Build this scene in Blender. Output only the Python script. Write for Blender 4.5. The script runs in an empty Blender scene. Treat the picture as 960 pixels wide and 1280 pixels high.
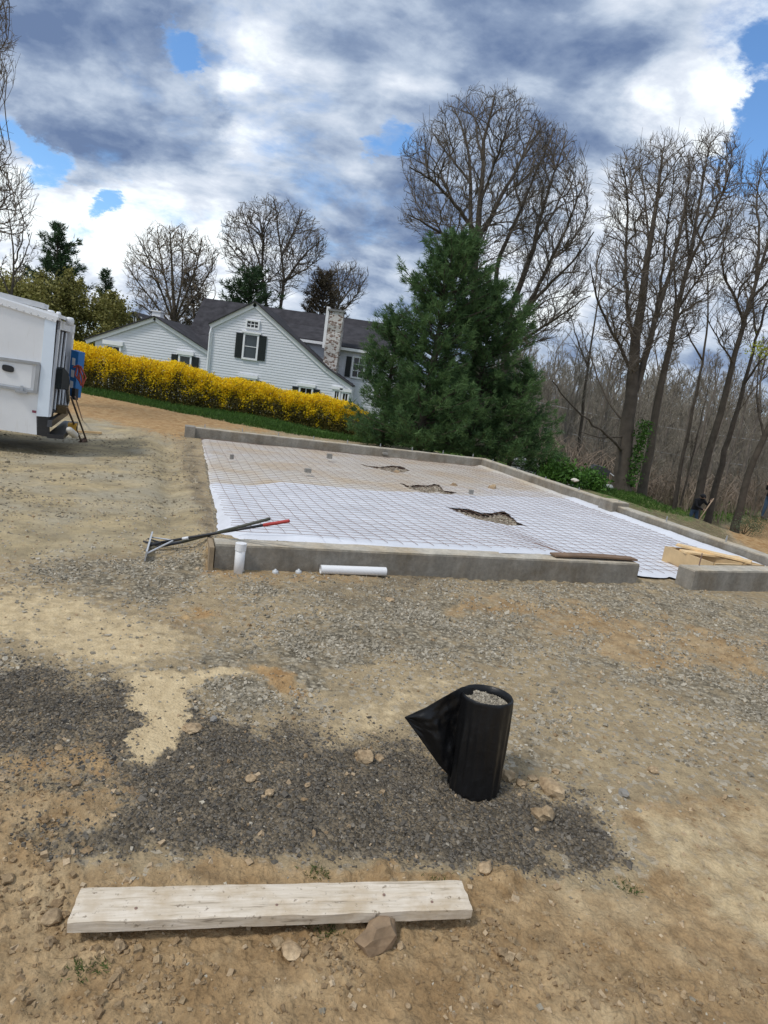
import bpy, math, random
import numpy as np
from mathutils import Vector

# ------------------------------------------------------------------ camera
SC = bpy.context.scene
COL = SC.collection
EYE = 1.6
F, PITCH, ROLL = 820.0, math.radians(11.0), math.radians(8.0)
_f = np.array([0, math.cos(PITCH), -math.sin(PITCH)])
_r0 = np.array([1.0, 0, 0]); _u0 = np.array([0, math.sin(PITCH), math.cos(PITCH)])
CR = math.cos(ROLL) * _r0 + math.sin(ROLL) * _u0
CU = -math.sin(ROLL) * _r0 + math.cos(ROLL) * _u0
CF = _f
CAM = np.array([0, 0, EYE])
cd = bpy.data.cameras.new('camera')
cam = bpy.data.objects.new('camera', cd); COL.objects.link(cam)
cd.sensor_fit = 'HORIZONTAL'; cd.sensor_width = 36.0
cd.lens = 36.0 * F / 960.0
cd.clip_start = 0.05; cd.clip_end = 5000
from mathutils import Matrix
M = Matrix(((CR[0], CU[0], -CF[0], 0), (CR[1], CU[1], -CF[1], 0), (CR[2], CU[2], -CF[2], EYE), (0, 0, 0, 1)))
cam.matrix_world = M
SC.camera = cam

def ray(x, y):
    return CF + CR * (x - 480) / F - CU * (y - 640) / F
def gp(x, y, z=0.0):
    d = ray(x, y); t = (z - EYE) / d[2]
    return CAM + d * t
def at(x, y, D):
    d = ray(x, y)
    return CAM + d / d[1] * D
def onpl(x, y, P0, n):
    d = ray(x, y)
    return CAM + d * (np.dot(np.asarray(P0) - CAM, n) / np.dot(d, n))
def proj(P):
    d = np.asarray(P, float) - CAM
    k = d @ CF
    k = np.where(np.abs(k) < 1e-6, 1e-6, k)
    return 480 + F * (d @ CR) / k, 640 - F * (d @ CU) / k, k

# ------------------------------------------------------------------ light
SUN_EL, SUN_AZ = math.radians(56), math.radians(-128)      # azimuth clockwise from +Y (camera forward)
sd = bpy.data.lights.new('sun', 'SUN'); sun = bpy.data.objects.new('sun', sd); COL.objects.link(sun)
sd.energy = 1.5; sd.angle = math.radians(10); sd.color = (1.0, 0.955, 0.89)
SDIR = Vector((math.sin(SUN_AZ) * math.cos(SUN_EL), math.cos(SUN_AZ) * math.cos(SUN_EL), math.sin(SUN_EL)))
sun.rotation_euler = SDIR.to_track_quat('Z', 'Y').to_euler()
SC.view_settings.view_transform = 'Standard'
SC.view_settings.look = 'None'
SC.view_settings.exposure = 0.50
SC.view_settings.gamma = 1.0
SC.cycles.use_denoising = True
SC.cycles.max_bounces = 6
SC.cycles.transparent_max_bounces = 4

class NT:
    def __init__(s, nt):
        s.nt = nt; s.n = nt.nodes; s.l = nt.links
    def node(s, t, **kw):
        n = s.n.new(t)
        for k, v in kw.items(): setattr(n, k, v)
        return n
    def put(s, sock, v):
        if isinstance(v, bpy.types.NodeSocket): s.l.new(v, sock)
        elif v is not None:
            if sock.type == 'RGBA' and len(v) == 3: v = (*v, 1)
            sock.default_value = v
    def math(s, op, a, b=None, c=None, clamp=False):
        n = s.node('ShaderNodeMath', operation=op, use_clamp=clamp)
        s.put(n.inputs[0], a)
        if b is not None: s.put(n.inputs[1], b)
        if c is not None: s.put(n.inputs[2], c)
        return n.outputs[0]
    def vmath(s, op, a, b=None):
        n = s.node('ShaderNodeVectorMath', operation=op)
        s.put(n.inputs[0], a)
        if b is not None:
            if op == 'SCALE': s.put(n.inputs['Scale'], b)
            else: s.put(n.inputs[1], b)
        return n.outputs['Value'] if op in ('DOT_PRODUCT', 'LENGTH') else n.outputs[0]
    def mix(s, f, a, b, blend='MIX'):
        n = s.node('ShaderNodeMix', data_type='RGBA', blend_type=blend)
        s.put(n.inputs[0], f); s.put(n.inputs[6], a); s.put(n.inputs[7], b)
        return n.outputs[2]
    def rng(s, v, a, b, c=0.0, d=1.0, smooth=False):
        n = s.node('ShaderNodeMapRange', interpolation_type='SMOOTHSTEP' if smooth else 'LINEAR')
        for i, x in enumerate((v, a, b, c, d)): s.put(n.inputs[i], x)
        return n.outputs[0]
    def noise(s, vec, scale, detail=4, rough=0.55, dist=0.0, out=0):
        n = s.node('ShaderNodeTexNoise')
        if vec is not None: s.l.new(vec, n.inputs['Vector'])
        n.inputs['Scale'].default_value = scale; n.inputs['Detail'].default_value = detail
        n.inputs['Roughness'].default_value = rough; n.inputs['Distortion'].default_value = dist
        return n.outputs[out]
    def voro(s, vec, scale, out='Color', feature='F1', rnd=1.0):
        n = s.node('ShaderNodeTexVoronoi', feature=feature)
        if vec is not None: s.l.new(vec, n.inputs['Vector'])
        n.inputs['Scale'].default_value = scale; n.inputs['Randomness'].default_value = rnd
        return n.outputs[out]
    def ramp(s, v, stops):
        n = s.node('ShaderNodeValToRGB'); e = n.color_ramp.elements
        while len(e) < len(stops): e.new(0.5)
        for q, (p, c) in zip(e, stops):
            q.position = p; q.color = (*c, 1) if len(c) == 3 else c
        s.put(n.inputs[0], v)
        return n.outputs[0]

# ------------------------------------------------------------------ sky
W = bpy.data.worlds.new('World'); SC.world = W; W.use_nodes = True
w = NT(W.node_tree); w.n.clear()
tc = w.node('ShaderNodeTexCoord')
dirv = w.vmath('NORMALIZE', tc.outputs['Generated'])
sx = w.node('ShaderNodeSeparateXYZ'); w.l.new(dirv, sx.inputs[0])
zc = w.math('MAXIMUM', sx.outputs[2], 0.0)
den = w.math('ADD', zc, 0.55)
cx = w.node('ShaderNodeCombineXYZ')
w.l.new(w.math('DIVIDE', sx.outputs[0], den), cx.inputs[0])
w.l.new(w.math('DIVIDE', sx.outputs[1], den), cx.inputs[1])
w.l.new(w.math('MULTIPLY', zc, 0.9), cx.inputs[2])
rot = w.node('ShaderNodeMapping'); w.l.new(cx.outputs[0], rot.inputs[0])
rot.inputs['Rotation'].default_value = (0, 0, math.radians(-20)); rot.inputs['Scale'].default_value = (0.85, 1.1, 1.3)
rot.inputs['Location'].default_value = (3.1, 1.7, 0)
pv = rot.outputs[0]
warp = w.vmath('SCALE', w.vmath('SUBTRACT', w.noise(pv, 3.0, 3, 0.5, 0, 1), (0.5, 0.5, 0.5)), 0.10)
pw = w.vmath('ADD', pv, warp)
off = w.vmath('ADD', pw, (-0.030, -0.012, 0.045))
def field(p):
    big = w.noise(p, 2.4, 5, 0.5)
    vn = w.node('ShaderNodeTexVoronoi', feature='F1'); w.l.new(p, vn.inputs['Vector']); vn.inputs['Scale'].default_value = 5.0
    vn.inputs['Detail'].default_value = 4.0; vn.inputs['Roughness'].default_value = 0.62; vn.inputs['Lacunarity'].default_value = 2.1; vn.normalize = True
    fine = w.noise(p, 12.0, 6, 0.6)
    bil = w.math('SUBTRACT', 0.55, vn.outputs['Distance'])                      # rounded heads
    return w.math('ADD', w.math('ADD', big, w.math('MULTIPLY', bil, 0.22)), w.math('MULTIPLY', w.math('SUBTRACT', fine, 0.5), 0.22)), bil
n_big, bil1 = field(pw); n_big2, bil2 = field(off)
puff = w.math('ADD', bil1, 0.38)
# directions wobbled by noise so that masses get ragged outlines
wob = w.vmath('SUBTRACT', w.noise(pw, 3.2, 9, 0.66, 0, 1), (0.5, 0.5, 0.5))
wdir = w.vmath('NORMALIZE', w.vmath('ADD', dirv, w.vmath('SCALE', wob, 0.26)))
def blobs(lst, wide):
    acc = None
    for (x, y, rad, wt) in lst:
        d = ray(x, y); d = d / np.linalg.norm(d)
        ang = rad / F * 0.95
        dt = w.vmath('DOT_PRODUCT', wdir, tuple(d))
        v = w.math('MULTIPLY', w.rng(dt, math.cos(ang * wide), 1.0, 0, 1, True), wt)
        acc = v if acc is None else w.math('ADD', acc, v)
    return acc
GAPS = [(222, 65, 22, 1.0), (52, 195, 24, 1.1), (10, 172, 20, 1.0), (148, 258, 22, 1.3), (482, 152, 26, 1.1), (515, 160, 20, 0.7),
        (955, 150, 34, 1.5), (945, 25, 60, 0.7), (790, 15, 40, 0.6), (968, 215, 40, 1.2), (120, 322, 28, 0.9), (905, 225, 36, 0.8), (985, 90, 40, 0.6)]
SHADE = [(70, 90, 95, -1.0), (150, 140, 80, -1.0), (30, 60, 60, -0.5), (200, 190, 70, -0.6), (330, 175, 80, -0.5), (430, 250, 90, -0.8), (500, 290, 80, -0.7), (560, 90, 110, -0.65),
         (650, 60, 90, -0.6), (760, 140, 90, -0.9), (690, 170, 110, -0.8), (840, 160, 60, -0.6), (600, 180, 90, -0.8), (420, 90, 60, -0.4), (440, 60, 60, -0.3), (860, 390, 90, -0.2),
         (230, 20, 110, 0.55), (90, 10, 80, 0.4), (480, 30, 60, 0.6), (690, 20, 50, 0.6), (740, 70, 45, 0.6), (810, 75, 55, 0.9), (880, 105, 55, 1.0), (915, 135, 40, 0.9),
         (60, 250, 90, 0.9), (120, 225, 70, 0.5), (350, 115, 50, 0.6), (270, 245, 80, 0.6), (220, 290, 80, 0.7), (330, 240, 60, 0.4), (540, 95, 25, 0.6), (480, 230, 40, 0.4),
         (660, 270, 90, 1.0), (850, 270, 110, 1.0), (940, 300, 80, 0.9), (560, 300, 60, 0.6), (940, 60, 90, 0.4), (60, 330, 70, 0.7), (440, 350, 60, 0.6), (770, 380, 80, 0.4)]
gap = blobs([(x, y, r_ * .80, k_ * 1.0) for x, y, r_, k_ in GAPS], 1.6); shade = blobs(SHADE, 1.7)
cov = w.math('SUBTRACT', w.math('ADD', w.math('MULTIPLY', w.math('SUBTRACT', n_big, 0.53), 4.0), 0.62), gap)
cov = w.math('ADD', cov, w.math('MULTIPLY', w.math('SUBTRACT', puff, 0.5), 0.4))
cov = w.math('ADD', cov, w.math('MULTIPLY', w.math('SUBTRACT', w.noise(pw, 9.0, 8, 0.70), 0.5), 2.0))
cover = w.rng(cov, -0.45, 0.60, 0, 1, True)
relief = w.math('MULTIPLY', w.math('SUBTRACT', n_big, n_big2), 3.4)
shade = w.math('DIVIDE', shade, w.math('ADD', 1.0, w.math('ABSOLUTE', shade)))
lum = w.math('ADD', w.math('ADD', w.math('MULTIPLY', shade, 0.46), 0.545), relief)
lum = w.math('SUBTRACT', lum, w.math('MULTIPLY', w.math('SUBTRACT', n_big, 0.53), 0.75))
lum = w.math('ADD', lum, w.math('MULTIPLY', w.math('SUBTRACT', w.noise(pw, 5.0, 8, 0.62), 0.5), 0.9))
lum = w.math('ADD', lum, w.math('MULTIPLY', w.math('SUBTRACT', w.noise(pw, 1.7, 4, 0.5), 0.5), 0.6))
lum = w.math('ADD', lum, w.math('MULTIPLY', w.math('SUBTRACT', 1.0, cover), 0.2))
ccol = w.ramp(lum, [(0.0, (0.120, 0.175, 0.300)), (0.25, (0.215, 0.280, 0.405)), (0.50, (0.385, 0.455, 0.565)), (0.78, (0.60, 0.65, 0.73)), (1.0, (0.84, 0.89, 0.91))])
sky = w.node('ShaderNodeTexSky', sky_type='NISHITA'); sky.sun_disc = False
sky.sun_elevation = SUN_EL; sky.sun_rotation = SUN_AZ
sky.air_density = 1.0; sky.dust_density = 0.3; sky.ozone_density = 3.0
bg1 = w.node('ShaderNodeBackground'); w.l.new(w.mix(1.0, sky.outputs[0], (0.75, 0.95, 1.1), 'MULTIPLY'), bg1.inputs[0]); bg1.inputs[1].default_value = 0.12
bg2 = w.node('ShaderNodeBackground'); w.l.new(ccol, bg2.inputs[0]); bg2.inputs[1].default_value = 0.92
mx = w.node('ShaderNodeMixShader'); w.l.new(cover, mx.inputs[0]); w.l.new(bg1.outputs[0], mx.inputs[1]); w.l.new(bg2.outputs[0], mx.inputs[2])
wo = w.node('ShaderNodeOutputWorld'); w.l.new(mx.outputs[0], wo.inputs[0])
W.cycles.sampling_method = 'MANUAL'; W.cycles.sample_map_resolution = 512

# ------------------------------------------------------------------ helpers: objects
def tag(o, label=None, cat=None, group=None, kind=None):
    if label: o['label'] = label
    if cat: o['category'] = cat
    if group: o['group'] = group
    if kind: o['kind'] = kind
    return o
def empty(name, loc, label=None, cat=None, group=None):
    o = bpy.data.objects.new(name, None); COL.objects.link(o)
    o.location = [float(v) for v in loc]; o.empty_display_size = 0.1
    return tag(o, label, cat, group)
def mesh_np(name, V, faces, smooth=False, attrs=None):
    """V (n,3); faces: list of int arrays (m,k)"""
    me = bpy.data.meshes.new(name)
    V = np.asarray(V, np.float32)
    faces = [np.asarray(f, np.int32) for f in faces if len(f)]
    nl = sum(f.size for f in faces); npoly = sum(len(f) for f in faces)
    me.vertices.add(len(V)); me.vertices.foreach_set('co', V.ravel())
    me.loops.add(nl); me.polygons.add(npoly)
    me.loops.foreach_set('vertex_index', np.concatenate([f.ravel() for f in faces]))
    starts = []; s = 0
    for f in faces:
        starts.append(np.arange(len(f), dtype=np.int32) * f.shape[1] + s); s += f.size
    me.polygons.foreach_set('loop_start', np.concatenate(starts))
    me.polygons.foreach_set('use_smooth', np.full(npoly, bool(smooth)))
    for k, (typ, arr) in (attrs or {}).items():
        a = me.attributes.new(k, typ, 'POINT')
        if typ == 'FLOAT': a.data.foreach_set('value', np.asarray(arr, np.float32).ravel())
        else: a.data.foreach_set('color', np.asarray(arr, np.float32).ravel())
    me.update(calc_edges=True); me.validate()
    return me
def link(name, me, mat, parent=None, loc=None):
    o = bpy.data.objects.new(name, me); COL.objects.link(o)
    if mat is not None and len(me.materials) == 0: me.materials.append(mat)
    if parent is not None: o.parent = parent
    if loc is not None: o.location = [float(v) for v in loc]
    return o
class MB:
    """collects shapes in world coordinates; build() makes ONE mesh object"""
    def __init__(s): s.v = []; s.f = {}; s.n = 0; s.c = []
    def add(s, V, faces, col=None):
        V = np.asarray(V, float).reshape(-1, 3); s.v.append(V)
        for f in faces:
            f = np.asarray(f, int)
            if f.ndim == 1: f = f[None]
            s.f.setdefault(f.shape[1], []).append(f + s.n)
        s.n += len(V); s.c.append(np.full(len(V), 0.5 if col is None else col))
        return s
    def hexa(s, P, col=None):
        """8 corners: bottom loop 0-3, top loop 4-7"""
        return s.add(P, [[[3, 2, 1, 0], [4, 5, 6, 7], [0, 1, 5, 4], [1, 2, 6, 5], [2, 3, 7, 6], [3, 0, 4, 7]]], col)
    def box(s, c, size, ax=None, col=None):
        c = np.asarray(c, float); ax = np.eye(3) if ax is None else np.asarray(ax, float)
        h = np.asarray(size, float) / 2
        sg = np.array([[-1, -1, -1], [1, -1, -1], [1, 1, -1], [-1, 1, -1], [-1, -1, 1], [1, -1, 1], [1, 1, 1], [-1, 1, 1]])
        return s.hexa(c + (sg * h) @ ax, col)
    def slab(s, quad, tvec, col=None):
        q = np.asarray(quad, float)
        return s.hexa(np.vstack([q, q + np.asarray(tvec, float)]), col)
    def poly(s, pts, tvec, col=None):
        """extruded polygon"""
        p = np.asarray(pts, float); n = len(p)
        V = np.vstack([p, p + np.asarray(tvec, float)])
        fs = [np.arange(n)[::-1][None], (np.arange(n) + n)[None], np.array([[i, (i + 1) % n, (i + 1) % n + n, i + n] for i in range(n)])]
        return s.add(V, fs, col)
    def bar(s, a, b, w, h=None, up=(0, 0, 1), col=None):
        a = np.asarray(a, float); b = np.asarray(b, float); d = b - a; L = np.linalg.norm(d); d = d / L
        up = np.asarray(up, float); x = np.cross(d, up)
        if np.linalg.norm(x) < 1e-5: x = np.cross(d, (1, 0, 0))
        x /= np.linalg.norm(x); z = np.cross(x, d)
        return s.box((a + b) / 2, (w, L, h or w), np.array([x, d, z]), col)
    def tube(s, P, r, k=8, cap=True, col=None):
        P = np.asarray(P, float); r = np.broadcast_to(np.asarray(r, float), (len(P),))
        V, f = tubes(P[None], r[None], k)
        n = len(P); fs = [f]
        if cap: fs += [np.arange(k)[::-1][None], (np.arange(k) + (n - 1) * k)[None]]
        return s.add(V, fs, col)
    def lathe(s, prof, c, axis=(0, 0, 1), k=20, col=None):
        """prof: (r, h) pairs"""
        a = np.asarray(axis, float); a /= np.linalg.norm(a)
        x = np.cross(a, (0, 1, 0) if abs(a[1]) < 0.9 else (1, 0, 0)); x /= np.linalg.norm(x); y = np.cross(a, x)
        V = []; t = np.arange(k) * 2 * math.pi / k
        for r, h in prof:
            V.append(np.asarray(c) + a * h + r * (np.cos(t)[:, None] * x + np.sin(t)[:, None] * y))
        V = np.vstack(V); n = len(prof); fs = []
        for i in range(n - 1):
            for j in range(k):
                fs.append([i * k + j, i * k + (j + 1) % k, (i + 1) * k + (j + 1) % k, (i + 1) * k + j])
        return s.add(V, [np.array(fs), np.arange(k)[::-1][None], (np.arange(k) + (n - 1) * k)[None]], col)
    def build(s, name, mat, parent=None, smooth=False, origin=None):
        V = np.vstack(s.v); c = np.concatenate(s.c)
        if parent is not None:
            o0 = np.array(wloc(parent))
        else:
            o0 = np.asarray(origin if origin is not None else (V[:, 0].mean(), V[:, 1].mean(), V[:, 2].min()), float)
        me = mesh_np(name, V - o0, [np.concatenate(v) for v in s.f.values()], smooth, {'tone': ('FLOAT', c)})
        return link(name, me, mat, parent, None if parent is not None else o0)
def wloc(o):
    p = Vector((0, 0, 0))
    while o is not None:
        p = p + o.location; o = o.parent
    return p
def tubes(P, R, k):
    """P (N,n,3), R (N,n) -> verts, quads"""
    N, n, _ = P.shape
    T = np.empty_like(P); T[:, 1:-1] = P[:, 2:] - P[:, :-2] if n > 2 else 0
    T[:, 0] = P[:, 1] - P[:, 0]; T[:, -1] = P[:, -1] - P[:, -2]
    T /= np.linalg.norm(T, axis=2, keepdims=True) + 1e-9
    m = T.mean(axis=1); ref = np.where(np.abs(m[:, 2:3]) > 0.8, np.array([[1.0, 0, 0]]), np.array([[0, 0, 1.0]]))[:, None, :]
    X = np.cross(T, ref); X /= np.linalg.norm(X, axis=2, keepdims=True) + 1e-9
    Y = np.cross(T, X)
    t = np.arange(k) * 2 * math.pi / k
    V = P[:, :, None, :] + R[:, :, None, None] * (np.cos(t)[None, None, :, None] * X[:, :, None, :] + np.sin(t)[None, None, :, None] * Y[:, :, None, :])
    base = (np.arange(N) * n * k)[:, None, None]; i = (np.arange(n - 1) * k)[None, :, None]; j = np.arange(k)[None, None, :]; j2 = (j + 1) % k
    f = np.stack([base + i + j, base + i + j2, base + i + k + j2, base + i + k + j], -1)
    return V.reshape(-1, 3), f.reshape(-1, 4)

# ------------------------------------------------------------------ helpers: noise
def _hash(ix, iy, seed):
    h = (ix.astype(np.int64) * 374761393 + iy.astype(np.int64) * 668265263 + seed * 1274126177) & 0xFFFFFFFF
    h = ((h ^ (h >> 13)) * 1103515245) & 0xFFFFFFFF
    h = ((h ^ (h >> 16)) * 2246822519) & 0xFFFFFFFF
    return (h ^ (h >> 15)) & 0xFFFFFFFF
def perlin(x, y, seed=0):
    ix = np.floor(x); iy = np.floor(y); fx = x - ix; fy = y - iy
    u = fx * fx * fx * (fx * (fx * 6 - 15) + 10); v = fy * fy * fy * (fy * (fy * 6 - 15) + 10)
    def g(a, b, dx, dy):
        t = _hash(a, b, seed) / 4294967296.0 * 2 * math.pi
        return np.cos(t) * dx + np.sin(t) * dy
    n00 = g(ix, iy, fx, fy); n10 = g(ix + 1, iy, fx - 1, fy); n01 = g(ix, iy + 1, fx, fy - 1); n11 = g(ix + 1, iy + 1, fx - 1, fy - 1)
    return ((n00 * (1 - u) + n10 * u) * (1 - v) + (n01 * (1 - u) + n11 * u) * v) * 1.5
def fbm(x, y, sc, oct=4, seed=0, gain=0.5):
    a = 1.0; s = np.zeros_like(x, float); t = 0
    for o in range(oct):
        s += a * perlin(x * sc, y * sc, seed + o * 17); t += a; a *= gain; sc *= 2.03
    return s / t
def sstep(a, b, x):
    t = np.clip((x - a) / (b - a), 0, 1); return t * t * (3 - 2 * t)
def inpoly(x, y, poly):
    c = np.zeros(x.shape, bool); n = len(poly)
    for i in range(n):
        x1, y1 = poly[i]; x2, y2 = poly[(i + 1) % n]
        if y1 == y2: continue
        c ^= ((y1 > y) != (y2 > y)) & (x < (x2 - x1) * (y - y1) / (y2 - y1) + x1)
    return c
def dpoly(x, y, poly):
    """signed distance, positive inside"""
    d = np.full(x.shape, 1e9); n = len(poly)
    for i in range(n):
        ax, ay = poly[i]; bx, by = poly[(i + 1) % n]
        ex, ey = bx - ax, by - ay; L = ex * ex + ey * ey + 1e-12
        t = np.clip(((x - ax) * ex + (y - ay) * ey) / L, 0, 1)
        d = np.minimum(d, np.hypot(x - ax - t * ex, y - ay - t * ey))
    return np.where(inpoly(x, y, poly), d, -d)

# ------------------------------------------------------------------ materials
def material(name):
    m = bpy.data.materials.new(name); m.use_nodes = True
    t = NT(m.node_tree); b = t.n['Principled BSDF']
    return m, t, b
def mat_simple(name, col, rough=0.7, var=0.25, scale=8.0, metal=0.0, bump=0.0, bscale=40.0, tone=0.0, spec=None):
    m, t, b = material(name)
    tcn = t.node('ShaderNodeTexCoord'); v = tcn.outputs['Object']
    n = t.noise(v, scale, 5, 0.6)
    k = t.rng(n, 0.25, 0.75, 1 - var, 1 + var)
    if tone:
        at_ = t.node('ShaderNodeAttribute', attribute_name='tone')
        k = t.math('MULTIPLY', k, t.rng(at_.outputs['Fac'], 0, 1, 1 - tone, 1 + tone))
    c = t.vmath('SCALE', tuple(col), k)
    t.l.new(c, b.inputs['Base Color'])
    b.inputs['Roughness'].default_value = rough; b.inputs['Metallic'].default_value = metal
    if spec is not None: b.inputs['Specular IOR Level'].default_value = spec
    if bump:
        bp = t.node('ShaderNodeBump'); bp.inputs['Strength'].default_value = 0.6; bp.inputs['Distance'].default_value = bump
        t.l.new(t.noise(v, bscale, 5, 0.65), bp.inputs['Height']); t.l.new(bp.outputs[0], b.inputs['Normal'])
    return m
def mat_leaf(name, c0, c1, rough=0.6, trans=0.25):
    """many small faces: colour varies from face to face"""
    m, t, b = material(name)
    a = t.node('ShaderNodeAttribute', attribute_name='tone')
    c = t.mix(a.outputs['Fac'], c0, c1)
    t.l.new(c, b.inputs['Base Color']); b.inputs['Roughness'].default_value = rough
    b.inputs['Specular IOR Level'].default_value = 0.25
    tr = t.node('ShaderNodeBsdfTranslucent'); t.l.new(c, tr.inputs[0])
    mxs = t.node('ShaderNodeMixShader'); mxs.inputs[0].default_value = trans
    t.l.new(b.outputs[0], mxs.inputs[1]); t.l.new(tr.outputs[0], mxs.inputs[2])
    t.l.new(mxs.outputs[0], t.n['Material Output'].inputs[0])
    return m

# ------------------------------------------------------------------ terrain
rnd = random.Random(7); rs = np.random.RandomState(11)
A0 = np.array([-1.265, 4.948]); ANG = math.radians(19.8)
UX = np.array([math.cos(ANG), math.sin(ANG)]); VX = np.array([-math.sin(ANG), math.cos(ANG)])
def uv(x, y): return (x - A0[0]) * UX[0] + (y - A0[1]) * UX[1], (x - A0[0]) * VX[0] + (y - A0[1]) * VX[1]
def xy(u, v): return A0 + UX * u + VX * v
def P3(u, v, z): p = xy(u, v); return np.array([p[0], p[1], z])
WT = 0.20                                                          # top of the foundation walls
cA, cB, cC = gp(270, 680, WT), gp(800, 705, WT), gp(869.6, 713.4, WT)
cBL, cBR, cRR = gp(232, 532, WT), gp(607, 573, WT), gp(960, 690, WT)
_dR = (cRR - cBR) / np.linalg.norm(cRR - cBR)
cFR = cBR + _dR * 9.0
CP = np.array([(0, 0, 0), (0, 1.5, 0), (-2, 1.5, 0), (2, 1.5, 0), (-2, 3, 0), (2, 3, 0), (0, 3, 0), (3, 4, -.02), (4, 5.5, -.05), (-3, 5, 0), (0, 5, 0), (-1.3, 4.9, 0), (2.6, 6.3, 0), (4.2, 6.6, -.03), (6, 6, -.1),
               (-4.3, 13.3, .0), (-3, 9, 0), (0, 11, 0), (2.2, 15.5, -.1), (-5.5, 9.5, -.12), (-7.5, 8.6, -.12), (-6, 12, -.18), (-10, 11, -.2), (-10, 5, 0), (-12, 24.3, -.06), (-8, 27, -.34), (-1.3, 29, -.78), (-4.5, 20, -.2), (0.9, 19, -.3), (-13, 18, -.22),
               (-10, 36, -.9), (-2, 36, -1.2), (-17, 36, -.7), (-30, 40, -.8), (-20, 60, -1), (0, 50, -2), (4.5, 17.5, -.55), (6.5, 13, -.6), (9.25, 26, -1.22), (11.2, 27, -1.9), (13.3, 28.5, -2.75), (10.5, 20.5, -1.75), (8.5, 13, -1.3), (14, 22, -2.4), (16, 32, -3.2),
               (20, 28, -3.4), (15, 45, -4), (30, 60, -4.6), (5, 60, -3), (35, 30, -4), (18, 14, -2.6), (10, 4, -.5), (0, -8, 0), (-15, -6, 0), (12, -8, -.3), (0, 140, -3), (80, 120, -4), (-90, 120, -1), (150, 0, -4), (-150, 0, -.5), (0, -200, 0)], float)
def terrain(x, y):
    x = np.asarray(x, float); y = np.asarray(y, float)
    num = np.zeros_like(x); dn = np.zeros_like(x)
    for cx_, cy_, cz_ in CP:
        wgt = ((x - cx_) ** 2 + (y - cy_) ** 2 + 0.6) ** -1.75
        num += wgt * cz_; dn += wgt
    return num / dn
PADP = [tuple(cA[:2] + UX * -0.02 + VX * 0.0), tuple(cFR[:2]), tuple(cBR[:2]), tuple(cBL[:2] + UX * 0.25)]

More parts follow.
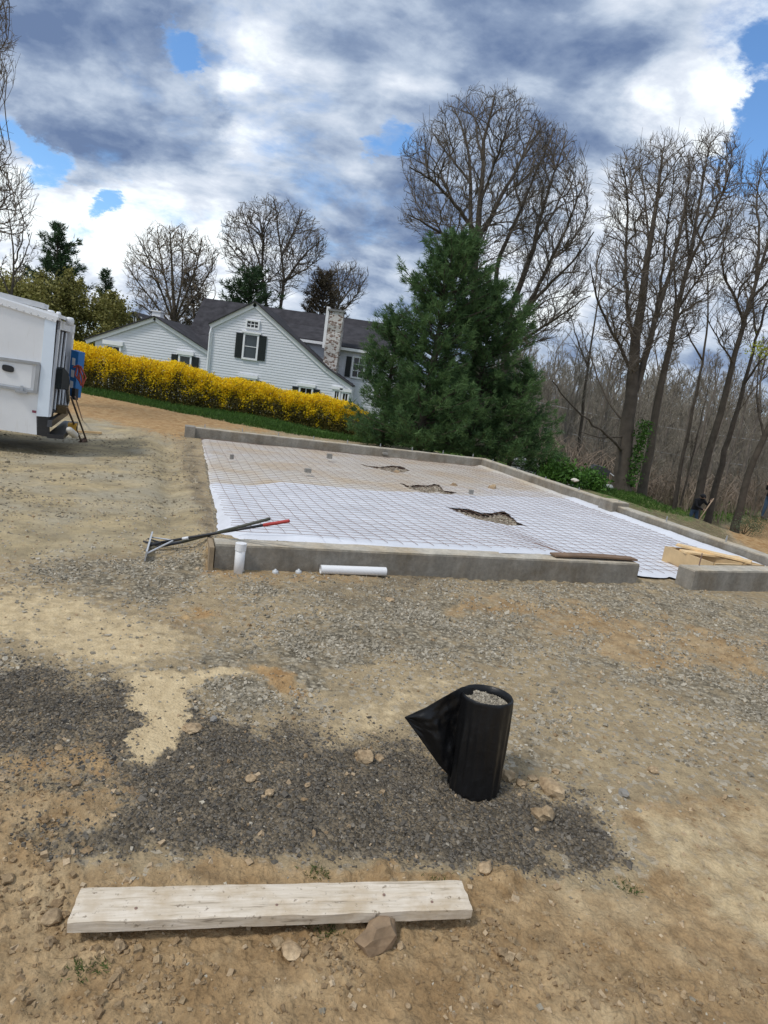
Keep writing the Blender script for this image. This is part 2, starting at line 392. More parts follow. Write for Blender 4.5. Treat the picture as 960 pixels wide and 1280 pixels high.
# soils: what lies where, outlines in the ground plane
DARK, SAND, GRAV, TAN, HARD, GRASS, LITT, RUST = range(8)
ZONES = [  # soil, outline (photo pixels dropped on the ground), edge softness, strength
    (HARD, [(-900, 500), (60, 505), (150, 520), (225, 556), (258, 640), (262, 680), (150, 705), (40, 700), (-900, 690)], 14, 1.0),
    (RUST, [(60, 470), (140, 492), (260, 518), (390, 544), (300, 538), (243, 533), (228, 549), (150, 530), (70, 515)], 5, 1.0),
    (GRAV, [(50, 700), (130, 690), (270, 690), (255, 725), (210, 752), (90, 748), (40, 725)], 12, 0.75),
    (GRAV, [(290, 715), (480, 712), (560, 715), (800, 726), (960, 755), (1200, 800), (1200, 935), (960, 925), (860, 880), (760, 850), (690, 800), (620, 830), (560, 835), (460, 830), (400, 860), (330, 880), (230, 860), (180, 840), (230, 815), (330, 790), (400, 765), (330, 745)], 22, 0.85),
    (GRAV, [(-60, 800), (60, 808), (140, 850), (160, 875), (90, 860), (-60, 850)], 12, 0.6),
    (GRAV, [(180, 880), (240, 850), (330, 845), (390, 870), (350, 900), (250, 905)], 12, 0.5),
    (GRAV, [(640, 900), (700, 905), (740, 950), (745, 985), (690, 985), (650, 950)], 14, 0.55),
    (TAN, [(560, 740), (700, 748), (960, 800), (960, 850), (820, 825), (740, 800), (660, 775), (560, 770)], 18, 0.75),
    (TAN, [(740, 775), (790, 790), (830, 830), (800, 845), (765, 815)], 10, 0.7),
    (TAN, [(190, 760), (260, 755), (300, 775), (250, 790), (200, 785)], 14, 0.7),
    (DARK, [(380, 715), (520, 712), (600, 730), (540, 745), (440, 755), (380, 740)], 9, 0.55),
    (DARK, [(-300, 850), (40, 835), (140, 850), (180, 880), (235, 880), (280, 905), (400, 900), (470, 925), (560, 950), (640, 980), (720, 1005), (755, 1045), (775, 1080), (730, 1105), (690, 1090), (600, 1085), (480, 1075), (360, 1085), (240, 1080), (130, 1050), (60, 1040), (-300, 1010)], 19, 1.0),
    (SAND, [(-400, 735), (40, 737), (100, 745), (150, 760), (215, 790), (235, 812), (170, 835), (90, 825), (30, 800), (-400, 790)], 14, 0.68),
    (SAND, [(150, 905), (165, 875), (150, 850), (190, 838), (300, 832), (345, 845), (260, 852), (225, 870), (222, 910), (215, 945), (170, 965), (132, 952)], 6, 0.9),
    (SAND, [(385, 905), (430, 880), (480, 860), (560, 842), (620, 848), (540, 880), (490, 908), (440, 930), (395, 925)], 14, 0.52),
    (SAND, [(290, 600), (100, 600), (0, 620), (-200, 620), (-200, 560), (0, 565), (150, 580)], 25, 0.25),
    (TAN, [(-300, 960), (50, 985), (140, 1000), (110, 1060), (190, 1080), (400, 1090), (610, 1090), (740, 1115), (830, 1085), (770, 1030), (800, 1000), (960, 1000), (1300, 980), (1300, 1700), (-300, 1700)], 14, 1.0),
    (SAND, [(790, 1010), (960, 1010), (1200, 1060), (1200, 1200), (960, 1190), (860, 1110), (810, 1060)], 20, 0.5),
    (DARK, [(40, 1025), (120, 1030), (150, 1065), (110, 1082), (30, 1060)], 10, 0.7),
    (RUST, [(60, 930), (120, 935), (150, 985), (60, 985), (-100, 985), (-100, 930)], 16, 0.55),
    (RUST, [(320, 828), (352, 828), (385, 868), (370, 875), (340, 858)], 6, 0.8),
    (RUST, [(215, 760), (265, 762), (260, 782), (215, 778)], 8, 0.7),
    (DARK, [(226, 556), (246, 556), (257, 600), (278, 662), (262, 690), (244, 650), (232, 600)], 7, 0.55),
    (RUST, [(240, 690), (330, 712), (470, 718), (480, 728), (330, 728), (250, 715)], 6, 0.5),
    (GRASS, [(60, 474), (110, 492), (160, 502), (220, 515), (300, 530), (369, 543), (440, 551), (520, 560), (606, 578), (700, 612), (775, 645), (850, 668), (905, 680), (935, 655), (1300, 660), (1300, 480), (700, 470), (440, 478), (100, 440), (-600, 360), (-600, 420)], 2, 1.0),
    (LITT, [(640, 555), (700, 570), (760, 597), (800, 612), (860, 622), (930, 650), (960, 690), (1300, 820), (1300, 500), (960, 545), (600, 496), (470, 480)], 8, 0.9),
    (LITT, [(690, 590), (775, 622), (850, 640), (960, 650), (960, 700), (850, 680), (770, 650), (690, 612)], 10, 0.55),
    (RUST, [(905, 660), (940, 644), (1100, 664), (1300, 790), (960, 710)], 5, 0.9),
    (GRASS, [(840, 606), (900, 604), (960, 622), (960, 645), (900, 645), (850, 630)], 6, 0.75),
]
def soils(x, y, z):
    """weights of the soils at ground points"""
    n = len(x); Wt = np.zeros((8, n))
    px, py, k = proj(np.stack([x, y, z], -1))
    ok = k > 0.4
    px = np.where(ok, px, 1e5); py = np.where(ok, py, 1e5)
    kk = np.clip(k, 0.5, 40)
    j1 = fbm(x, y, 1.7, 5, 3, 0.6); j2 = fbm(x, y, 1.7, 5, 40, 0.6); j3 = fbm(x, y, 9.0, 4, 77, 0.65)
    jx = 820 / kk * (0.20 * j1 + 0.075 * j3); jy = 820 / kk * (0.13 * j2 + 0.06 * j3) * np.clip(1.6 / kk + 0.25, 0, 1)
    jm = fbm(x, y, 4.2, 5, 140, 0.68)
    for s, P, soft, st in ZONES:
        P = np.asarray(P, float)
        m = ok & (px > P[:, 0].min() - 80) & (px < P[:, 0].max() + 80) & (py > P[:, 1].min() - 80) & (py < P[:, 1].max() + 80)
        if not m.any(): continue
        d = dpoly(px[m] + jx[m], py[m] + jy[m], P)
        q = sstep(-1.5 * soft, 1.5 * soft, d + soft * 2.2 * jm[m]) * st
        if s in (DARK, GRAV, HARD, TAN): q = q * (0.80 + 0.2 * sstep(-.25, .2, jm[m]))
        full = np.zeros(n); full[m] = q
        Wt *= (1 - full); Wt[s] += full
    out = (~ok) | (np.hypot(x, y) > 70)
    return Wt, out
def relief(x, y, Wt):
    r = np.hypot(x, y)
    base = 0.028 * fbm(x, y, 0.55, 3, 5) + 0.011 * fbm(x, y, 2.6, 4, 9)
    cl = fbm(x, y, 7.5, 4, 21, 0.55); rid = (1 - np.abs(fbm(x, y, 5.0, 4, 31, 0.5)) * 2.4)
    fine = fbm(x, y, 34, 3, 51, 0.6)
    h = base * (1 - .6 * Wt[HARD] - .4 * Wt[RUST]) + 0.006 * cl * (1 - .5 * Wt[HARD]) + 0.0045 * fine
    tanw = np.clip(Wt[TAN] + 0.8 * Wt[RUST], 0, 1)
    patch = sstep(-0.05, 0.3, fbm(x, y, 1.3, 3, 91)); cr = np.abs(fbm(x, y, 11, 4, 171, 0.6)); cr2 = fbm(x, y, 19, 3, 181, .6)
    h = h + 1.9 * tanw * (0.011 * cl * (0.5 + patch) + 0.016 * patch * np.maximum(rid - 0.35, 0) + 0.003 * fine + 0.012 * (cr - .12) * (0.4 + patch) + 0.008 * np.maximum(cr2, 0) * patch)
    h = h + Wt[DARK] * (0.006 * fine + 0.004 * cl) + Wt[GRAV] * 0.004 * fine - Wt[SAND] * (0.003 * fine + 0.003 * cl)
    h = h + 0.05 * fbm(x, y, 0.12, 3, 61) * sstep(8, 30, r)
    h *= 1 + sstep(15, 40, r) * 0.6
    # tyre tracks crossing in front of the foundation
    a = (x * 0.34 - (y - 4.55) * 0.94); b = (x * 0.94 + (y - 4.55) * 0.34)
    for o in (0.0, 0.85):
        q = np.exp(-((a + o + 0.05 * np.sin(b * 1.1)) / 0.13) ** 2) * sstep(0.2, 0.9, x) * (1 - sstep(5.5, 8, r))
        h = h - q * (0.016 + 0.010 * np.sign(np.sin(b * 46 + a * 20)))
    # mud banked along the plank and a shallow scrape below it
    return h
def ground(x, y, full=False):
    x = np.atleast_1d(np.asarray(x, float)); y = np.atleast_1d(np.asarray(y, float))
    z = terrain(x, y); Wt, out = soils(x, y, z)
    d = dpoly(x, y, PADP)
    u, v = uv(x, y)
    pit = sstep(0.0, 0.15, d) * sstep(0.25, 0.4, v - 0.35 * (u < 1.7))
    z = z + 0.140 * sstep(0.05, .12, v) * (1 - sstep(0.55, 0.80, v)) * sstep(-.15, 0, u) * (1 - sstep(1.4, 1.8, u))
    z = z * (1 - pit) + (-0.035 + 0.08 * np.exp(-(np.clip(v - 0.15, 0, 99) / 1.1) ** 1.4) * (1 - sstep(3.3, 4.0, u))) * pit
    # loose fill along the open left side, and soil packed at the front left corner
    z = z - 0.07 * np.exp(-((u + 0.30) / 0.16) ** 2) * sstep(0.9, 1.6, v) * (1 - sstep(7.5, 9, v))
    z = z + 0.05 * np.exp(-((u + 0.12) / 0.20) ** 2) * sstep(-0.05, 0.1, v) * (1 - sstep(0.35, 0.75, v))
    z = z + relief(x, y, Wt) * (1 - 0.5 * pit)
    if full: return z, Wt, out, pit
    return z
def gz(x, y): return float(ground([x], [y])[0])
def gpt(px, py, dz=0.0):
    """the point of the ground seen at a photo pixel"""
    d = ray(px, py); t = (0 - EYE) / d[2] if d[2] < -0.02 else 30
    p = CAM + d * t
    for _ in range(12):
        z = gz(p[0], p[1]) + dz
        t = t * 0.35 + 0.65 * (z - EYE) / d[2]; p = CAM + d * t
    return p

# ground mesh: one sheet, fine in front, out to the horizon
th_f = np.radians(np.linspace(-40, 40, 540)); th_b = np.radians(np.linspace(40, 320, 50))[1:-1]
TH = np.concatenate([th_f, th_b])
RR_ = np.concatenate([np.geomspace(0.3, 1.05, 10)[:-1], np.geomspace(1.05, 7.2, 400)[:-1], np.geomspace(7.2, 45, 110)[:-1], np.geomspace(45, 3500, 26)])
gx = (RR_[:, None] * np.sin(TH)[None]).ravel(); gy = (RR_[:, None] * np.cos(TH)[None]).ravel()
gzv, Wg, outg, pitg = ground(gx, gy, True)
nr, nt_ = len(RR_), len(TH)
i = np.arange(nr - 1)[:, None] * nt_; j = np.arange(nt_)[None]; j2 = (j + 1) % nt_
quads = np.stack([i + j, i + nt_ + j, i + nt_ + j2, i + j2], -1).reshape(-1, 4)[:, ::-1]
Vg = np.vstack([np.stack([gx, gy, gzv], -1), [[0, 0, float(gz(0, 0))]]])
tri = np.stack([np.full(nt_, nr * nt_), np.arange(nt_), (np.arange(nt_) + 1) % nt_], -1)[:, ::-1]
Wg[LITT][outg & (gx > 15)] = 0.9; Wg[GRASS][outg & (gx < -8) & (gy > 20)] = 0.8
Wg[:, (pitg > 0.5)] = 0; Wg[GRAV][pitg > 0.5] = 0.8
sa = np.vstack([Wg[[DARK, SAND, GRAV, TAN]].T, [[0, 0, 0, 1]]]); sb = np.vstack([Wg[[HARD, GRASS, LITT, RUST]].T, [[0, 0, 0, 0]]])
me = mesh_np('ground', Vg, [quads, tri], True, {'soil_a': ('FLOAT_COLOR', sa), 'soil_b': ('FLOAT_COLOR', sb)})
m, t, b = material('soil')
v = t.node('ShaderNodeTexCoord').outputs['Object']
A_ = t.node('ShaderNodeSeparateColor'); aa = t.node('ShaderNodeAttribute', attribute_name='soil_a'); t.l.new(aa.outputs['Color'], A_.inputs[0])
B_ = t.node('ShaderNodeSeparateColor'); ab = t.node('ShaderNodeAttribute', attribute_name='soil_b'); t.l.new(ab.outputs['Color'], B_.inputs[0])
n1 = t.noise(v, 2.2, 6, 0.62); n2 = t.noise(v, 14, 6, 0.65); n3 = t.noise(v, 90, 4, 0.7); n4 = t.noise(v, 5.0, 5, 0.6, 0.4)
vc = t.voro(v, 75, 'Color'); vs = t.node('ShaderNodeSeparateColor'); t.l.new(vc, vs.inputs[0]); vd = t.voro(v, 75, 'Distance')
vc2 = t.voro(v, 38, 'Color'); vs2 = t.node('ShaderNodeSeparateColor'); t.l.new(vc2, vs2.inputs[0]); vd2 = t.voro(v, 38, 'Distance')
grit = t.math('ADD', t.math('MULTIPLY', n2, 0.9), t.math('MULTIPLY', n3, 0.7))          # about 0.8
def lay(c, k0, k1): return t.vmath('SCALE', c, t.rng(grit, 0.55, 1.05, k0, k1))
base = lay(t.mix(t.rng(n1, 0.35, 0.65), (0.300, 0.240, 0.160), (0.410, 0.330, 0.215)), 0.62, 1.28)
peb = t.math('GREATER_THAN', vs2.outputs[0], 0.80)
base = t.mix(t.math('MULTIPLY', peb, 0.6), base, t.vmath('SCALE', (0.40, 0.37, 0.32), t.rng(vs2.outputs[1], 0, 1, 0.55, 1.25)))
dark = t.mix(t.rng(n4, 0.40, 0.66), (0.120, 0.104, 0.084), (0.205, 0.170, 0.125))
dark = t.vmath('SCALE', dark, t.math('MULTIPLY', t.rng(vs.outputs[0], 0, 1, 0.55, 1.55), t.rng(grit, 0.55, 1.05, 0.75, 1.2)))
sand = lay(t.mix(t.rng(n2, 0.35, 0.65), (0.53, 0.42, 0.265), (0.62, 0.51, 0.34)), 0.80, 1.12)
grav = t.mix(t.math('POWER', vs2.outputs[0], 1.5), (0.185, 0.162, 0.122), (0.57, 0.515, 0.415))
grav = t.mix(t.rng(n4, 0.50, 0.70), t.vmath('SCALE', grav, t.rng(vd2, 0.0, 0.55, 1.1, 0.55)), base)
tan = lay(t.mix(t.rng(n4, 0.36, 0.66), (0.290, 0.195, 0.105), (0.440, 0.320, 0.190)), 0.60, 1.25)
tan = t.mix(t.rng(t.noise(v, 1.6, 6, 0.7), 0.5, 0.68, 0, .75), tan, lay((0.52, 0.42, 0.28), .75, 1.15))
tan = t.mix(t.rng(t.noise(v, 3.1, 7, 0.72), 0.54, 0.70, 0, .7), tan, lay((0.20, 0.145, 0.09), .7, 1.2))
hard = lay(t.mix(t.rng(n1, 0.40, 0.62), (0.290, 0.245, 0.165), (0.455, 0.375, 0.240)), 0.74, 1.2)
hard = t.mix(t.rng(t.noise(v, 0.9, 4, 0.6), 0.46, 0.62, 0, 0.75), hard, lay((0.37, 0.345, 0.285), .78, 1.18))
gras = t.vmath('SCALE', t.mix(t.rng(n2, 0.35, 0.65), (0.045, 0.095, 0.018), (0.105, 0.175, 0.035)), t.rng(n3, 0.3, 0.7, 0.7, 1.3))
litt = lay(t.mix(t.rng(n1, 0.4, 0.6), (0.085, 0.065, 0.042), (0.17, 0.125, 0.078)), 0.6, 1.4)
rust = lay(t.mix(t.rng(n4, 0.38, 0.64), (0.33, 0.20, 0.095), (0.47, 0.33, 0.18)), 0.7, 1.2)
c = base
e1_ = t.node('ShaderNodeSeparateColor'); t.l.new(t.noise(v, 7.0, 9, 0.72, 0, 1), e1_.inputs[0]); e2_ = t.node('ShaderNodeSeparateColor'); t.l.new(t.noise(v, 11.0, 9, 0.72, 0.3, 1), e2_.inputs[0])
EN = [e1_.outputs[0], e1_.outputs[1], e1_.outputs[2], e2_.outputs[0], e2_.outputs[1], e2_.outputs[2], e1_.outputs[1], e2_.outputs[0]]
for kk_, (wgt, colr) in enumerate(((A_.outputs[0], dark), (A_.outputs[2], grav), (aa.outputs['Alpha'], tan), (B_.outputs[0], hard), (A_.outputs[1], sand), (B_.outputs[1], gras), (B_.outputs[2], litt), (ab.outputs['Alpha'], rust))):
    wq = t.rng(t.math('ADD', wgt, t.math('MULTIPLY', t.math('SUBTRACT', EN[kk_], 0.5), 1.5)), 0.22, 0.80, 0, 1, True)
    wq = t.math('MULTIPLY', wq, t.rng(wgt, 0.0, 0.12))
    c = t.mix(wq, c, colr)
c = t.mix(1.0, c, (1.04, 1.0, 0.91), 'MULTIPLY')
t.l.new(c, b.inputs['Base Color']); b.inputs['Roughness'].default_value = 0.95; b.inputs['Specular IOR Level'].default_value = 0.15
hgt = t.math('ADD', t.math('MULTIPLY', n3, 0.5), t.math('ADD', n2, t.math('MULTIPLY', t.math('SUBTRACT', 0.5, vd), t.math('ADD', 0.3, A_.outputs[0]))))
bp = t.node('ShaderNodeBump'); bp.inputs['Strength'].default_value = 0.9; bp.inputs['Distance'].default_value = 0.016
t.l.new(hgt, bp.inputs['Height']); t.l.new(bp.outputs[0], b.inputs['Normal'])
SOIL = m
tag(link('ground', me, m), kind='structure')

# ------------------------------------------------------------------ loose stone (real geometry, joined)
def stone_mesh(name, pos, size, tone, seed, flat=0.62, lift=0.0):
    n = len(pos); r = np.random.RandomState(seed)
    sg = np.array([[-1, -1, -1], [1, -1, -1], [1, 1, -1], [-1, 1, -1], [-1, -1, 1], [1, -1, 1], [1, 1, 1], [-1, 1, 1]], float) * 0.5
    V = sg[None] * (1 + 0.55 * (r.rand(n, 8, 3) - 0.5)) * np.stack([np.ones(n), r.uniform(0.55, 1, n), r.uniform(flat * 0.6, flat * 1.2, n)], -1)[:, None]
    V = V + (r.rand(n, 8, 3) - 0.5) * 0.22
    V *= size[:, None, None]
    q = r.normal(size=(n, 4)) * np.array([1, .35, .35, 1]); q /= np.linalg.norm(q, axis=1, keepdims=True)
    a, bx, by, bz = q.T
    Rm = np.stack([1 - 2 * (by**2 + bz**2), 2 * (bx * by - a * bz), 2 * (bx * bz + a * by), 2 * (bx * by + a * bz), 1 - 2 * (bx**2 + bz**2), 2 * (by * bz - a * bx), 2 * (bx * bz - a * by), 2 * (by * bz + a * bx), 1 - 2 * (bx**2 + by**2)], -1).reshape(n, 3, 3)
    V = np.einsum('nij,nkj->nki', Rm, V) + pos[:, None] + np.array([0, 0, 1.0]) * (size * lift * flat)[:, None, None]
    fq = np.array([[3, 2, 1, 0], [4, 5, 6, 7], [0, 1, 5, 4], [1, 2, 6, 5], [2, 3, 7, 6], [3, 0, 4, 7]])
    Fq = (fq[None] + np.arange(n)[:, None, None] * 8).reshape(-1, 4)
    return mesh_np(name, V.reshape(-1, 3), [Fq], False, {'tone': ('FLOAT', np.repeat(tone, 8))})
def mat_stone(name, c0, c1):
    m, t, b = material(name)
    a = t.node('ShaderNodeAttribute', attribute_name='tone'); v = t.node('ShaderNodeTexCoord').outputs['Object']
    c = t.vmath('SCALE', t.mix(a.outputs['Fac'], c0, c1), t.rng(t.noise(v, 120, 4, 0.7), 0.3, 0.7, 0.75, 1.25))
    t.l.new(c, b.inputs['Base Color']); b.inputs['Roughness'].default_value = 0.9; b.inputs['Specular IOR Level'].default_value = 0.2
    return m
GREYST = mat_stone('crushed_stone', (0.180, 0.155, 0.113), (0.53, 0.475, 0.375))
DARKST = mat_stone('dark_stone', (0.078, 0.070, 0.059), (0.265, 0.232, 0.185))
TANST = mat_stone('tan_stone', (0.26, 0.175, 0.095), (0.50, 0.385, 0.25))
N = 420000
ang = rs.uniform(-37, 37, N) * math.pi / 180; rad = np.sqrt(rs.uniform(1.15**2, 7.4**2, N))
sxp, syp = rad * np.sin(ang), rad * np.cos(ang)
szp, Ws, _, pt_ = ground(sxp, syp, True)
uu_, vv_ = uv(sxp, syp)
free = (pt_ < 0.02) & ~((uu_ > -0.05) & (uu_ < 7.5) & (vv_ > -0.04) & (vv_ < 0.3))
spos = np.stack([sxp, syp, szp], -1)
clump = fbm(sxp, syp, 2.5, 4, 123)
left = 1 - Ws.sum(0)
dens_g = np.clip(Ws[GRAV] * np.clip(0.42 + 1.9 * clump, 0.05, 1) + left * (0.06 + 0.5 * np.clip(clump, 0, 1)) + Ws[DARK] * 0.02 + Ws[HARD] * 0.03 + Ws[SAND] * 0.004 + Ws[TAN] * 0.003, 0, 1) * 0.40
u1 = rs.rand(N)
selg = free & (u1 < dens_g)
ig = np.nonzero(selg)[0][:62000]
g = np.random.RandomState(5)
tag(link('crushed_gravel', stone_mesh('crushed_gravel', spos[ig], np.clip(g.lognormal(math.log(0.0118), 0.40, len(ig)), 0.004, 0.030) * (0.55 + 0.45 * sstep(2.3, 3.6, rad[ig])), np.clip(g.beta(1.6, 2.2, len(ig)), 0, 1), 51), GREYST), 'loose grey crushed gravel lying over the bare ground', kind='stuff')
dens_d = np.clip(Ws[DARK] * 0.9, 0, 1) * (rad < 3.8)
N2 = 130000
ang2 = rs.uniform(-37, 37, N2) * math.pi / 180; rad2 = np.sqrt(rs.uniform(1.5**2, 3.8**2, N2)); x2, y2 = rad2 * np.sin(ang2), rad2 * np.cos(ang2)
z2, W2, _, p2 = ground(x2, y2, True)
idd = np.nonzero(rs.rand(N2) < W2[DARK] * 0.52 * (p2 < 0.02))[0][:26000]
tag(link('dark_millings', stone_mesh('dark_millings', np.stack([x2, y2, z2], -1)[idd], np.clip(g.lognormal(math.log(0.0064), 0.42, len(idd)), 0.004, 0.03), np.clip(g.beta(1.2, 2.6, len(idd)), 0, 1), 52), DARKST), 'dark crushed asphalt spread across the foreground', kind='stuff')
dens_t = Ws[TAN] * (0.02 + 0.10 * np.clip(clump, 0, 1)) + Ws[DARK] * 0.008 + left * 0.012 + Ws[RUST] * 0.02 + Ws[GRAV] * .004 + Ws[HARD] * 0.006
itn = np.nonzero(free & (rs.rand(N) < dens_t))[0][:9000]
tag(link('tan_pebbles', stone_mesh('tan_pebbles', spos[itn], np.clip(g.lognormal(math.log(0.008), 0.5, len(itn)), 0.004, 0.022), g.rand(len(itn)), 53, 0.75), TANST), 'small tan pebbles and crumbs scattered over the dirt', kind='stuff')

# lumps of broken soil in the foreground
def lump_mesh(name, items, seed, sub=2, rough=0.32, flat=0.7):
    """items: (pos, size) ; noisy balls joined"""
    import bmesh
    bm = bmesh.new(); bmesh.ops.create_icosphere(bm, subdivisions=sub, radius=1)
    V0 = np.array([v.co for v in bm.verts]); F0 = np.array([[v.index for v in f.verts] for f in bm.faces]); bm.free()
    r = np.random.RandomState(seed); Vs = []; Fs = []; T = []
    for k, (p, s) in enumerate(items):
        o = r.rand(3) * 50; a = V0 * 1.35 + o
        d = fbm(a[:, 0] + a[:, 2] * 0.7, a[:, 1] - a[:, 2] * 0.6, 0.9, 4, seed + k, 0.6)
        d2 = np.round((V0 @ r.normal(size=(3, 5))) * 1.3).max(1) * 0.03
        V = V0 * (1 + rough * d + d2)[:, None] * np.array([r.uniform(0.8, 1.25), r.uniform(0.75, 1.1), flat * r.uniform(0.75, 1.15)])
        an = r.uniform(0, 6.28); ca, sa_ = math.cos(an), math.sin(an)
        V = V @ np.array([[ca, sa_, 0], [-sa_, ca, 0], [0, 0, 1]])
        Vs.append(V * s + np.asarray(p)); Fs.append(F0 + len(V0) * k); T.append(np.full(len(V0), r.rand()))
    return mesh_np(name, np.vstack(Vs), [np.vstack(Fs)], False, {'tone': ('FLOAT', np.concatenate(T))})
m, t, b = material('clod_soil')
v = t.node('ShaderNodeTexCoord').outputs['Object']; a = t.node('ShaderNodeAttribute', attribute_name='tone')
c = t.vmath('SCALE', t.mix(a.outputs['Fac'], (0.300, 0.205, 0.115), (0.44, 0.325, 0.195)), t.rng(t.noise(v, 45, 6, 0.7), 0.3, 0.7, 0.6, 1.3))
t.l.new(c, b.inputs['Base Color']); b.inputs['Roughness'].default_value = 1.0; b.inputs['Specular IOR Level'].default_value = 0.1
bp = t.node('ShaderNodeBump'); bp.inputs['Distance'].default_value = 0.008; t.l.new(t.noise(v, 110, 5, 0.7), bp.inputs['Height']); t.l.new(bp.outputs[0], b.inputs['Normal'])
CLOD = m
cl = []
for (x0, y0, sx_, sy_, n, s0) in [(60, 1150, 60, 60, 90, .014), (40, 1090, 60, 40, 60, .010), (190, 1200, 70, 40, 70, .012), (210, 1240, 60, 40, 40, .012), (375, 1185, 40, 22, 60, .013), (430, 1205, 45, 35, 70, .010), (600, 1170, 45, 35, 70, .013), (640, 1200, 60, 40, 50, .011),
                                  (590, 1240, 70, 35, 50, .010), (800, 1250, 110, 30, 80, .012), (740, 1190, 60, 30, 40, .009), (930, 1230, 30, 40, 30, .012), (100, 1260, 90, 25, 40, .011), (50, 985, 60, 18, 40, .014), (60, 1040, 50, 20, 30, .012), (455, 945, 18, 10, 14, .016), (330, 1265, 90, 15, 20, .01), (500, 1120, 200, 14, 30, .007), (60, 900, 40, 60, 20, .008), (300, 975, 120, 60, 25, .009), (700, 960, 80, 40, 25, .010), (350, 850, 25, 18, 16, .012), (880, 1000, 90, 40, 25, .010)]:
    for _ in range(int(n * 1.7)):
        px_, py_ = rs.normal(x0, sx_ * 0.6), rs.normal(y0, sy_ * 0.6)
        if py_ < 880 and px_ > 700: continue
        p = gp(px_, py_); cl.append((p, float(np.clip(rs.lognormal(math.log(s0 * .36), 0.55), 0.0022, 0.017))))
ps = np.array([c_[0] for c_ in cl]); zz = ground(ps[:, 0], ps[:, 1])
big = [((p[0], p[1], z + s * 0.1), s) for (p, s), z in zip(cl, zz) if s > .0125]
sm_ = [(np.array([p[0], p[1], z]), s) for (p, s), z in zip(cl, zz) if s <= .0125]
tag(link('dirt_clods', lump_mesh('dirt_clods', big, 3, 2, 1.1, 0.62), CLOD), 'crumbly tan lumps of broken soil around the plank', kind='stuff')
tag(link('soil_crumbs', stone_mesh('soil_crumbs', np.array([q[0] for q in sm_]), np.array([q[1] for q in sm_]) * 1.7, g.rand(len(sm_)), 55, 0.7, .1), CLOD), 'small crumbs of broken soil around the plank', kind='stuff')
# coarse bits on the hard packed lot further off
n9 = 26000; a9 = rs.uniform(-36, 8, n9) * math.pi / 180; r9 = rs.uniform(6.5, 14, n9); x9, y9 = r9 * np.sin(a9), r9 * np.cos(a9)
z9, W9, _, p9 = ground(x9, y9, True); k9 = np.nonzero((p9 < .02) & (dpoly(x9, y9, PADP) < -.05) & (rs.rand(n9) < .25 + .8 * fbm(x9, y9, .8, 4, 5)))[0][:9000]
tag(link('lot_gravel', stone_mesh('lot_gravel', np.stack([x9, y9, z9], -1)[k9], np.clip(g.lognormal(math.log(.016), .45, len(k9)), .008, .06), g.rand(len(k9)), 56), mat_stone('lot_stone', (.20, .165, .11), (.42, .36, .26))), 'loose small stones on the hard packed lot', kind='stuff')

# ------------------------------------------------------------------ materials for built things
def mat_concrete(name, base, dirt):
    m, t, b = material(name)
    g_ = t.node('ShaderNodeNewGeometry').outputs['Position']
    n = t.noise(g_, 3.0, 7, 0.62); n2_ = t.noise(g_, 28, 5, 0.7); st = t.node('ShaderNodeMapping'); t.l.new(g_, st.inputs[0]); st.inputs['Scale'].default_value = (3, 3, 0.7)
    n3_ = t.noise(st.outputs[0], 2.4, 5, 0.6)
    c = t.vmath('SCALE', t.mix(t.rng(n, 0.42, 0.68, 0, 0.85), base, dirt), t.rng(n2_, 0.3, 0.7, 0.82, 1.16))
    c = t.vmath('SCALE', c, t.rng(n3_, 0.35, 0.65, 0.80, 1.10))
    t.l.new(c, b.inputs['Base Color']); b.inputs['Roughness'].default_value = 0.9; b.inputs['Specular IOR Level'].default_value = 0.2
    bp = t.node('ShaderNodeBump'); bp.inputs['Distance'].default_value = 0.006; bp.inputs['Strength'].default_value = 0.6
    t.l.new(t.math('ADD', n2_, n), bp.inputs['Height']); t.l.new(bp.outputs[0], b.inputs['Normal'])
    return m
CONC = mat_concrete('concrete', (0.285, 0.262, 0.222), (0.185, 0.150, 0.106))
CONCTOP = mat_concrete('dusty_concrete', (0.47, 0.43, 0.355), (0.46, 0.365, 0.24))
STEEL = mat_simple('galvanised_steel', (0.42, 0.43, 0.44), 0.45, 0.2, metal=0.6)
RUSTY = mat_simple('rusty_steel', (0.24, 0.155, 0.12), 0.85, 0.4, 20)
PLY = mat_simple('raw_lumber', (0.58, 0.41, 0.215), 0.7, 0.18, 6, bump=0.001, tone=0.28)
OLDPLY = mat_simple('brown_form_board', (0.20, 0.125, 0.075), 0.8, 0.35, 6)
PVC = mat_simple('white_pvc', (0.80, 0.80, 0.80), 0.35, 0.03)
BLACKM = mat_simple('black_painted_metal', (0.02, 0.02, 0.022), 0.4, 0.2)
OLIVE = mat_simple('dark_olive_shaft', (0.055, 0.058, 0.04), 0.5, 0.2)
ALU = mat_simple('aluminium', (0.62, 0.62, 0.62), 0.35, 0.1, metal=0.5)
REDGRIP = mat_simple('red_rubber_grip', (0.42, 0.045, 0.04), 0.6, 0.1)
WHITE = mat_simple('white_paint', (0.72, 0.73, 0.74), 0.45, 0.05)

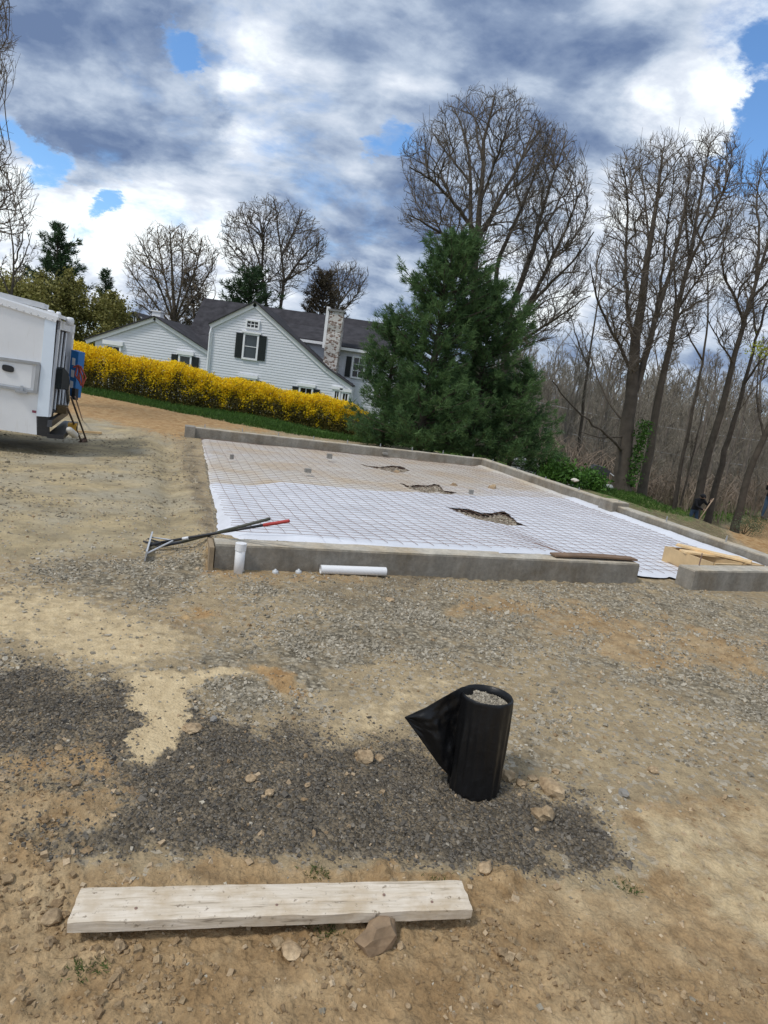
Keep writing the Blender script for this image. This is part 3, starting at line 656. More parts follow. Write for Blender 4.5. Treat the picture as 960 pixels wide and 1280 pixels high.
# ------------------------------------------------------------------ foundation
def nrm(v): v = np.asarray(v, float); return v / np.linalg.norm(v)
def wall_part(name, parent, a, b, th, ztop, zbot, side, mat=CONC, seed=0):
    """poured wall from a to b (outer top edge), th thick to the given side; a slab of dusty concrete forms its top"""
    a = np.array(a, float)[:2]; b = np.array(b, float)[:2]; d = nrm(b - a); nn = np.array([-d[1], d[0]]) * side
    L = np.linalg.norm(b - a); n = max(2, int(L / 0.12)); r = np.random.RandomState(seed)
    def strip(z0, z1, inset, jit, mm, nm, par):
        V = []; F = []
        s = np.linspace(0, L, n + 1)
        for i, si in enumerate(s):
            p = a + d * si; j = fbm(np.array([si * 2.0]), np.array([seed * 3.1]), 1.0, 3, seed)[0] * jit
            for (o, z) in ((inset, z0), (inset + j, z1), (th - inset + j * 0.6, z1), (th - inset, z0)):
                q = p + nn * o; V.append((q[0], q[1], z + (fbm(np.array([si * 3]), np.array([o * 9 + seed]), 1, 3, 4)[0] * jit * 0.7 if z == z1 else 0)))
        for i in range(n):
            k = i * 4
            for e in range(4): F.append([k + e, k + (e + 1) % 4, k + 4 + (e + 1) % 4, k + 4 + e])
        F += [[3, 2, 1, 0], [n * 4 + e for e in range(4)]]
        F = np.array(F)
        if side > 0: F = F[:, ::-1]
        return MB().add(V, [F]).build(nm, mm, par)
    o = strip(zbot, ztop - 0.016, 0, 0.004, mat, name, parent)
    strip(ztop - 0.016, ztop, 0.006, 0.012, CONCTOP, 'dusty_top', o)
    return o
def wall_thing(loc, label): return empty('foundation_wall', loc, label, 'foundation wall')
def bolts(parent, a, b, n, inset, z, side):
    a = np.array(a, float)[:2]; b = np.array(b, float)[:2]; d = nrm(b - a); nn = np.array([-d[1], d[0]]) * side
    for i in range(n):
        p = a + (b - a) * ((i + 0.5) / n) + nn * inset
        mb = MB(); mb.tube([(p[0], p[1], z - 0.02), (p[0], p[1], z + 0.085)], 0.008, 6); mb.lathe([(0.014, 0), (0.014, 0.012)], (p[0], p[1], z + 0.035), k=6)
        mb.build('anchor_bolt', STEEL, parent)
fw = wall_thing((*cA[:2], 0), 'low grey concrete wall in front with two white pipes against it')
wall_part('wall', fw, cA, cB, 0.20, WT, -0.1, 1, seed=1)
# wooden stop at the left end of the front wall
bo = MB(); q0 = cA[:2] - UX * 0.03; bo.box((*(q0 + VX * 0.12), 0.055), (0.035, 0.34, 0.26), np.array([[*UX, 0], [*VX, 0], [0, 0, 1]])); bo.build('end_board', mat_simple('muddy_board', (0.30, 0.225, 0.14), 0.9, 0.3, 9), fw)
# right front stub
u2 = nrm(cRR[:2] * 0 + gp(960, 714.5, WT)[:2] - cC[:2]); cD = cC[:2] + u2 * 1.55
fr = wall_thing((*cC[:2], 0), 'short concrete wall end right of the entrance gap, beside the wooden box')
wall_part('wall', fr, cC, cD, 0.21, WT, -0.12, 1, seed=2)
p = gp(873.6, 707, WT); mb = MB(); mb.tube([p + (0, 0, -0.05), p + (0.004, 0.0, 0.135)], 0.006, 6); mb.build('rebar_pin', RUSTY, fr)
bk = wall_thing((*cBL[:2], 0), 'long far concrete wall running from the dirt lot to the pines')
wall_part('wall', bk, cBL, cBR, 0.22, WT, -0.3, -1, seed=3)
e = nrm(cBR[:2] - cBL[:2]); en = np.array([e[1], -e[0]])
mb = MB(); mb.box((*(cBL[:2] + e * 0.09 + en * 0.16), 0.03), (0.2, 0.36, 0.38), np.array([[*e, 0], [*en, 0], [0, 0, 1]])); mb.build('end_block', CONC, bk)
bolts(bk, cBL, cBR, 9, 0.1, WT, -1)
rw = wall_thing((*cBR[:2], 0), 'concrete wall along the wooded slope on the far right side')
stepP = onpl(768, 618, cBR, np.array([_dR[1], -_dR[0], 0])); sL = np.dot(stepP[:2] - cBR[:2], _dR[:2])
pm = cBR[:2] + _dR[:2] * sL
wall_part('wall', rw, cBR[:2] + _dR[:2] * 0.0, pm, 0.20, WT + 0.003, -0.5, -1, seed=4)
off_ = np.array([-_dR[1], _dR[0]]) * 0.03
wall_part('wall', rw, pm + _dR[:2] * 0.36 + off_, cFR[:2] + off_, 0.20, WT - 0.03, -0.6, -1, seed=5)
wall_part('pilaster', rw, pm + off_ * 1.5, pm + _dR[:2] * 0.36 + off_ * 1.5, 0.32, WT + 0.035, -0.5, -1, seed=6)
bolts(rw, cBR[:2], cFR[:2], 8, 0.1, WT - 0.03, -1)

# ------------------------------------------------------------------ membrane and wire mesh
m, t, b = material('white_sheeting')
g_ = t.node('ShaderNodeNewGeometry').outputs['Position']
dm = t.node('ShaderNodeAttribute', attribute_name='dirt').outputs['Fac']
nz = t.noise(g_, 2.2, 7, 0.66); nz2 = t.noise(g_, 17, 5, 0.7); nz3 = t.noise(g_, 0.9, 4, 0.6)
mask = t.rng(t.math('ADD', t.math('MULTIPLY', dm, 0.85), t.math('MULTIPLY', t.math('SUBTRACT', t.math('ADD', t.math('MULTIPLY', nz, 0.7), t.math('MULTIPLY', nz2, 0.3)), 0.5), 1.7)), 0.25, 0.85, 0, 0.9)
cw = t.vmath('SCALE', (0.67, 0.685, 0.725), t.rng(nz, 0.3, 0.7, 0.9, 1.07))
cdirt = t.mix(t.rng(nz3, 0.46, 0.64), (0.54, 0.49, 0.41), (0.51, 0.405, 0.27))
t.l.new(t.mix(mask, cw, cdirt), b.inputs['Base Color']); b.inputs['Roughness'].default_value = 0.55
b.inputs['Specular IOR Level'].default_value = 0.3
bp = t.node('ShaderNodeBump'); bp.inputs['Distance'].default_value = 0.01; bp.inputs['Strength'].default_value = 0.5
t.l.new(t.math('ADD', t.noise(g_, 7, 5, 0.6, 1.0), t.math('MULTIPLY', nz2, 0.5)), bp.inputs['Height']); t.l.new(bp.outputs[0], b.inputs['Normal'])
SHEET = m
HOLES = [[(556.5, 636), (578, 637), (602.6, 642.5), (618, 641.5), (629.7, 640.2), (638, 645), (646, 652.8), (661, 658.3), (650, 657.5), (640.5, 658.3), (620, 656), (602.6, 653), (590, 650), (581, 647), (568, 640)],
         [(498, 602.7), (506, 604.5), (512, 606.5), (521, 605.6), (534, 606), (543, 604), (549, 606.5), (556.5, 612), (571, 615.3), (566, 617), (559, 616.7), (548, 614), (535, 615.2), (525, 613), (513, 610.8), (505, 606)],
         [(449.5, 579), (460, 581.5), (475, 582.9), (488, 582), (499.6, 582.9), (507, 584.5), (511, 587.7), (504, 590), (494, 590.5), (483, 587), (470, 585.6), (459, 582.5)]]
def memb_z(u, v):
    base = 0.012 + 0.175 * np.exp(-(np.clip(v - 0.15, 0, 99) / 1.5) ** 1.4) * (1 - sstep(3.3, 4.0, u))
    wr = 0.014 * fbm(u, v, 0.9, 3, 201) + 0.009 * np.maximum(fbm(u + 0.4 * v, v * 0.6, 3.2, 3, 207), -.1) + 0.010 * np.maximum(0, .25 - np.abs(fbm(u * .5 + .8 * v, v * .8 - .3 * u, 2.0, 3, 219)) * 2)
    return base + wr
HOLEUV = []
for H_ in HOLES:
    q = np.array([gp(px_, py_, 0.02) for px_, py_ in H_]); HOLEUV.append(np.stack(uv(q[:, 0], q[:, 1]), -1))
def hole_d(u, v): return np.max([dpoly(u, v, [tuple(p) for p in h]) for h in HOLEUV], axis=0)
def puv(px_, py_, z=0.02): q = gp(px_, py_, z); a, b_ = uv(q[0], q[1]); return float(a), float(b_)
farL = [puv(243.5, 545), (puv(247, 560)), puv(252, 585), puv(251, 603)]
nearL = [puv(252, 603), puv(262, 630), puv(274, 663, 0.12)]
seam = [puv(*q) for q in [(251, 603), (300, 599.5), (360, 604), (440, 611.5), (500, 614), (600, 620), (700, 622.5), (770, 632)]]
innerR = lambda v: uv(*(cBR[:2] + _dR[:2] * 0.5 - np.array([-_dR[1], _dR[0]]) * 0.2))[0]
_ra = uv(*cBR[:2]); _rb = uv(*cFR[:2]); uRv = lambda v: _ra[0] + (_rb[0] - _ra[0]) * (v - _ra[1]) / (_rb[1] - _ra[1]) - 0.195
uR = max(uRv(0.), uRv(8.))
vB = uv(*((cBL[:2] + cBR[:2]) / 2))[1] - 0.25
def edge_at(pts, v):
    p = sorted(pts, key=lambda q: q[1]); return np.interp(v, [q[1] for q in p], [q[0] for q in p])
def seam_v(u): return np.interp(u, [q[0] for q in seam], [q[1] for q in seam])
def sheet(name, label, lo_v, hi_v, left, step, lift, near):
    us = np.arange(-0.6, uR + 0.2, step); NV = int((vB + 0.6) / step)
    s = np.linspace(0, 1, NV)
    Uq, Sq = np.meshgrid(us, s)
    vlo = lo_v(Uq); vhi = hi_v(Uq); v = vlo + (vhi - vlo) * Sq
    lu = edge_at(left, v) + 0.012 * fbm(v, v * 0, 4.0, 3, 9)
    fr_ = (Uq - us[0]) / (us[-1] - us[0])
    ue = uRv(v); u = lu + (ue - lu) * fr_
    z = memb_z(u, v) + lift
    dl = u - lu
    z = z - 0.13 * (1 - sstep(0, 0.22, dl)) ** 1.5 * (0.5 + 0.5 * sstep(0.5, 1.2, v)) + 0.03 * (1 - sstep(0, 0.3, dl)) * fbm(v, u, 3.0, 2, 15)
    z = z + 0.05 * sstep(-0.22, -0.01, u - ue) 
    hd = hole_d(u.ravel(), v.ravel()).reshape(u.shape)
    z = z + 0.022 * np.exp(-(hd / 0.10) ** 2) * (0.15 + fbm(u, v, 2.4, 2, 33)) * (hd < 0.02)
    # lap through the entrance gap
    ua, ub_ = uv(*cB[:2])[0] + 0.03, uv(*cC[:2])[0] - 0.03
    if near:
        z = z - 0.040 * (1 - sstep(0, 0.10, v - vlo)) * (1 - sstep(1.0, 1.5, u))
        gm = sstep(ua - 0.02, ua + 0.02, u) * (1 - sstep(ub_ - 0.02, ub_ + 0.02, u))
        z = z - gm * 0.02 * (1 - sstep(-0.25, 0.1, v))
    p = A0 + u[..., None] * UX + v[..., None] * VX
    V = np.concatenate([p, z[..., None]], -1).reshape(-1, 3)
    nu = len(us); i = np.arange(NV - 1)[:, None] * nu; j = np.arange(nu - 1)[None]
    Fq = np.stack([i + j, i + j + 1, i + nu + j + 1, i + nu + j], -1).reshape(-1, 4)
    uc = u.ravel()[Fq].mean(1); vc_ = v.ravel()[Fq].mean(1)
    keep = hole_d(uc, vc_) + 0.02 * fbm(uc, vc_, 9, 2, 3) < 0
    Fq = Fq[keep]
    uu = u.ravel(); vv = v.ravel()
    if near: dirt = 0.06 + 0.5 * (1 - sstep(0.0, 0.35, vv)) * (uu < 3.6) + 0.25 * sstep(4.2, 6.5, vv) * sstep(3, 6, uu) * 0
    else: dirt = 1.02 - 0.35 * sstep(3.6, 5.2, uu - 0.35 * (vv - 5)) * (1 - sstep(5, 7, vv)) - 0.45 * np.exp(-np.clip(uu - edge_at(left, vv), 0, 9) / 0.25) + 0.25 * np.exp(-((vv - 5.2 - 0.12 * uu) / 0.5) ** 2) + 0.30 * np.exp(-((uu - 4.1 - 0.15 * vv) / 0.35) ** 2) * sstep(5.5, 6.5, vv)
    used = np.unique(Fq); mp = np.full(len(V), -1); mp[used] = np.arange(len(used))
    o0 = np.array([V[used][:, 0].mean(), V[used][:, 1].mean(), V[used][:, 2].min()])
    me = mesh_np(name, V[used] - o0, [mp[Fq]], True, {'dirt': ('FLOAT', dirt[used])})
    o = link(name, me, SHEET, None, o0)
    return tag(o, label, 'membrane')
ugA, ugB = uv(*cB[:2])[0] + 0.02, uv(*cC[:2])[0] - 0.02
VLAP = puv(826, 724.5, 0.0)[1] + 0.09
def front_edge(u):
    e_ = 0.185 + 0.02 * np.sin(u * 5)
    e_ = np.where(u < 1.2, np.maximum(e_, 0.40 - 0.23 * np.clip(u, 0, 1.2) / 1.2), e_)
    gm = sstep(ugA - 0.05, ugA + 0.03, u) * (1 - sstep(ugB - 0.01, ugB + 0.06, u))
    c_ = (u - (ugA + ugB) / 2) / ((ugB - ugA) / 2)
    return e_ * (1 - gm) + gm * (VLAP - 0.10 * np.sqrt(np.clip(1 - 0.9 * c_ * c_, 0, 1)))
sheet('membrane', 'clean white plastic sheet covering the near half of the slab bed', front_edge, lambda u: seam_v(u) + 0.0, nearL + [(nearL[-1][0], -1.0)], 0.029, 0.012, True)
sheet('membrane', 'muddy white plastic sheet covering the far half of the slab bed', lambda u: seam_v(u) - 0.3, lambda u: np.full_like(u, vB), farL, 0.032, -0.004, False)

wm = empty('wire_mesh', P3(0, 0, 0.05), 'rusty steel wire mesh laid over the white plastic sheets', 'wire mesh')
G = 0.152
sag = lambda u, v: memb_z(u, v) + 0.024 + 0.010 * fbm(u, v, 0.8, 2, 301)
wr_ = np.random.RandomState(3)
def wire(us_, vs_):
    z = sag(us_, vs_) + 0.04 * sstep(-0.05, 0.03, hole_d(us_, vs_)) * 0
    p = A0 + us_[:, None] * UX + vs_[:, None] * VX
    P = np.concatenate([p, z[:, None]], -1)
    MB().tube(P, 0.0021, 4, False).build('wire', RUSTY, wm)
for k in range(200):
    u0 = 0.02 + k * G
    if u0 > uR - 0.05: break
    vs_ = np.arange(0.02, vB - 0.05, 0.16); us_ = u0 + 0.012 * fbm(vs_, vs_ * 0 + k, 0.7, 2, 71) + 0.012 * np.sin(vs_ * 0.8)
    le = np.where(vs_ < seam_v(us_), edge_at(nearL, vs_), edge_at(farL, vs_)) + 0.18
    ok = (us_ > le - .08) & (us_ < uRv(vs_) - .03) & (vs_ > front_edge(us_) + .1)
    if ok.sum() > 3: wire(us_[ok], vs_[ok])
for k in range(200):
    v0 = 0.46 + k * G
    if v0 > vB - 0.05: break
    le = float(edge_at(nearL if v0 < seam[2][1] else farL, v0)) + 0.14 + wr_.uniform(0, 0.06)
    us_ = np.arange(le - .06, float(uRv(v0)) - 0.03, 0.16); vs_ = v0 + 0.014 * fbm(us_, us_ * 0 + k, 0.6, 2, 77)
    
    wire(us_, vs_)

hp_ = []
for h_ in HOLEUV:
    lo, hi_ = h_.min(0), h_.max(0); q = rs.uniform(lo, hi_, (900, 2)); q = q[dpoly(q[:, 0], q[:, 1], [tuple(x) for x in h_]) > -.05]; hp_.append(A0 + q[:, :1] * UX + q[:, 1:] * VX)
hp_ = np.vstack(hp_); hz = ground(hp_[:, 0], hp_[:, 1])
tag(link('hole_gravel', stone_mesh('hole_gravel', np.stack([hp_[:, 0], hp_[:, 1], hz], -1), np.clip(rs.lognormal(math.log(.022), .4, len(hp_)), .01, .06), rs.beta(2, 2, len(hp_)), 57, lift=.3), GREYST), 'grey gravel bared in the holes cut through the sheets', kind='stuff')
# ------------------------------------------------------------------ rocks and blocks
m, t, b = material('fieldstone')
v = t.node('ShaderNodeTexCoord').outputs['Object']
oi = t.node('ShaderNodeObjectInfo')
c = t.mix(t.rng(t.noise(v, 9, 6, 0.65), 0.35, 0.68), (0.29, 0.20, 0.115), (0.58, 0.44, 0.275))
c = t.vmath('SCALE', c, t.math('MULTIPLY', t.rng(t.noise(v, 60, 5, 0.7), 0.3, 0.7, 0.7, 1.25), t.rng(oi.outputs['Random'], 0, 1, 0.82, 1.12)))
t.l.new(c, b.inputs['Base Color']); b.inputs['Roughness'].default_value = 0.9; b.inputs['Specular IOR Level'].default_value = 0.2
bp = t.node('ShaderNodeBump'); bp.inputs['Distance'].default_value = 0.006; t.l.new(t.noise(v, 40, 6, 0.7), bp.inputs['Height']); t.l.new(bp.outputs[0], b.inputs['Normal'])
FIELD = m
GREYROCK = mat_simple('grey_block', (0.25, 0.235, 0.21), 0.9, 0.2, 12, bump=0.004)
def rock(px, py, wpx, label, seed, flat=0.75, z=None, name='rock', mat=None, group=None, sub=2, onm=False, rough=0.85):
    """a single stone; px,py is its foot, wpx its width in the photo"""
    p = gpt(px, py) if z is None else gp(px, py, z)
    if onm: a_, b_ = uv(p[0], p[1]); p = gp(px, py, float(memb_z(np.array([a_]), np.array([b_]))[0]) + 0.012)
    s = wpx / F * float(np.dot(p - CAM, CF)) / 2
    q = p + np.array([0, 1, 0]) * s * 0.5
    if z is None: q = np.array([q[0], q[1], gz(q[0], q[1])])
    s *= .86; me = lump_mesh(name, [((0, 0, s * flat * 0.55), s)], seed, sub, rough, flat)
    o = link(name, me, mat or FIELD, None, q)
    return tag(o, label, 'rock', group)
rock(472, 1187, 50, 'brown boulder propped against the front edge of the white plank', 11, 0.95, mat=mat_simple('brown_boulder', (.27, .185, .11), .95, .45, 14, bump=.006))
rock(500, 1186, 11, 'pebble sized tan stone touching the boulder beside the plank', 12)
rock(691, 995, 34, 'largest tan stone in the row right of the black plastic tube', 13, 0.65)
rock(681, 1025, 27, 'square cut tan stone lying alone below the row of stones', 14, 0.75)
rock(635, 977, 19, 'tan stone touching the right foot of the black plastic tube', 15, 0.85)
rock(652, 984, 14, 'round small stone second from the black plastic tube', 16, 0.8)
rock(666, 977, 18, 'flat orange stone behind the row by the black tube', 17, 0.4)
rock(695, 968, 10, 'little pale stone behind the largest tan stone', 18)
rock(605, 1090, 18, 'tan stone off the right end of the white plank', 19, 0.8)
rock(455, 952, 24, 'craggy tan rock left of the black plastic tube', 20, 0.9)
rock(474, 951, 16, 'orange stone just right of the craggy tan rock', 21, 0.7)
rock(487, 753, 14, 'lone pale stone below the lying white pipe', 22, 0.5)
rock(336, 995, 13, 'pale broken stone in the dark gravel left of centre', 23, 0.7)
rock(313, 978, 13, 'pale yellow stone above the broken stone in dark gravel', 24, 0.8)
rock(147, 1189, 19, 'round grey tan stone under the left end of the plank', 25, 0.95)
rock(62, 1155, 26, 'lumpy stone left of the plank end', 26, 0.7)
rock(60, 1185, 19, 'second lumpy stone below the left plank end', 27, 0.8)
rock(362, 1198, 34, 'flat muddy slab of stone below the plank middle', 28, 0.35)
rock(780, 996, 15, 'grey stone far right of the row by the black tube', 29, 0.7, mat=GREYROCK)
rock(818, 967, 16, 'brown stone in the gravel patch farthest right of the tube', 30, 0.7)
rock(436, 1035, 7, 'tiny white stone in the dark gravel above the plank', 31)
rock(384, 985, 8, 'tiny yellow stone in the dark gravel right of the sand', 32)
rock(510, 1262, 10, 'tan stone near the bottom edge below the boulder', 33)
rock(238, 918, 24, 'brown dirt crusted stone beside the sand streak', 34, 0.5)
rock(266, 902, 12, 'dark grey stone in the gravel right of the sand streak', 35, 0.7, mat=GREYROCK)
rock(568, 606, 11, 'upright tan rock on the sheet beside the middle hole', 36, 1.0, onm=True)
rock(616, 609, 12, 'round brown boulder sitting alone on the far sheet', 37, 0.95, onm=True)
rock(496, 590, 9, 'tan rock at the rim of the farthest hole', 38, 0.9, onm=True)
rock(719, 602, 9, 'white rock resting on top of the right wall', 39, 0.7, z=WT + 0.003, mat=mat_simple('pale_stone', (0.6, 0.55, 0.47), 0.9, 0.2))
rock(602.5, 579, 6, 'little grey rock near the far corner of the bed', 40, 0.8, onm=True, mat=GREYROCK)
def chair_block(px, py, wpx, hpx, label, yaw):
    p = gp(px, py, 0.07); s = float(np.dot(p - CAM, CF)) / F
    c_, s_ = math.cos(yaw), math.sin(yaw)
    ax = np.array([[c_, s_, 0], [-s_, c_, 0], [0, 0, 1]])
    mb = MB(); w_, h_ = wpx * s, hpx * s
    mb.box(p + (0, 0, h_ / 2), (w_, w_ * 0.8, h_), ax)
    o = mb.build('concrete_block', GREYROCK, None, origin=p); 
    bv = o.modifiers.new('bevel', 'BEVEL'); bv.width = 0.006; bv.segments = 2
    tag(o, label, 'block')
chair_block(289.5, 574, 4.5, 6, 'small grey spacer block near the left edge of the far sheet', 0.5)
chair_block(411.5, 573, 6.5, 6, 'grey spacer block in the middle of the far sheet', 0.3)
chair_block(384.5, 590.5, 8, 5, 'flat grey spacer block on the muddy band of the sheet', 0.35)
chair_block(588.5, 617.5, 5.5, 5.5, 'grey spacer block right of the middle hole', 0.2)
chair_block(540.5, 572.5, 8, 2.5, 'flat pale block lying near the far wall', 0.3)
chair_block(481, 568, 7, 2.5, 'flat pale block left of the other by the far wall', 0.3)

# ------------------------------------------------------------------ board on the wall, wooden box
p0, p1 = gp(695, 696.5, WT + 0.012), gp(797, 701.5, WT + 0.012); d = nrm(p1 - p0); nn = np.array([-d[1], d[0], 0])
mb = MB(); L_ = np.linalg.norm(p1 - p0)
for i in range(8):
    a_ = p0 + d * L_ * i / 8; b_ = p0 + d * L_ * (i + 1) / 8; za = 0.012 * math.sin(i / 8 * 3.1); zb = 0.012 * math.sin((i + 1) / 8 * 3.1)
    mb.slab([a_ + (0, 0, za), b_ + (0, 0, zb), b_ + nn * 0.11 + (0, 0, zb), a_ + nn * 0.11 + (0, 0, za)], (0, 0, 0.017))
tag(mb.build('form_board', OLDPLY), 'warped brown board lying on top of the front wall', 'board')

b0, b1, b2 = gp(829, 697.5, 0.06), gp(850, 709, 0.075), None
zb_ = 0.045
P0 = gp(828.5, 696.5, zb_); 
du = nrm(P3(1, 0, 0) - P3(0, 0, 0)); 
top = lambda x, y, z=zb_ + 0.15: gp(x, y, z)
T0, T1, T2, T3 = top(830, 682.3), top(893, 704.5), top(957, 706.8), top(884, 688.5)
wb = empty('wooden_box', (*T0[:2], zb_), 'raw wooden box frame with cross boards standing in the entrance corner', 'wooden box')
def plank_side(a, b, th, z0, z1, name, mat, tone):
    d_ = nrm(b - a); nn_ = np.array([-d_[1], d_[0], 0])
    if np.dot(((T0 + T2) / 2 - a), nn_) < 0: nn_ = -nn_
    q = [(*a[:2], z0), (*b[:2], z0), (*(b + nn_ * th)[:2], z0), (*(a + nn_ * th)[:2], z0)]
    mb = MB().slab(q, (0, 0, z1 - z0), tone); return mb.build(name, mat, wb)
for (a, b_, tn) in ((T0, T1, .35), (T1, T2, .6), (T2, T3, .5), (T3, T0, .7)):
    d_ = nrm(b_ - a); plank_side(a + d_ * 0.012, b_ - d_ * 0.012, 0.03, zb_ - 0.03, zb_ + 0.15, 'side_board', PLY, tn)
def top_board(a, b, wd, z, tone):
    a = np.asarray(a); b = np.asarray(b); d_ = nrm(b - a); nn_ = np.array([-d_[1], d_[0], 0])
    mb = MB().slab([a - nn_ * wd / 2 + (0, 0, z), b - nn_ * wd / 2 + (0, 0, z), b + nn_ * wd / 2 + (0, 0, z), a + nn_ * wd / 2 + (0, 0, z)], (0, 0, 0.02), tone)
    mb.build('cross_board', PLY, wb)
top_board(T0 * .62 + T1 * .38, T3 * .40 + T2 * .60, 0.13, 0.002, .95)
top_board(T0 * .72 + T3 * .28, T1 * .3 + T2 * .7, 0.13, 0.023, 1.0)
mi = MB(); c4 = (T0 + T1 + T2 + T3) / 4
mi.bar((*(T0 * .45 + T3 * .55)[:2], zb_ + 0.07), (*(T1 * .45 + T2 * .55)[:2], zb_ + 0.1), 0.03, 0.13, col=.3); mi.build('divider', PLY, wb)

# ------------------------------------------------------------------ pipes
pt = empty('drain_pipe', (*gp(299, 711)[:2], 0), 'white plastic pipe standing upright against the front wall', 'pipe')
_q = gpt(297, 712); _u = uv(_q[0], _q[1])[0]; _w = xy(_u, -0.052); pb = np.array([_w[0], _w[1], gz(*_w)]); pn = nrm(np.array([UX[1], -UX[0]]))
ptop = onpl(301.5, 679.5, pb, np.array([pn[0], pn[1], 0])) 
rr_ = 6.2 / F * float(np.dot(pb - CAM, CF))
mb = MB(); mb.tube([pb - (0, 0, .05), ptop], rr_, 20); mb.build('pipe', PVC, pt, True)
dv = nrm(ptop - pb); mb = MB(); mb.tube([ptop - dv * 0.055, ptop - dv * 0.053, ptop + dv * 0.004, ptop + dv * 0.006], [rr_ * .9, rr_ * 1.12, rr_ * 1.12, rr_ * .7], 20); mb.build('cap', PVC, pt)
la, lb = [np.array([*xy(uv(*gpt(q_, 714)[:2])[0], -0.05), 0]) for q_ in (397.5, 475)]; la[2] = gz(la[0], la[1]); lb[2] = gz(lb[0], lb[1]); rl = 5.6 / F * float(np.dot(la - CAM, CF)); la[2] = max(la[2], lb[2]) + rl + .004; lb[2] = la[2] + 0.003
lp = empty('drain_pipe', la - (0, 0, rl), 'white plastic pipe lying on the gravel along the front wall', 'pipe')
d = nrm(lb - la); x_ = np.cross(d, (0, 0, 1)); x_ /= np.linalg.norm(x_); y_ = np.cross(x_, d); k = 24
V = []; 
for (pp, r_) in ((la, rl), (lb, rl), (lb, rl * .9), (la, rl * .9)):
    for q in range(k): V.append(pp + r_ * (math.cos(q * 2 * math.pi / k) * x_ + math.sin(q * 2 * math.pi / k) * y_))
Fp = [[a_ * k + q, a_ * k + (q + 1) % k, ((a_ + 1) % 4) * k + (q + 1) % k, ((a_ + 1) % 4) * k + q] for a_ in range(4) for q in range(k)]
MB().add(V, [np.array(Fp)]).build('pipe', PVC, lp)
for (x_, y_, lab) in ((344, 716, 'small clear plastic cap in the soil right of the upright pipe'), (373, 716, 'little white pipe stub poking out between the two pipes')):
    p = gpt(x_, y_); s = 1 / F * float(np.dot(p - CAM, CF))
    mb = MB(); mb.lathe([(4 * s, -.02), (4 * s, 1.6 * s), (3.4 * s, 3 * s), (1.5 * s, 3.6 * s), (1.2 * s, 5 * s), (.3 * s, 5.1 * s)], p, k=16)
    tag(mb.build('pipe_cap', mat_simple('dull_pvc', (0.55, 0.57, 0.58), 0.4, 0.1), None, True), lab, 'pipe cap')

# ------------------------------------------------------------------ asphalt rake and second tool
def seg(a, b, n=2): return [a + (b - a) * i / (n - 1) for i in range(n)]
h0, h1 = gpt(179.5, 702), gpt(187, 676)
rk = empty('asphalt_rake', h0, 'long rake with silver head and red tipped black shaft', 'rake')
hm = (h0 + h1) / 2; hd_ = nrm(h1 - h0)
bl = MB(); bl.slab([h0 + (0.0, 0, .0), h1, h1 + np.array([0.012, 0.005, 0]), h0 + np.array([0.012, 0.005, 0])], (0.012, 0, 0.085)); bl.build('rake_head', ALU, rk)
e1 = gp(362, 651, 0.43); s0 = hm + np.array([0.10, 0.04, 0.075])
sA = s0; full = e1 - sA
mb = MB(); mb.tube(seg(sA, sA + full * .80, 4), 0.0115, 10); mb.build('shaft', BLACKM, rk, True)
mb = MB(); mb.tube([sA + full * .80, sA + full * .803, sA + full * .995, sA + full], [.011, .0145, .0145, .010], 10); mb.build('grip', REDGRIP, rk, True)
for q in (h0 + hd_ * .06, h1 - hd_ * .06):
    mb = MB(); mb.tube([q + (0.015, 0, .05), sA + full * .10], 0.007, 6); mb.build('brace', ALU, rk)
mb = MB(); mb.tube([hm + (0.012, 0, .045), sA], 0.012, 8); mb.build('socket', BLACKM, rk)
mb = MB(); q = sA + full * .17; mb.tube([q, q + full * .05], 0.0125, 10); mb.build('sticker', WHITE, rk, True)
g0 = gpt(206, 687); g1 = gp(337, 648.5, 0.45)
tk = empty('hand_tamper', g0, 'olive shafted tool lying beside the rake with black forked head', 'hand tool')
mb = MB(); s2 = g0 + np.array([0.12, .05, .07]); f2 = g1 - s2
mb.tube(seg(s2, g1, 3), 0.013, 10); mb.build('shaft', OLIVE, tk, True)
mb = MB()
for o in (-.05, 0, .05):
    mb.tube([g0 + np.array([-.16, -.02 + o, .05 + .3 * abs(o)]), g0 + np.array([-.02, o, .035]), s2], [.006, .009, .012], 6)
mb.build('fork_head', BLACKM, tk)

# ------------------------------------------------------------------ white plank in the foreground
m, t, b = material('weathered_white_wood')
v = t.node('ShaderNodeTexCoord').outputs['Object']
mp_ = t.node('ShaderNodeMapping'); t.l.new(v, mp_.inputs[0]); mp_.inputs['Scale'].default_value = (1.2, 14, 14)
gr = t.noise(mp_.outputs[0], 5, 7, 0.62, 0.6); bl_ = t.noise(v, 7, 6, 0.65); sp_ = t.noise(v, 40, 4, 0.7)
c = t.mix(t.rng(gr, 0.38, 0.62), (0.56, 0.475, 0.36), (0.72, 0.635, 0.52))
c = t.mix(t.rng(bl_, 0.46, 0.66, 0, 0.7), c, (0.47, 0.36, 0.23))
c = t.mix(t.rng(gr, 0.32, 0.40, 0.85, 0), c, (0.24, 0.19, 0.14))
c = t.mix(t.rng(sp_, 0.60, 0.68, 0, 0.8), c, (0.2, 0.15, 0.10))
t.l.new(c, b.inputs['Base Color']); b.inputs['Roughness'].default_value = 0.85; b.inputs['Specular IOR Level'].default_value = 0.2
bp = t.node('ShaderNodeBump'); bp.inputs['Distance'].default_value = 0.004; bp.inputs['Strength'].default_value = 0.8; t.l.new(gr, bp.inputs['Height']); t.l.new(bp.outputs[0], b.inputs['Normal'])
OLDW = m
zt = 0.075
a, b_, c_, d_ = gp(84, 1153, zt), gp(591, 1136, zt), gp(577, 1099.5, zt), gp(101, 1109, zt)
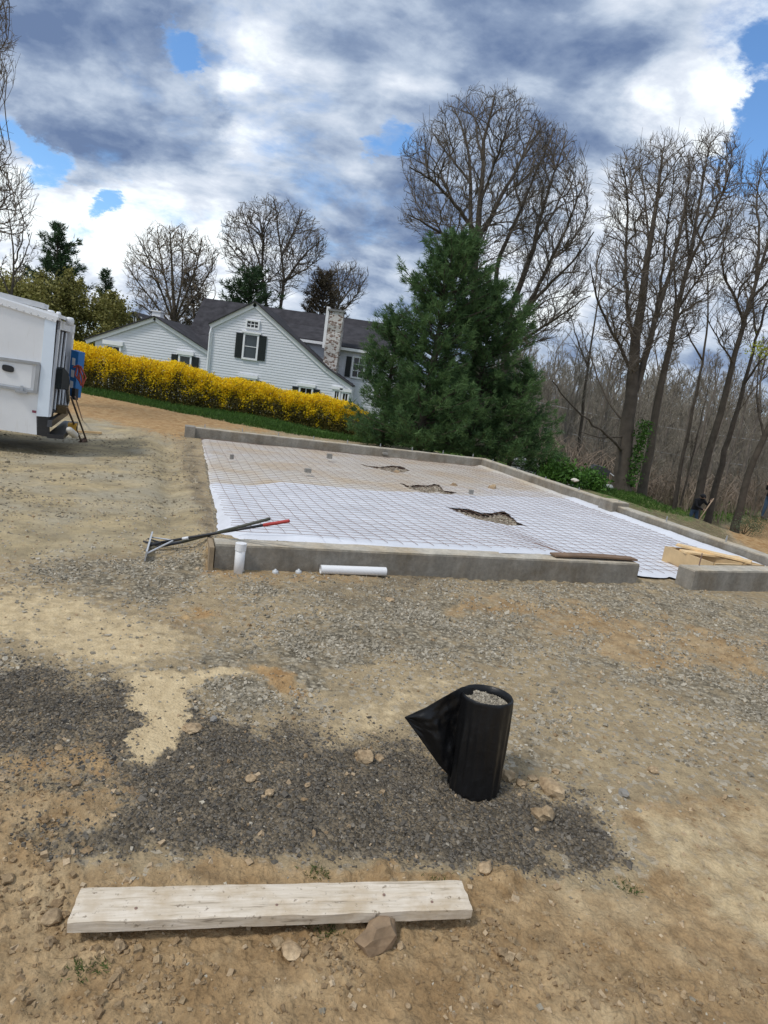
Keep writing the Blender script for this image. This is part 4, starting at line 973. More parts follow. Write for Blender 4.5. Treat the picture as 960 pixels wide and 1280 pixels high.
ctr = (a + b_ + c_ + d_) / 4; ex = nrm((b_ + c_ - a - d_)[:2]); yaw = math.atan2(ex[1], ex[0])
R2 = np.array([[math.cos(yaw), -math.sin(yaw)], [math.sin(yaw), math.cos(yaw)]])
loc = [(R2.T @ (q[:2] - ctr[:2])) for q in (a, b_, c_, d_)]
nx, ny = 60, 10; V = []; Fq = []
for lay_, z in ((0, 0.0), (1, -0.037)):
    for i in range(nx + 1):
        for j in range(ny + 1):
            s_, r_ = i / nx, j / ny
            p = (loc[0] * (1 - s_) + loc[1] * s_) * (1 - r_) + (loc[3] * (1 - s_) + loc[2] * s_) * r_
            ed = 0.002 * (j in (0, ny)) + 0.002 * (i in (0, nx))
            nn1 = fbm(np.array([s_ * 9.0]), np.array([r_ * 2 + lay_ * 5]), 1, 4, 8)[0]
            p = p + np.array([(0.006 * fbm(np.array([r_ * 5]), np.array([i * 1.0]), 1, 3, 66)[0] if i in (0, nx) else 0), (0.004 * nn1 if j in (0, ny) else 0)])
            crack = -0.004 * (abs(r_ - (0.42 + 0.05 * math.sin(s_ * 9))) < 0.06 and 0.45 < s_ < 0.9)
            V.append((p[0], p[1], z - (ed if lay_ == 0 else -ed) + (0.0025 * nn1 if lay_ == 0 else 0) + crack * (lay_ == 0)))
n1_ = (nx + 1) * (ny + 1)
for i in range(nx):
    for j in range(ny):
        q = [i * (ny + 1) + j, (i + 1) * (ny + 1) + j, (i + 1) * (ny + 1) + j + 1, i * (ny + 1) + j + 1]
        Fq.append(q); Fq.append([x + n1_ for x in q[::-1]])
ring = [i * (ny + 1) for i in range(nx + 1)] + [nx * (ny + 1) + j for j in range(1, ny + 1)] + [i * (ny + 1) + ny for i in range(nx - 1, -1, -1)] + [j for j in range(ny - 1, 0, -1)]
for q in range(len(ring)):
    a1, b1_ = ring[q], ring[(q + 1) % len(ring)]; Fq.append([b1_, a1, a1 + n1_, b1_ + n1_])
me = mesh_np('plank', V, [np.array(Fq)], False)
pk = link('plank', me, OLDW, None, (ctr[0], ctr[1], zt)); pk.rotation_euler = (0, 0, yaw)
tag(pk, 'thick weathered white plank lying on the dirt in the foreground', 'plank')
for (x_, y_) in ((346, 1131), (480, 1118), (170, 1135), (540, 1127)):
    w_ = gp(x_, y_, zt + .001); q = R2.T @ (w_[:2] - ctr[:2])
    mb = MB(); mb.lathe([(0.0045, 0), (0.0045, 0.0022), (0.002, 0.003)], (w_[0], w_[1], zt - .001), k=10)
    mb.build('nail_head', RUSTY, None); o = bpy.context.scene.objects[-1] if False else [x for x in COL.objects if x.name.startswith('nail_head')][-1]
    wl = o.location.copy(); o.parent = pk; o.location = (float(q[0]), float(q[1]), -0.001)

# ------------------------------------------------------------------ black plastic wrapped tube
m, t, b = material('black_plastic_film')
v = t.node('ShaderNodeTexCoord').outputs['Object']
b.inputs['Base Color'].default_value = (0.0065, 0.0065, 0.007, 1); b.inputs['Specular IOR Level'].default_value = 0.35
t.l.new(t.rng(t.noise(v, 6, 4, 0.6), 0.3, 0.7, 0.30, 0.5), b.inputs['Roughness'])
bp = t.node('ShaderNodeBump'); bp.inputs['Distance'].default_value = 0.006; bp.inputs['Strength'].default_value = 0.6; t.l.new(t.noise(v, 16, 5, 0.6, 0.8), bp.inputs['Height']); t.l.new(bp.outputs[0], b.inputs['Normal'])
FILM = m
bb = gpt(591, 985); 
HT = 0.0; best = 9
for z in np.arange(0.3, 0.7, 0.005):
    d = ray(609, 869); 
    tt = (bb[1] + 0.03 - CAM[1]) / d[1]; q = CAM + d * tt
tp = q.copy()
rt = 32.5 / F * float(np.dot(tp - CAM, CF)); rb = 31 / F * float(np.dot(bb - CAM, CF))
ax = nrm(tp - bb); xx = nrm(np.cross((0, 1, 0), ax)); yy = np.cross(ax, xx)
bt = empty('black_tube', bb, 'leaning black plastic wrapped tube filled with gravel, loose flap at left', 'tube')
K, NZ = 120, 40; V = []; Hh = np.linalg.norm(tp - bb)
tt = np.arange(K) / K * 2 * math.pi
for i in range(NZ + 1):
    s_ = i / NZ; h = -0.05 + (Hh + 0.05) * s_; rad_ = rb + (rt - rb) * s_
    pl = (0.0034 * np.sin(tt * 17 + 1.4 * s_ + 1.3 * np.sin(3 * tt)) + 0.0030 * np.sin(tt * 7 - 2.2 * s_ + 2 * np.sin(2 * tt))) * (0.35 + 0.65 * np.sin(math.pi * min(s_ * 1.2, 1)) ** 0.7) * (1 - 0.8 * sstep(0.9, 1, np.array(s_)))
    pl = pl + 0.006 * fbm(np.cos(tt) * 1.3 + 5, np.sin(tt) * 1.3 + s_ * 1.6, 1.5, 3, 13) + 0.012 * (s_ < .12) * fbm(np.cos(tt) * 2, np.sin(tt) * 2, 2, 2, 5)
    rr__ = rad_ + pl
    V.append(bb + ax * h + rr__[:, None] * (np.cos(tt)[:, None] * xx + np.sin(tt)[:, None] * yy))
# rolled inwards at the rim
for (dr, dh) in ((-0.003, 0.004), (-0.008, 0.002), (-0.010, -0.03)):
    V.append(bb + ax * (Hh + dh) + (rt + dr) * (np.cos(tt)[:, None] * xx + np.sin(tt)[:, None] * yy))
V = np.vstack(V); nr_ = NZ + 4
Fq = np.array([[i * K + j, i * K + (j + 1) % K, (i + 1) * K + (j + 1) % K, (i + 1) * K + j] for i in range(nr_ - 1) for j in range(K)])
MB().add(V, [Fq]).build('sleeve', FILM, bt, True)
# gravel fill
rsf = np.random.RandomState(8); n = 900
a_ = rsf.rand(n) * 6.283; r_ = (rt - 0.012) * np.sqrt(rsf.rand(n))
hh = Hh - 0.022 - 0.012 * (r_ / rt) * np.cos(a_ - 0.3)
pos = bb + ax * hh[:, None] + r_[:, None] * (np.cos(a_)[:, None] * xx + np.sin(a_)[:, None] * yy)
k_ = 24; ft = np.arange(k_) / k_ * 6.283
mb = MB(); mb.add(np.vstack([[bb + ax * (Hh - .022)], bb + ax * (Hh - .022 - 0.012 * np.cos(ft - .3))[:, None] + (rt - .009) * (np.cos(ft)[:, None] * xx + np.sin(ft)[:, None] * yy)]), [np.array([[0, 1 + q, 1 + (q + 1) % k_] for q in range(k_)])])
fo = mb.build('gravel_fill', mat_simple('grey_dust', (0.13, 0.11, 0.088), 0.95, 0.3, 60), bt)
me = stone_mesh('gravel', pos - np.array(wloc(fo)), np.clip(rsf.lognormal(math.log(.0058), .4, n), .003, .014), rsf.beta(1.5, 2.0, n), 9)
tag(link('gravel', me, GREYST, fo), kind='stuff')
# loose flap of film
tl = bb + ax * (Hh - 0.002) + (rt + .004) * (math.cos(2.75) * xx + math.sin(2.75) * yy)
def onb(px_, py_, dy): return at(px_, py_, bb[1] + dy)
ptsT = [onb(593, 858, .06), onb(578, 858, .02), onb(558, 869, -.03), onb(534, 883, -.06), onb(505.5, 896, -.08)]
ptsB = [onb(572, 985, .0), onb(566, 975, -.02), onb(549, 957, -.04), onb(530, 930, -.065), onb(506, 897.5, -.085)]
nU, nV = 26, 22; V = []
def lerp_list(L, s):
    x = s * (len(L) - 1); i = min(int(x), len(L) - 2); f = x - i; return L[i] * (1 - f) + L[i + 1] * f
for i in range(nU + 1):
    s_ = i / nU; a_, b_ = lerp_list(ptsT, s_), lerp_list(ptsB, s_)
    for j in range(nV + 1):
        r_ = j / nV; p = a_ * (1 - r_) + b_ * r_
        amp = math.sin(math.pi * r_) * (1 - s_) ** .6
        fold = 0.012 * amp * np.abs(fbm(np.array([s_ * 4.5 + r_ * 2]), np.array([r_ * 3.5 - s_]), 1.6, 2, 61)[0]) * 6 * .6 + 0.030 * math.sin(s_ * 9 + r_ * 4) * amp * 0.8 + 0.03 * fbm(np.array([s_ * 3.0 + 2]), np.array([r_ * 2.5]), 1, 3, 44)[0] * amp + 0.01 * np.abs(fbm(np.array([s_ * 7.0]), np.array([r_ * 6.0]), 1, 3, 48)[0])
        V.append(p + np.array([0.1, -1, 0.1]) * float(fold))
idx = lambda i, j: i * (nV + 1) + j
Fq = np.array([[idx(i, j), idx(i + 1, j), idx(i + 1, j + 1), idx(i, j + 1)] for i in range(nU) for j in range(nV)])
fl = MB().add(V, [Fq]).build('flap', FILM, bt, True)
sm = fl.modifiers.new('thickness', 'SOLIDIFY'); sm.thickness = 0.0015
sm = fl.modifiers.new('smooth', 'SUBSURF'); sm.levels = 1; sm.render_levels = 1

# ------------------------------------------------------------------ house with the stone chimney
ROOF = mat_simple('dark_shingles', (0.052, 0.050, 0.055), 0.95, 0.45, 2.2, bump=0.02, bscale=9, spec=0.15)
SIDING = mat_simple('white_siding', (0.69, 0.705, 0.735), 0.6, 0.03)
TRIM = mat_simple('white_trim', (0.84, 0.845, 0.85), 0.55, 0.03)
SHUT = mat_simple('black_green_shutter', (0.010, 0.016, 0.015), 0.6, 0.1)
m, t, b = material('window_glass'); b.inputs['Base Color'].default_value = (0.05, 0.065, 0.07, 1); b.inputs['Roughness'].default_value = 0.08
GLASS = m
DKGLASS = mat_simple('dark_interior_glass', (0.012, 0.014, 0.015), 0.1, 0.05)
def profile_x(pts, z):
    zs = [p[1] for p in pts]; xs = [p[0] for p in pts]
    return np.interp(z, zs, xs)
def siding(name, parent, y, z0, z1, leftp, rightp, expo=0.14, dirx=(1, 0, 0), diry=(0, -1, 0), org=(0, 0, 0)):
    """clapboards: each course a wedge proud of the one above; leftp/rightp: (x, z) outline"""
    mb = MB(); dx = np.array(dirx, float); dy = np.array(diry, float); o = np.array(org, float)
    z = z0
    while z < z1 - 0.005:
        zb, zt_ = z, min(z + expo, z1)
        xl0, xl1, xr0, xr1 = profile_x(leftp, zb), profile_x(leftp, zt_), profile_x(rightp, zb), profile_x(rightp, zt_)
        if xr0 - xl0 > 0.03:
            pt_ = lambda x, zz, out: o + dx * x + dy * (out - y * 0) + np.array([0, 0, zz])
            P = [pt_(xl0, zb, 0.026), pt_(xr0, zb, 0.026), pt_(xr0, zb, -0.05), pt_(xl0, zb, -0.05), pt_(xl1, zt_, 0.004), pt_(max(xr1, xl1 + .001), zt_, 0.004), pt_(max(xr1, xl1 + .001), zt_, -0.05), pt_(xl1, zt_, -0.05)]
            mb.hexa(P)
        z += expo
    ob = mb.build(name, SIDING, parent); ob['kind'] = 'stuff'
    return ob
YF = 36.0
def hp(px, py, D=YF): q = at(px, py, D); return np.array([q[0], q[2]])
def rot_pts(a): return [tuple(x) for x in a]
def roof_slab(parent, a, b, y0, y1, th=0.05, name='roof', mat=None):
    """roof plane from (x,z) a to b swept from y0 to y1"""
    a = np.array(a); b = np.array(b); n_ = nrm(np.array([-(b - a)[1], (b - a)[0]])); n_ = n_ if n_[1] > 0 else -n_
    mb = MB(); q = [(a[0], y0, a[1]), (b[0], y0, b[1]), (b[0], y1, b[1]), (a[0], y1, a[1])]
    mb.slab(q, (n_[0] * th, 0, n_[1] * th)); return mb.build(name, mat or ROOF, parent)
def rake_trim(parent, a, b, y, w=0.2, name='rake_board'):
    a = np.array(a); b = np.array(b); n_ = nrm(np.array([-(b - a)[1], (b - a)[0]])); n_ = n_ if n_[1] > 0 else -n_
    mb = MB(); q = [(a[0], y, a[1]), (b[0], y, b[1]), (b[0] - n_[0] * w, y, b[1] - n_[1] * w), (a[0] - n_[0] * w, y, a[1] - n_[1] * w)]
    mb.slab(q, (0, -0.07, 0)); return mb.build(name, TRIM, parent)
def window(parent, x0, x1, z0, z1, y, cols=1, rows=2, head=0.0, glass=None, fw_=0.09):
    mb = MB(); yy_ = y - 0.05
    for (a0, a1, c0, c1) in ((x0 - fw_, x0, z0 - fw_, z1 + fw_), (x1, x1 + fw_, z0 - fw_, z1 + fw_), (x0, x1, z1, z1 + fw_), (x0, x1, z0 - fw_, z0)):
        mb.box(((a0 + a1) / 2, yy_, (c0 + c1) / 2), (a1 - a0, 0.13, c1 - c0))
    if head: mb.box(((x0 + x1) / 2, yy_ - 0.03, z1 + fw_ + head / 2), (x1 - x0 + 2 * fw_ + 0.2, 0.18, head))
    wd = mb.build('window', TRIM, parent)
    pw_ = (x1 - x0) / cols; ph = (z1 - z0) / rows
    for i in range(cols):
        for j in range(rows):
            MB().box((x0 + (i + .5) * pw_, y - 0.03, z0 + (j + .5) * ph), (pw_ - 0.035, 0.03, ph - 0.035)).build('pane', glass or GLASS, wd)
    mb = MB()
    for i in range(1, cols): mb.box((x0 + i * pw_, y - 0.05, (z0 + z1) / 2), (0.035, 0.05, z1 - z0))
    for j in range(1, rows): mb.box(((x0 + x1) / 2, y - 0.052, z0 + j * ph), (x1 - x0, 0.05, 0.035))
    if cols * rows > 1: mb.build('sash_bar', TRIM, wd)
    return wd
def shutter(parent, x0, x1, z0, z1, y):
    mb = MB(); mb.box(((x0 + x1) / 2, y - 0.055, (z0 + z1) / 2), (x1 - x0, 0.05, z1 - z0)); s = mb.build('shutter', SHUT, parent)
    n_ = int((z1 - z0) / 0.09); mb = MB()
    for i in range(n_): mb.box(((x0 + x1) / 2, y - 0.085, z0 + (i + .5) * (z1 - z0) / n_), (x1 - x0 - 0.1, 0.02, 0.05))
    mb.build('louvre', SHUT, s)['kind'] = 'stuff'
gh = gz(-8, 36)
PK, EL, BRK, SE = hp(319.5, 378), hp(263, 405), hp(410, 461), hp(440, 483)
house = empty('white_house', (-8.3, YF, gh), 'white clapboard house with steep saltbox gable, black shutters and stone chimney', 'house')
siding('siding', house, 0, gh, PK[1] - 0.05, [(EL[0] + .12, gh - 1), (EL[0] + .12, EL[1]), (PK[0], PK[1])], [(SE[0], gh - 1), (SE[0], SE[1]), (BRK[0], BRK[1]), (PK[0], PK[1])], org=(0, YF, 0))
ELo = EL + (EL - PK) * 0.02
mb = MB(); mb.poly([(EL[0] + .14, YF + .06, gh), (SE[0] - .02, YF + .06, gh), (SE[0] - .02, YF + .06, SE[1] - .05), (BRK[0], YF + .06, BRK[1] - .05), (PK[0], YF + .06, PK[1] - .08), (EL[0] + .14, YF + .06, EL[1] - .05)], (0, 9.0, 0)); mb.build('wall', SIDING, house)
for a, b_ in ((ELo, PK), (PK, BRK), (BRK, SE)):
    r_ = roof_slab(house, a, b_, YF - 0.22, YF + 9.2)
    rake_trim(house, a, b_, YF - 0.02, 0.22)
# window group in the gable
wx0, wx1 = hp(307, 420)[0], hp(322.5, 420)[0]; wz0, wz1 = hp(314, 448)[1], hp(314, 419)[1]
window(house, wx0, wx1, wz0, wz1, YF, 1, 2, head=0.10)
shutter(house, wx0 - .09 - .40, wx0 - .11, wz0 - .05, wz1 + .05, YF); shutter(house, wx1 + .11, wx1 + .09 + .40, wz0 - .05, wz1 + .05, YF)
ax0, ax1 = hp(309.5, 405)[0], hp(323, 407)[0]; az0, az1 = hp(316, 409.5)[1], hp(316, 402)[1]
window(house, ax0, ax1, az0, az1, YF, 3, 2, fw_=0.08, glass=DKGLASS)
def low_window(pxa, pxb, pyt, sh=True, h=1.3, glass=None):
    x0, x1 = hp(pxa, pyt)[0], hp(pxb, pyt)[0]; z1 = hp((pxa + pxb) / 2, pyt)[1]
    window(house, x0, x1, z1 - h, z1, YF, 2, 2, head=0.16, glass=glass or DKGLASS)
    if sh: shutter(house, x0 - .09 - .36, x0 - .11, z1 - h, z1 + .02, YF); shutter(house, x1 + .11, x1 + .09 + .36, z1 - h, z1 + .02, YF)
low_window(303, 318, 474.5); low_window(376, 390, 485.5)
low_window(419, 424, 489, False, glass=DKGLASS); low_window(429, 435, 492, False)
# down pipe and return at the left corner
mb = MB(); mb.tube([(EL[0] + .1, YF - .10, EL[1] - .18), (EL[0] + .06, YF - .16, EL[1] - .5), (EL[0] + .08, YF - .12, gh)], 0.045, 8); mb.build('downpipe', TRIM, house)
mb = MB(); mb.box((EL[0] + .1, YF - .05, (EL[1] + gh) / 2 - .15), (0.14, 0.10, EL[1] - gh - .3)); mb.build('corner_board', TRIM, house)
# rear wing: ridge runs along the facade
YB = 41.0
RL, RR2 = hp(257, 374, YB + 2.2), hp(470, 407, YB + 2.2)
zr = (RL[1] + RR2[1]) / 2 + 0.0
ez = hp(400, 434, YB - 0.5)[1]
mb = MB()
x0, x1 = RL[0] - .1, RR2[0] + 1.0
mb.slab([(x0, YB - .4, ez - 0.35), (x1, YB - .4, ez - 0.35), (x1, YB + 2.2, zr), (x0, YB + 2.2, zr)], (0, -.03, .14)); mb.build('roof', ROOF, house)
mb = MB(); mb.slab([(x0, YB + 4.8, ez - 0.35), (x1, YB + 4.8, ez - 0.35), (x1, YB + 2.206, zr), (x0, YB + 2.206, zr)], (0, .03, .139)); mb.build('roof', ROOF, house)
siding('siding', house, 0, gh, ez - 0.30, [(x0 + .15, gh - 1), (x0 + .15, 20)], [(x1 - .2, gh - 1), (x1 - .2, 20)], org=(0, YB - .1, 0))
mb = MB(); mb.box(((x0 + x1) / 2 , YB - .46, ez - 0.43), (x1 - x0, .12, .16)); mb.build('gutter', TRIM, house)
mb = MB(); mb.poly([(x0 + .16, YB, ez - .4), (x0 + .16, YB + 4.4, ez - .4), (x0 + .16, YB + 2.2, zr - .03)], (.1, 0, 0)); mb.build('gable_wall', SIDING, house)
# lower shed dormer in front of the rear roof
DY = 38.6
d0, d1 = hp(376, 420, DY), hp(414, 430.5, DY)
dtop = hp(370, 405, DY + 2)
mb = MB(); mb.slab([(d0[0] - 2.0, DY - .25, d1[1]), (d1[0] + .3, DY - .25, d1[1]), (d1[0] + .3, DY + 2.1, d1[1] + .85), (d0[0] - 2.0, DY + 2.1, d1[1] + .85)], (0, -.03, .12)); mb.build('roof', ROOF, house)
siding('siding', house, 0, gh, d1[1] - .02, [(d0[0] - 1.9, gh - 1), (d0[0] - 1.9, 20)], [(d1[0] + .2, gh - 1), (d1[0] + .2, 20)], org=(0, DY, 0))
mb = MB(); mb.box(((d0[0] - 2 + d1[0] + .3) / 2, DY - .31, d1[1] - .02), (d1[0] - d0[0] + 2.3, .12, .15)); mb.build('gutter', TRIM, house)
# right wall with the shuttered window (in front of the rear wing)
RY = 38.2
r0, r1 = hp(424, 432, RY), hp(452, 437, RY)
siding('siding', house, 0, gh, hp(438, 437, RY)[1], [(r0[0] - .5, gh - 1), (r0[0] - .5, 20)], [(r1[0] + 2.2, gh - 1), (r1[0] + 2.2, 20)], org=(0, RY, 0))
zz = hp(438, 437, RY)[1]
mb = MB(); mb.slab([(r0[0] - .6, RY - .3, zz), (r1[0] + 2.4, RY - .3, zz), (r1[0] + 2.4, RY + 4.6, zr - .35), (r0[0] - .6, RY + 4.6, zr - .35)], (0, -.03, .12)); mb.build('roof', ROOF, house)
mb = MB(); mb.box(((r0[0] + r1[0] + 1.8) / 2, RY - .36, zz - .02), (r1[0] - r0[0] + 3.0, .12, .15)); mb.build('gutter', TRIM, house)
sx0, sx1 = hp(432, 458, RY)[0], hp(438.5, 458, RY)[0]; sz0, sz1 = hp(435, 471, RY)[1], hp(436, 445.5, RY)[1]
shutter(house, sx0, sx1, sz0, sz1, RY)
window(house, sx1 + .14, sx1 + .75, sz0 + .05, sz1 - .02, RY, 2, 3, glass=DKGLASS)
shutter(house, sx1 + .9, sx1 + 1.2, sz0, sz1, RY)
# chimney of pale rubble
CY = 36.9
c0, c1 = hp(412.3, 385, CY), hp(429.7, 387.5, CY); cbz = hp(417, 468, CY)[1]
m, t, b = material('whitewashed_rubble')
g_ = t.node('ShaderNodeNewGeometry').outputs['Position']
mp_ = t.node('ShaderNodeMapping'); t.l.new(g_, mp_.inputs[0]); mp_.inputs['Scale'].default_value = (1, 1, 1.9)
vcol = t.node('ShaderNodeSeparateColor'); t.l.new(t.voro(mp_.outputs[0], 6.5, 'Color'), vcol.inputs[0])
vdd = t.voro(mp_.outputs[0], 6.5, 'Distance', 'DISTANCE_TO_EDGE')
pat = t.noise(g_, 3.0, 5, 0.65)
c = t.mix(t.math('GREATER_THAN', t.math('ADD', vcol.outputs[0], t.math('MULTIPLY', t.math('SUBTRACT', pat, .5), 1.4)), 0.60), (0.62, 0.59, 0.56), (0.20, 0.13, 0.10))
c = t.mix(t.math('LESS_THAN', vdd, 0.05), c, (0.52, 0.49, 0.45))
t.l.new(c, b.inputs['Base Color']); b.inputs['Roughness'].default_value = 0.95
bp = t.node('ShaderNodeBump'); bp.inputs['Distance'].default_value = 0.05; t.l.new(t.math('MINIMUM', vdd, .12), bp.inputs['Height']); t.l.new(bp.outputs[0], b.inputs['Normal'])
ch = empty('chimney_base', (0, 0, 0)); bpy.data.objects.remove(ch)
mb = MB(); ctop = c0[1] - .12; hw = (c1[0] - c0[0]) / 2; cxm = (c0[0] + c1[0]) / 2
nz_ = 16; V = []; 
for i in range(nz_ + 1):
    z = gh + (ctop - gh) * i / nz_
    for (ax_, ay_) in ((-1, -1), (1, -1), (1, 1), (-1, 1)):
        V.append((cxm + ax_ * (hw + .02 * rs.randn()) - .03 * (1 - i / nz_), CY + .45 + ay_ * (.45 + .02 * rs.randn()), z))
Fq = [[i * 4 + e, i * 4 + (e + 1) % 4, i * 4 + 4 + (e + 1) % 4, i * 4 + 4 + e] for i in range(nz_) for e in range(4)] + [[nz_ * 4 + e for e in range(4)]]
mb.add(V, [np.array(Fq)]); chim = mb.build('chimney', m, house)
mb = MB(); mb.box((cxm, CY + .45, ctop + .03), (hw * 2 + .16, 1.06, .10)); mb.build('chimney_cap', mat_simple('grey_cap', (0.22, 0.22, 0.22), .9, .2), chim)
mb = MB(); mb.box((cxm - hw - .11, CY + .5, ctop - .9), (.16, .7, 2.2)); mb.build('chimney_flue_box', TRIM, house)

# garage wing
gp0, ge0, ge1 = hp(192, 395.5), hp(104.5, 424.5), hp(266, 443)
gar = empty('garage', (gp0[0], YF, gh), 'low white clapboard garage with broad gable left of the house', 'garage')
gg = gz(-14, 36) - .1
siding('siding', gar, 0, gg, gp0[1] - .05, [(ge0[0] + .5, gg - 1), (ge0[0] + .5, ge0[1] + .1), (gp0[0], gp0[1])], [(ge1[0] - .05, gg - 1), (ge1[0] - .05, ge1[1]), (gp0[0], gp0[1])], org=(0, YF + .3, 0))
mb = MB(); mb.poly([(ge0[0] + .52, YF + .36, gg), (ge1[0] - .1, YF + .36, gg), (ge1[0] - .1, YF + .36, ge1[1] - .06), (gp0[0], YF + .36, gp0[1] - .08), (ge0[0] + .52, YF + .36, ge0[1] + .02)], (0, 6.5, 0)); mb.build('wall', SIDING, gar)
for a, b_ in ((ge0, gp0), (gp0, ge1)):
    roof_slab(gar, a, b_, YF + .05, YF + 7.0); rake_trim(gar, a, b_, YF + .24, 0.2)
x0, x1 = hp(130.5, 436)[0], hp(147, 438)[0]; z1 = hp(139, 433)[1]
window(gar, x0, x1, z1 - 1.3, z1, YF + .3, 2, 2, head=.22, glass=DKGLASS)
x0, x1 = hp(223.5, 445)[0], hp(236, 447)[0]; z1 = hp(230, 445.5)[1]
window(gar, x0, x1, z1 - 1.2, z1, YF + .3, 1, 2, head=.18)
shutter(gar, x0 - .48, x0 - .12, z1 - 1.2, z1 + .05, YF + .3); shutter(gar, x1 + .12, x1 + .48, z1 - 1.2, z1 + .05, YF + .3)
v0 = hp(188.5, 396, YF + 1.5); v1 = hp(199.5, 390, YF + 1.5)
mb = MB(); mb.box(((v0[0] + v1[0]) / 2, YF + 1.9, v1[1] - .45), (v1[0] - v0[0], .5, .9)); mb.build('ridge_vent', TRIM, gar)
mb = MB(); mb.box(((v0[0] + v1[0]) / 2, YF + 1.9, v1[1] + .03), (v1[0] - v0[0] + .12, .62, .06)); mb.build('vent_cap', TRIM, gar)
# breezeway roof between garage and house
q0, q1, q2, q3 = at(226, 417, YF + 3.5), at(264, 422, YF + 3.5), at(264, 446, YF + 1.2), at(250, 440, YF + 1.2)
mb = MB(); mb.slab([q3 - (1.2, 0, 0), q2 + (.3, 0, 0), q1 + (.3, 0, 0), q0 - (.4, 0, 0)], (0, -.03, .1)); mb.build('link_roof', ROOF, gar)
# neighbouring gable beyond
fh = empty('far_house', at(165, 420, 62) * np.array([1, 1, 0]) + np.array([0, 0, -1]), 'small white gable of a distant house above the garage roof', 'house')
fp, f0, f1 = at(168, 391, 62), at(148, 405, 62), at(181, 405, 62)
mb = MB(); mb.poly([(f0[0], 62, -1), (f1[0], 62, -1), (f1[0], 62, f1[2]), (fp[0], 62, fp[2]), (f0[0], 62, f0[2])], (0, 8, 0)); mb.build('wall', SIDING, fh)
for a, b_ in ((f0, fp), (fp, f1)): roof_slab(fh, (a[0], a[2]), (b_[0], b_[2]), 61.7, 70.2, .15)
wq = at(165, 400, 62); window(fh, wq[0] - .35, wq[0] + .35, wq[2] - .7, wq[2] + .3, 62, 1, 2, glass=DKGLASS)
wq = at(172, 401, 62); window(fh, wq[0] - .3, wq[0] + .3, wq[2] - .7, wq[2] + .3, 62, 1, 2, glass=DKGLASS)

# ------------------------------------------------------------------ forsythia hedge
def leaf_cloud(P, size, rng_, up=0.0, aspect=0.55):
    """one small quad per point, turned at random"""
    n = len(P); d = rng_.normal(size=(n, 3)); d[:, 2] += up; d /= np.linalg.norm(d, axis=1, keepdims=True)
    e = np.cross(d, rng_.normal(size=(n, 3))); e /= np.linalg.norm(e, axis=1, keepdims=True) + 1e-9
    s = size[:, None]
    V = np.stack([P - d * s * .5, P + e * s * .5 * aspect, P + d * s * .5, P - e * s * .5 * aspect], 1).reshape(-1, 3)
    return V, np.arange(n * 4).reshape(-1, 4)
YEL = mat_leaf('forsythia_yellow', (0.84, 0.545, 0.009), (0.98, 0.77, 0.027), 0.6, 0.3)
HEDGEL = mat_leaf('hedge_green', (0.075, 0.068, 0.022), (0.21, 0.17, 0.04), 0.7, 0.2)
TWIG = mat_simple('hedge_twigs', (0.11, 0.080, 0.045), 0.9, 0.3, tone=.4)
hA = at(88, 481, 24.3); hB = at(457, 545, 29); hA[2] = gz(hA[0], hA[1]) - .03; hB[2] = gz(hB[0], hB[1]) - .03
hd = hB - hA; hL = np.linalg.norm(hd[:2]); hd2 = hd / hL; hn = np.array([-hd2[1], hd2[0], 0])
hr = np.random.RandomState(21)
hedge = empty('forsythia_hedge', (hA + hB) / 2, 'long clipped hedge covered in yellow blossom along the lawn', 'hedge')
def htop(s): return 1.50 - 0.16 * s / hL + 0.06 * np.sin(s * 2.1) + 0.04 * np.sin(s * 5.3 + 1) + .10 * (1 - sstep(hL * .38, hL * .42, s)) - .25 * sstep(hL - .9, hL, s)
n = 135000
s_ = hr.rand(n) * hL; a_ = hr.uniform(-1, 1, n); h_ = hr.rand(n) ** 0.95
wid = 0.72 * (1 - 0.25 * h_) * (1 - 0.5 * sstep(.86, 1.0, h_)) * (1 - .6 * sstep(hL - .6, hL, s_))
shell = np.sign(a_) * np.abs(a_) ** 0.4
lump = 0.16 * fbm(s_, h_ * 3, 1.1, 4, 401)
tops = htop(s_)
P = hA + hd2 * s_[:, None] + hn * ((shell * wid + lump * shell)[:, None]); P[:, 2] = (hA[2] + hd2[2] * s_) + h_ * tops + .035 * hr.randn(n)
cl_ = fbm(s_ * 1.0, h_ * 2.2 + shell, 2.3, 4, 409)
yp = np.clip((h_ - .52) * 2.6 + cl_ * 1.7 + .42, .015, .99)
dens = np.clip(.62 + h_ * .9 + cl_ * .6, .15, 1)
keep = hr.rand(n) < dens
isy = (hr.rand(n) < yp) & keep; isg = (~(hr.rand(n) < yp)) & keep & ~isy
def leaf_part(name, mat, P, size, parent, tone, rng_, up=0., aspect=.55):
    V, Fq = leaf_cloud(P, size, rng_, up, aspect); o0 = np.array(wloc(parent))
    me = mesh_np(name, V - o0, [Fq], False, {'tone': ('FLOAT', np.repeat(tone, 4))})
    return link(name, me, mat, parent)
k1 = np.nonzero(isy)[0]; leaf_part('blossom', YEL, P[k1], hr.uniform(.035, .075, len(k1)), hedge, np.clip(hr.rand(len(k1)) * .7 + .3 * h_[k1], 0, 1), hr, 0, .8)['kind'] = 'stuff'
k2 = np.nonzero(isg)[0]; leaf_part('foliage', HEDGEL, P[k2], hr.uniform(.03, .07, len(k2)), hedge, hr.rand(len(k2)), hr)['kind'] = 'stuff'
n3 = 30000; s3 = hr.rand(n3) * (hL - .3) + .15; h3 = hr.rand(n3) * .72; P3_ = hA + hd2 * s3[:, None] + hn * hr.normal(0, .22, n3)[:, None]; P3_[:, 2] = hA[2] + hd2[2] * s3 + h3 * htop(s3)
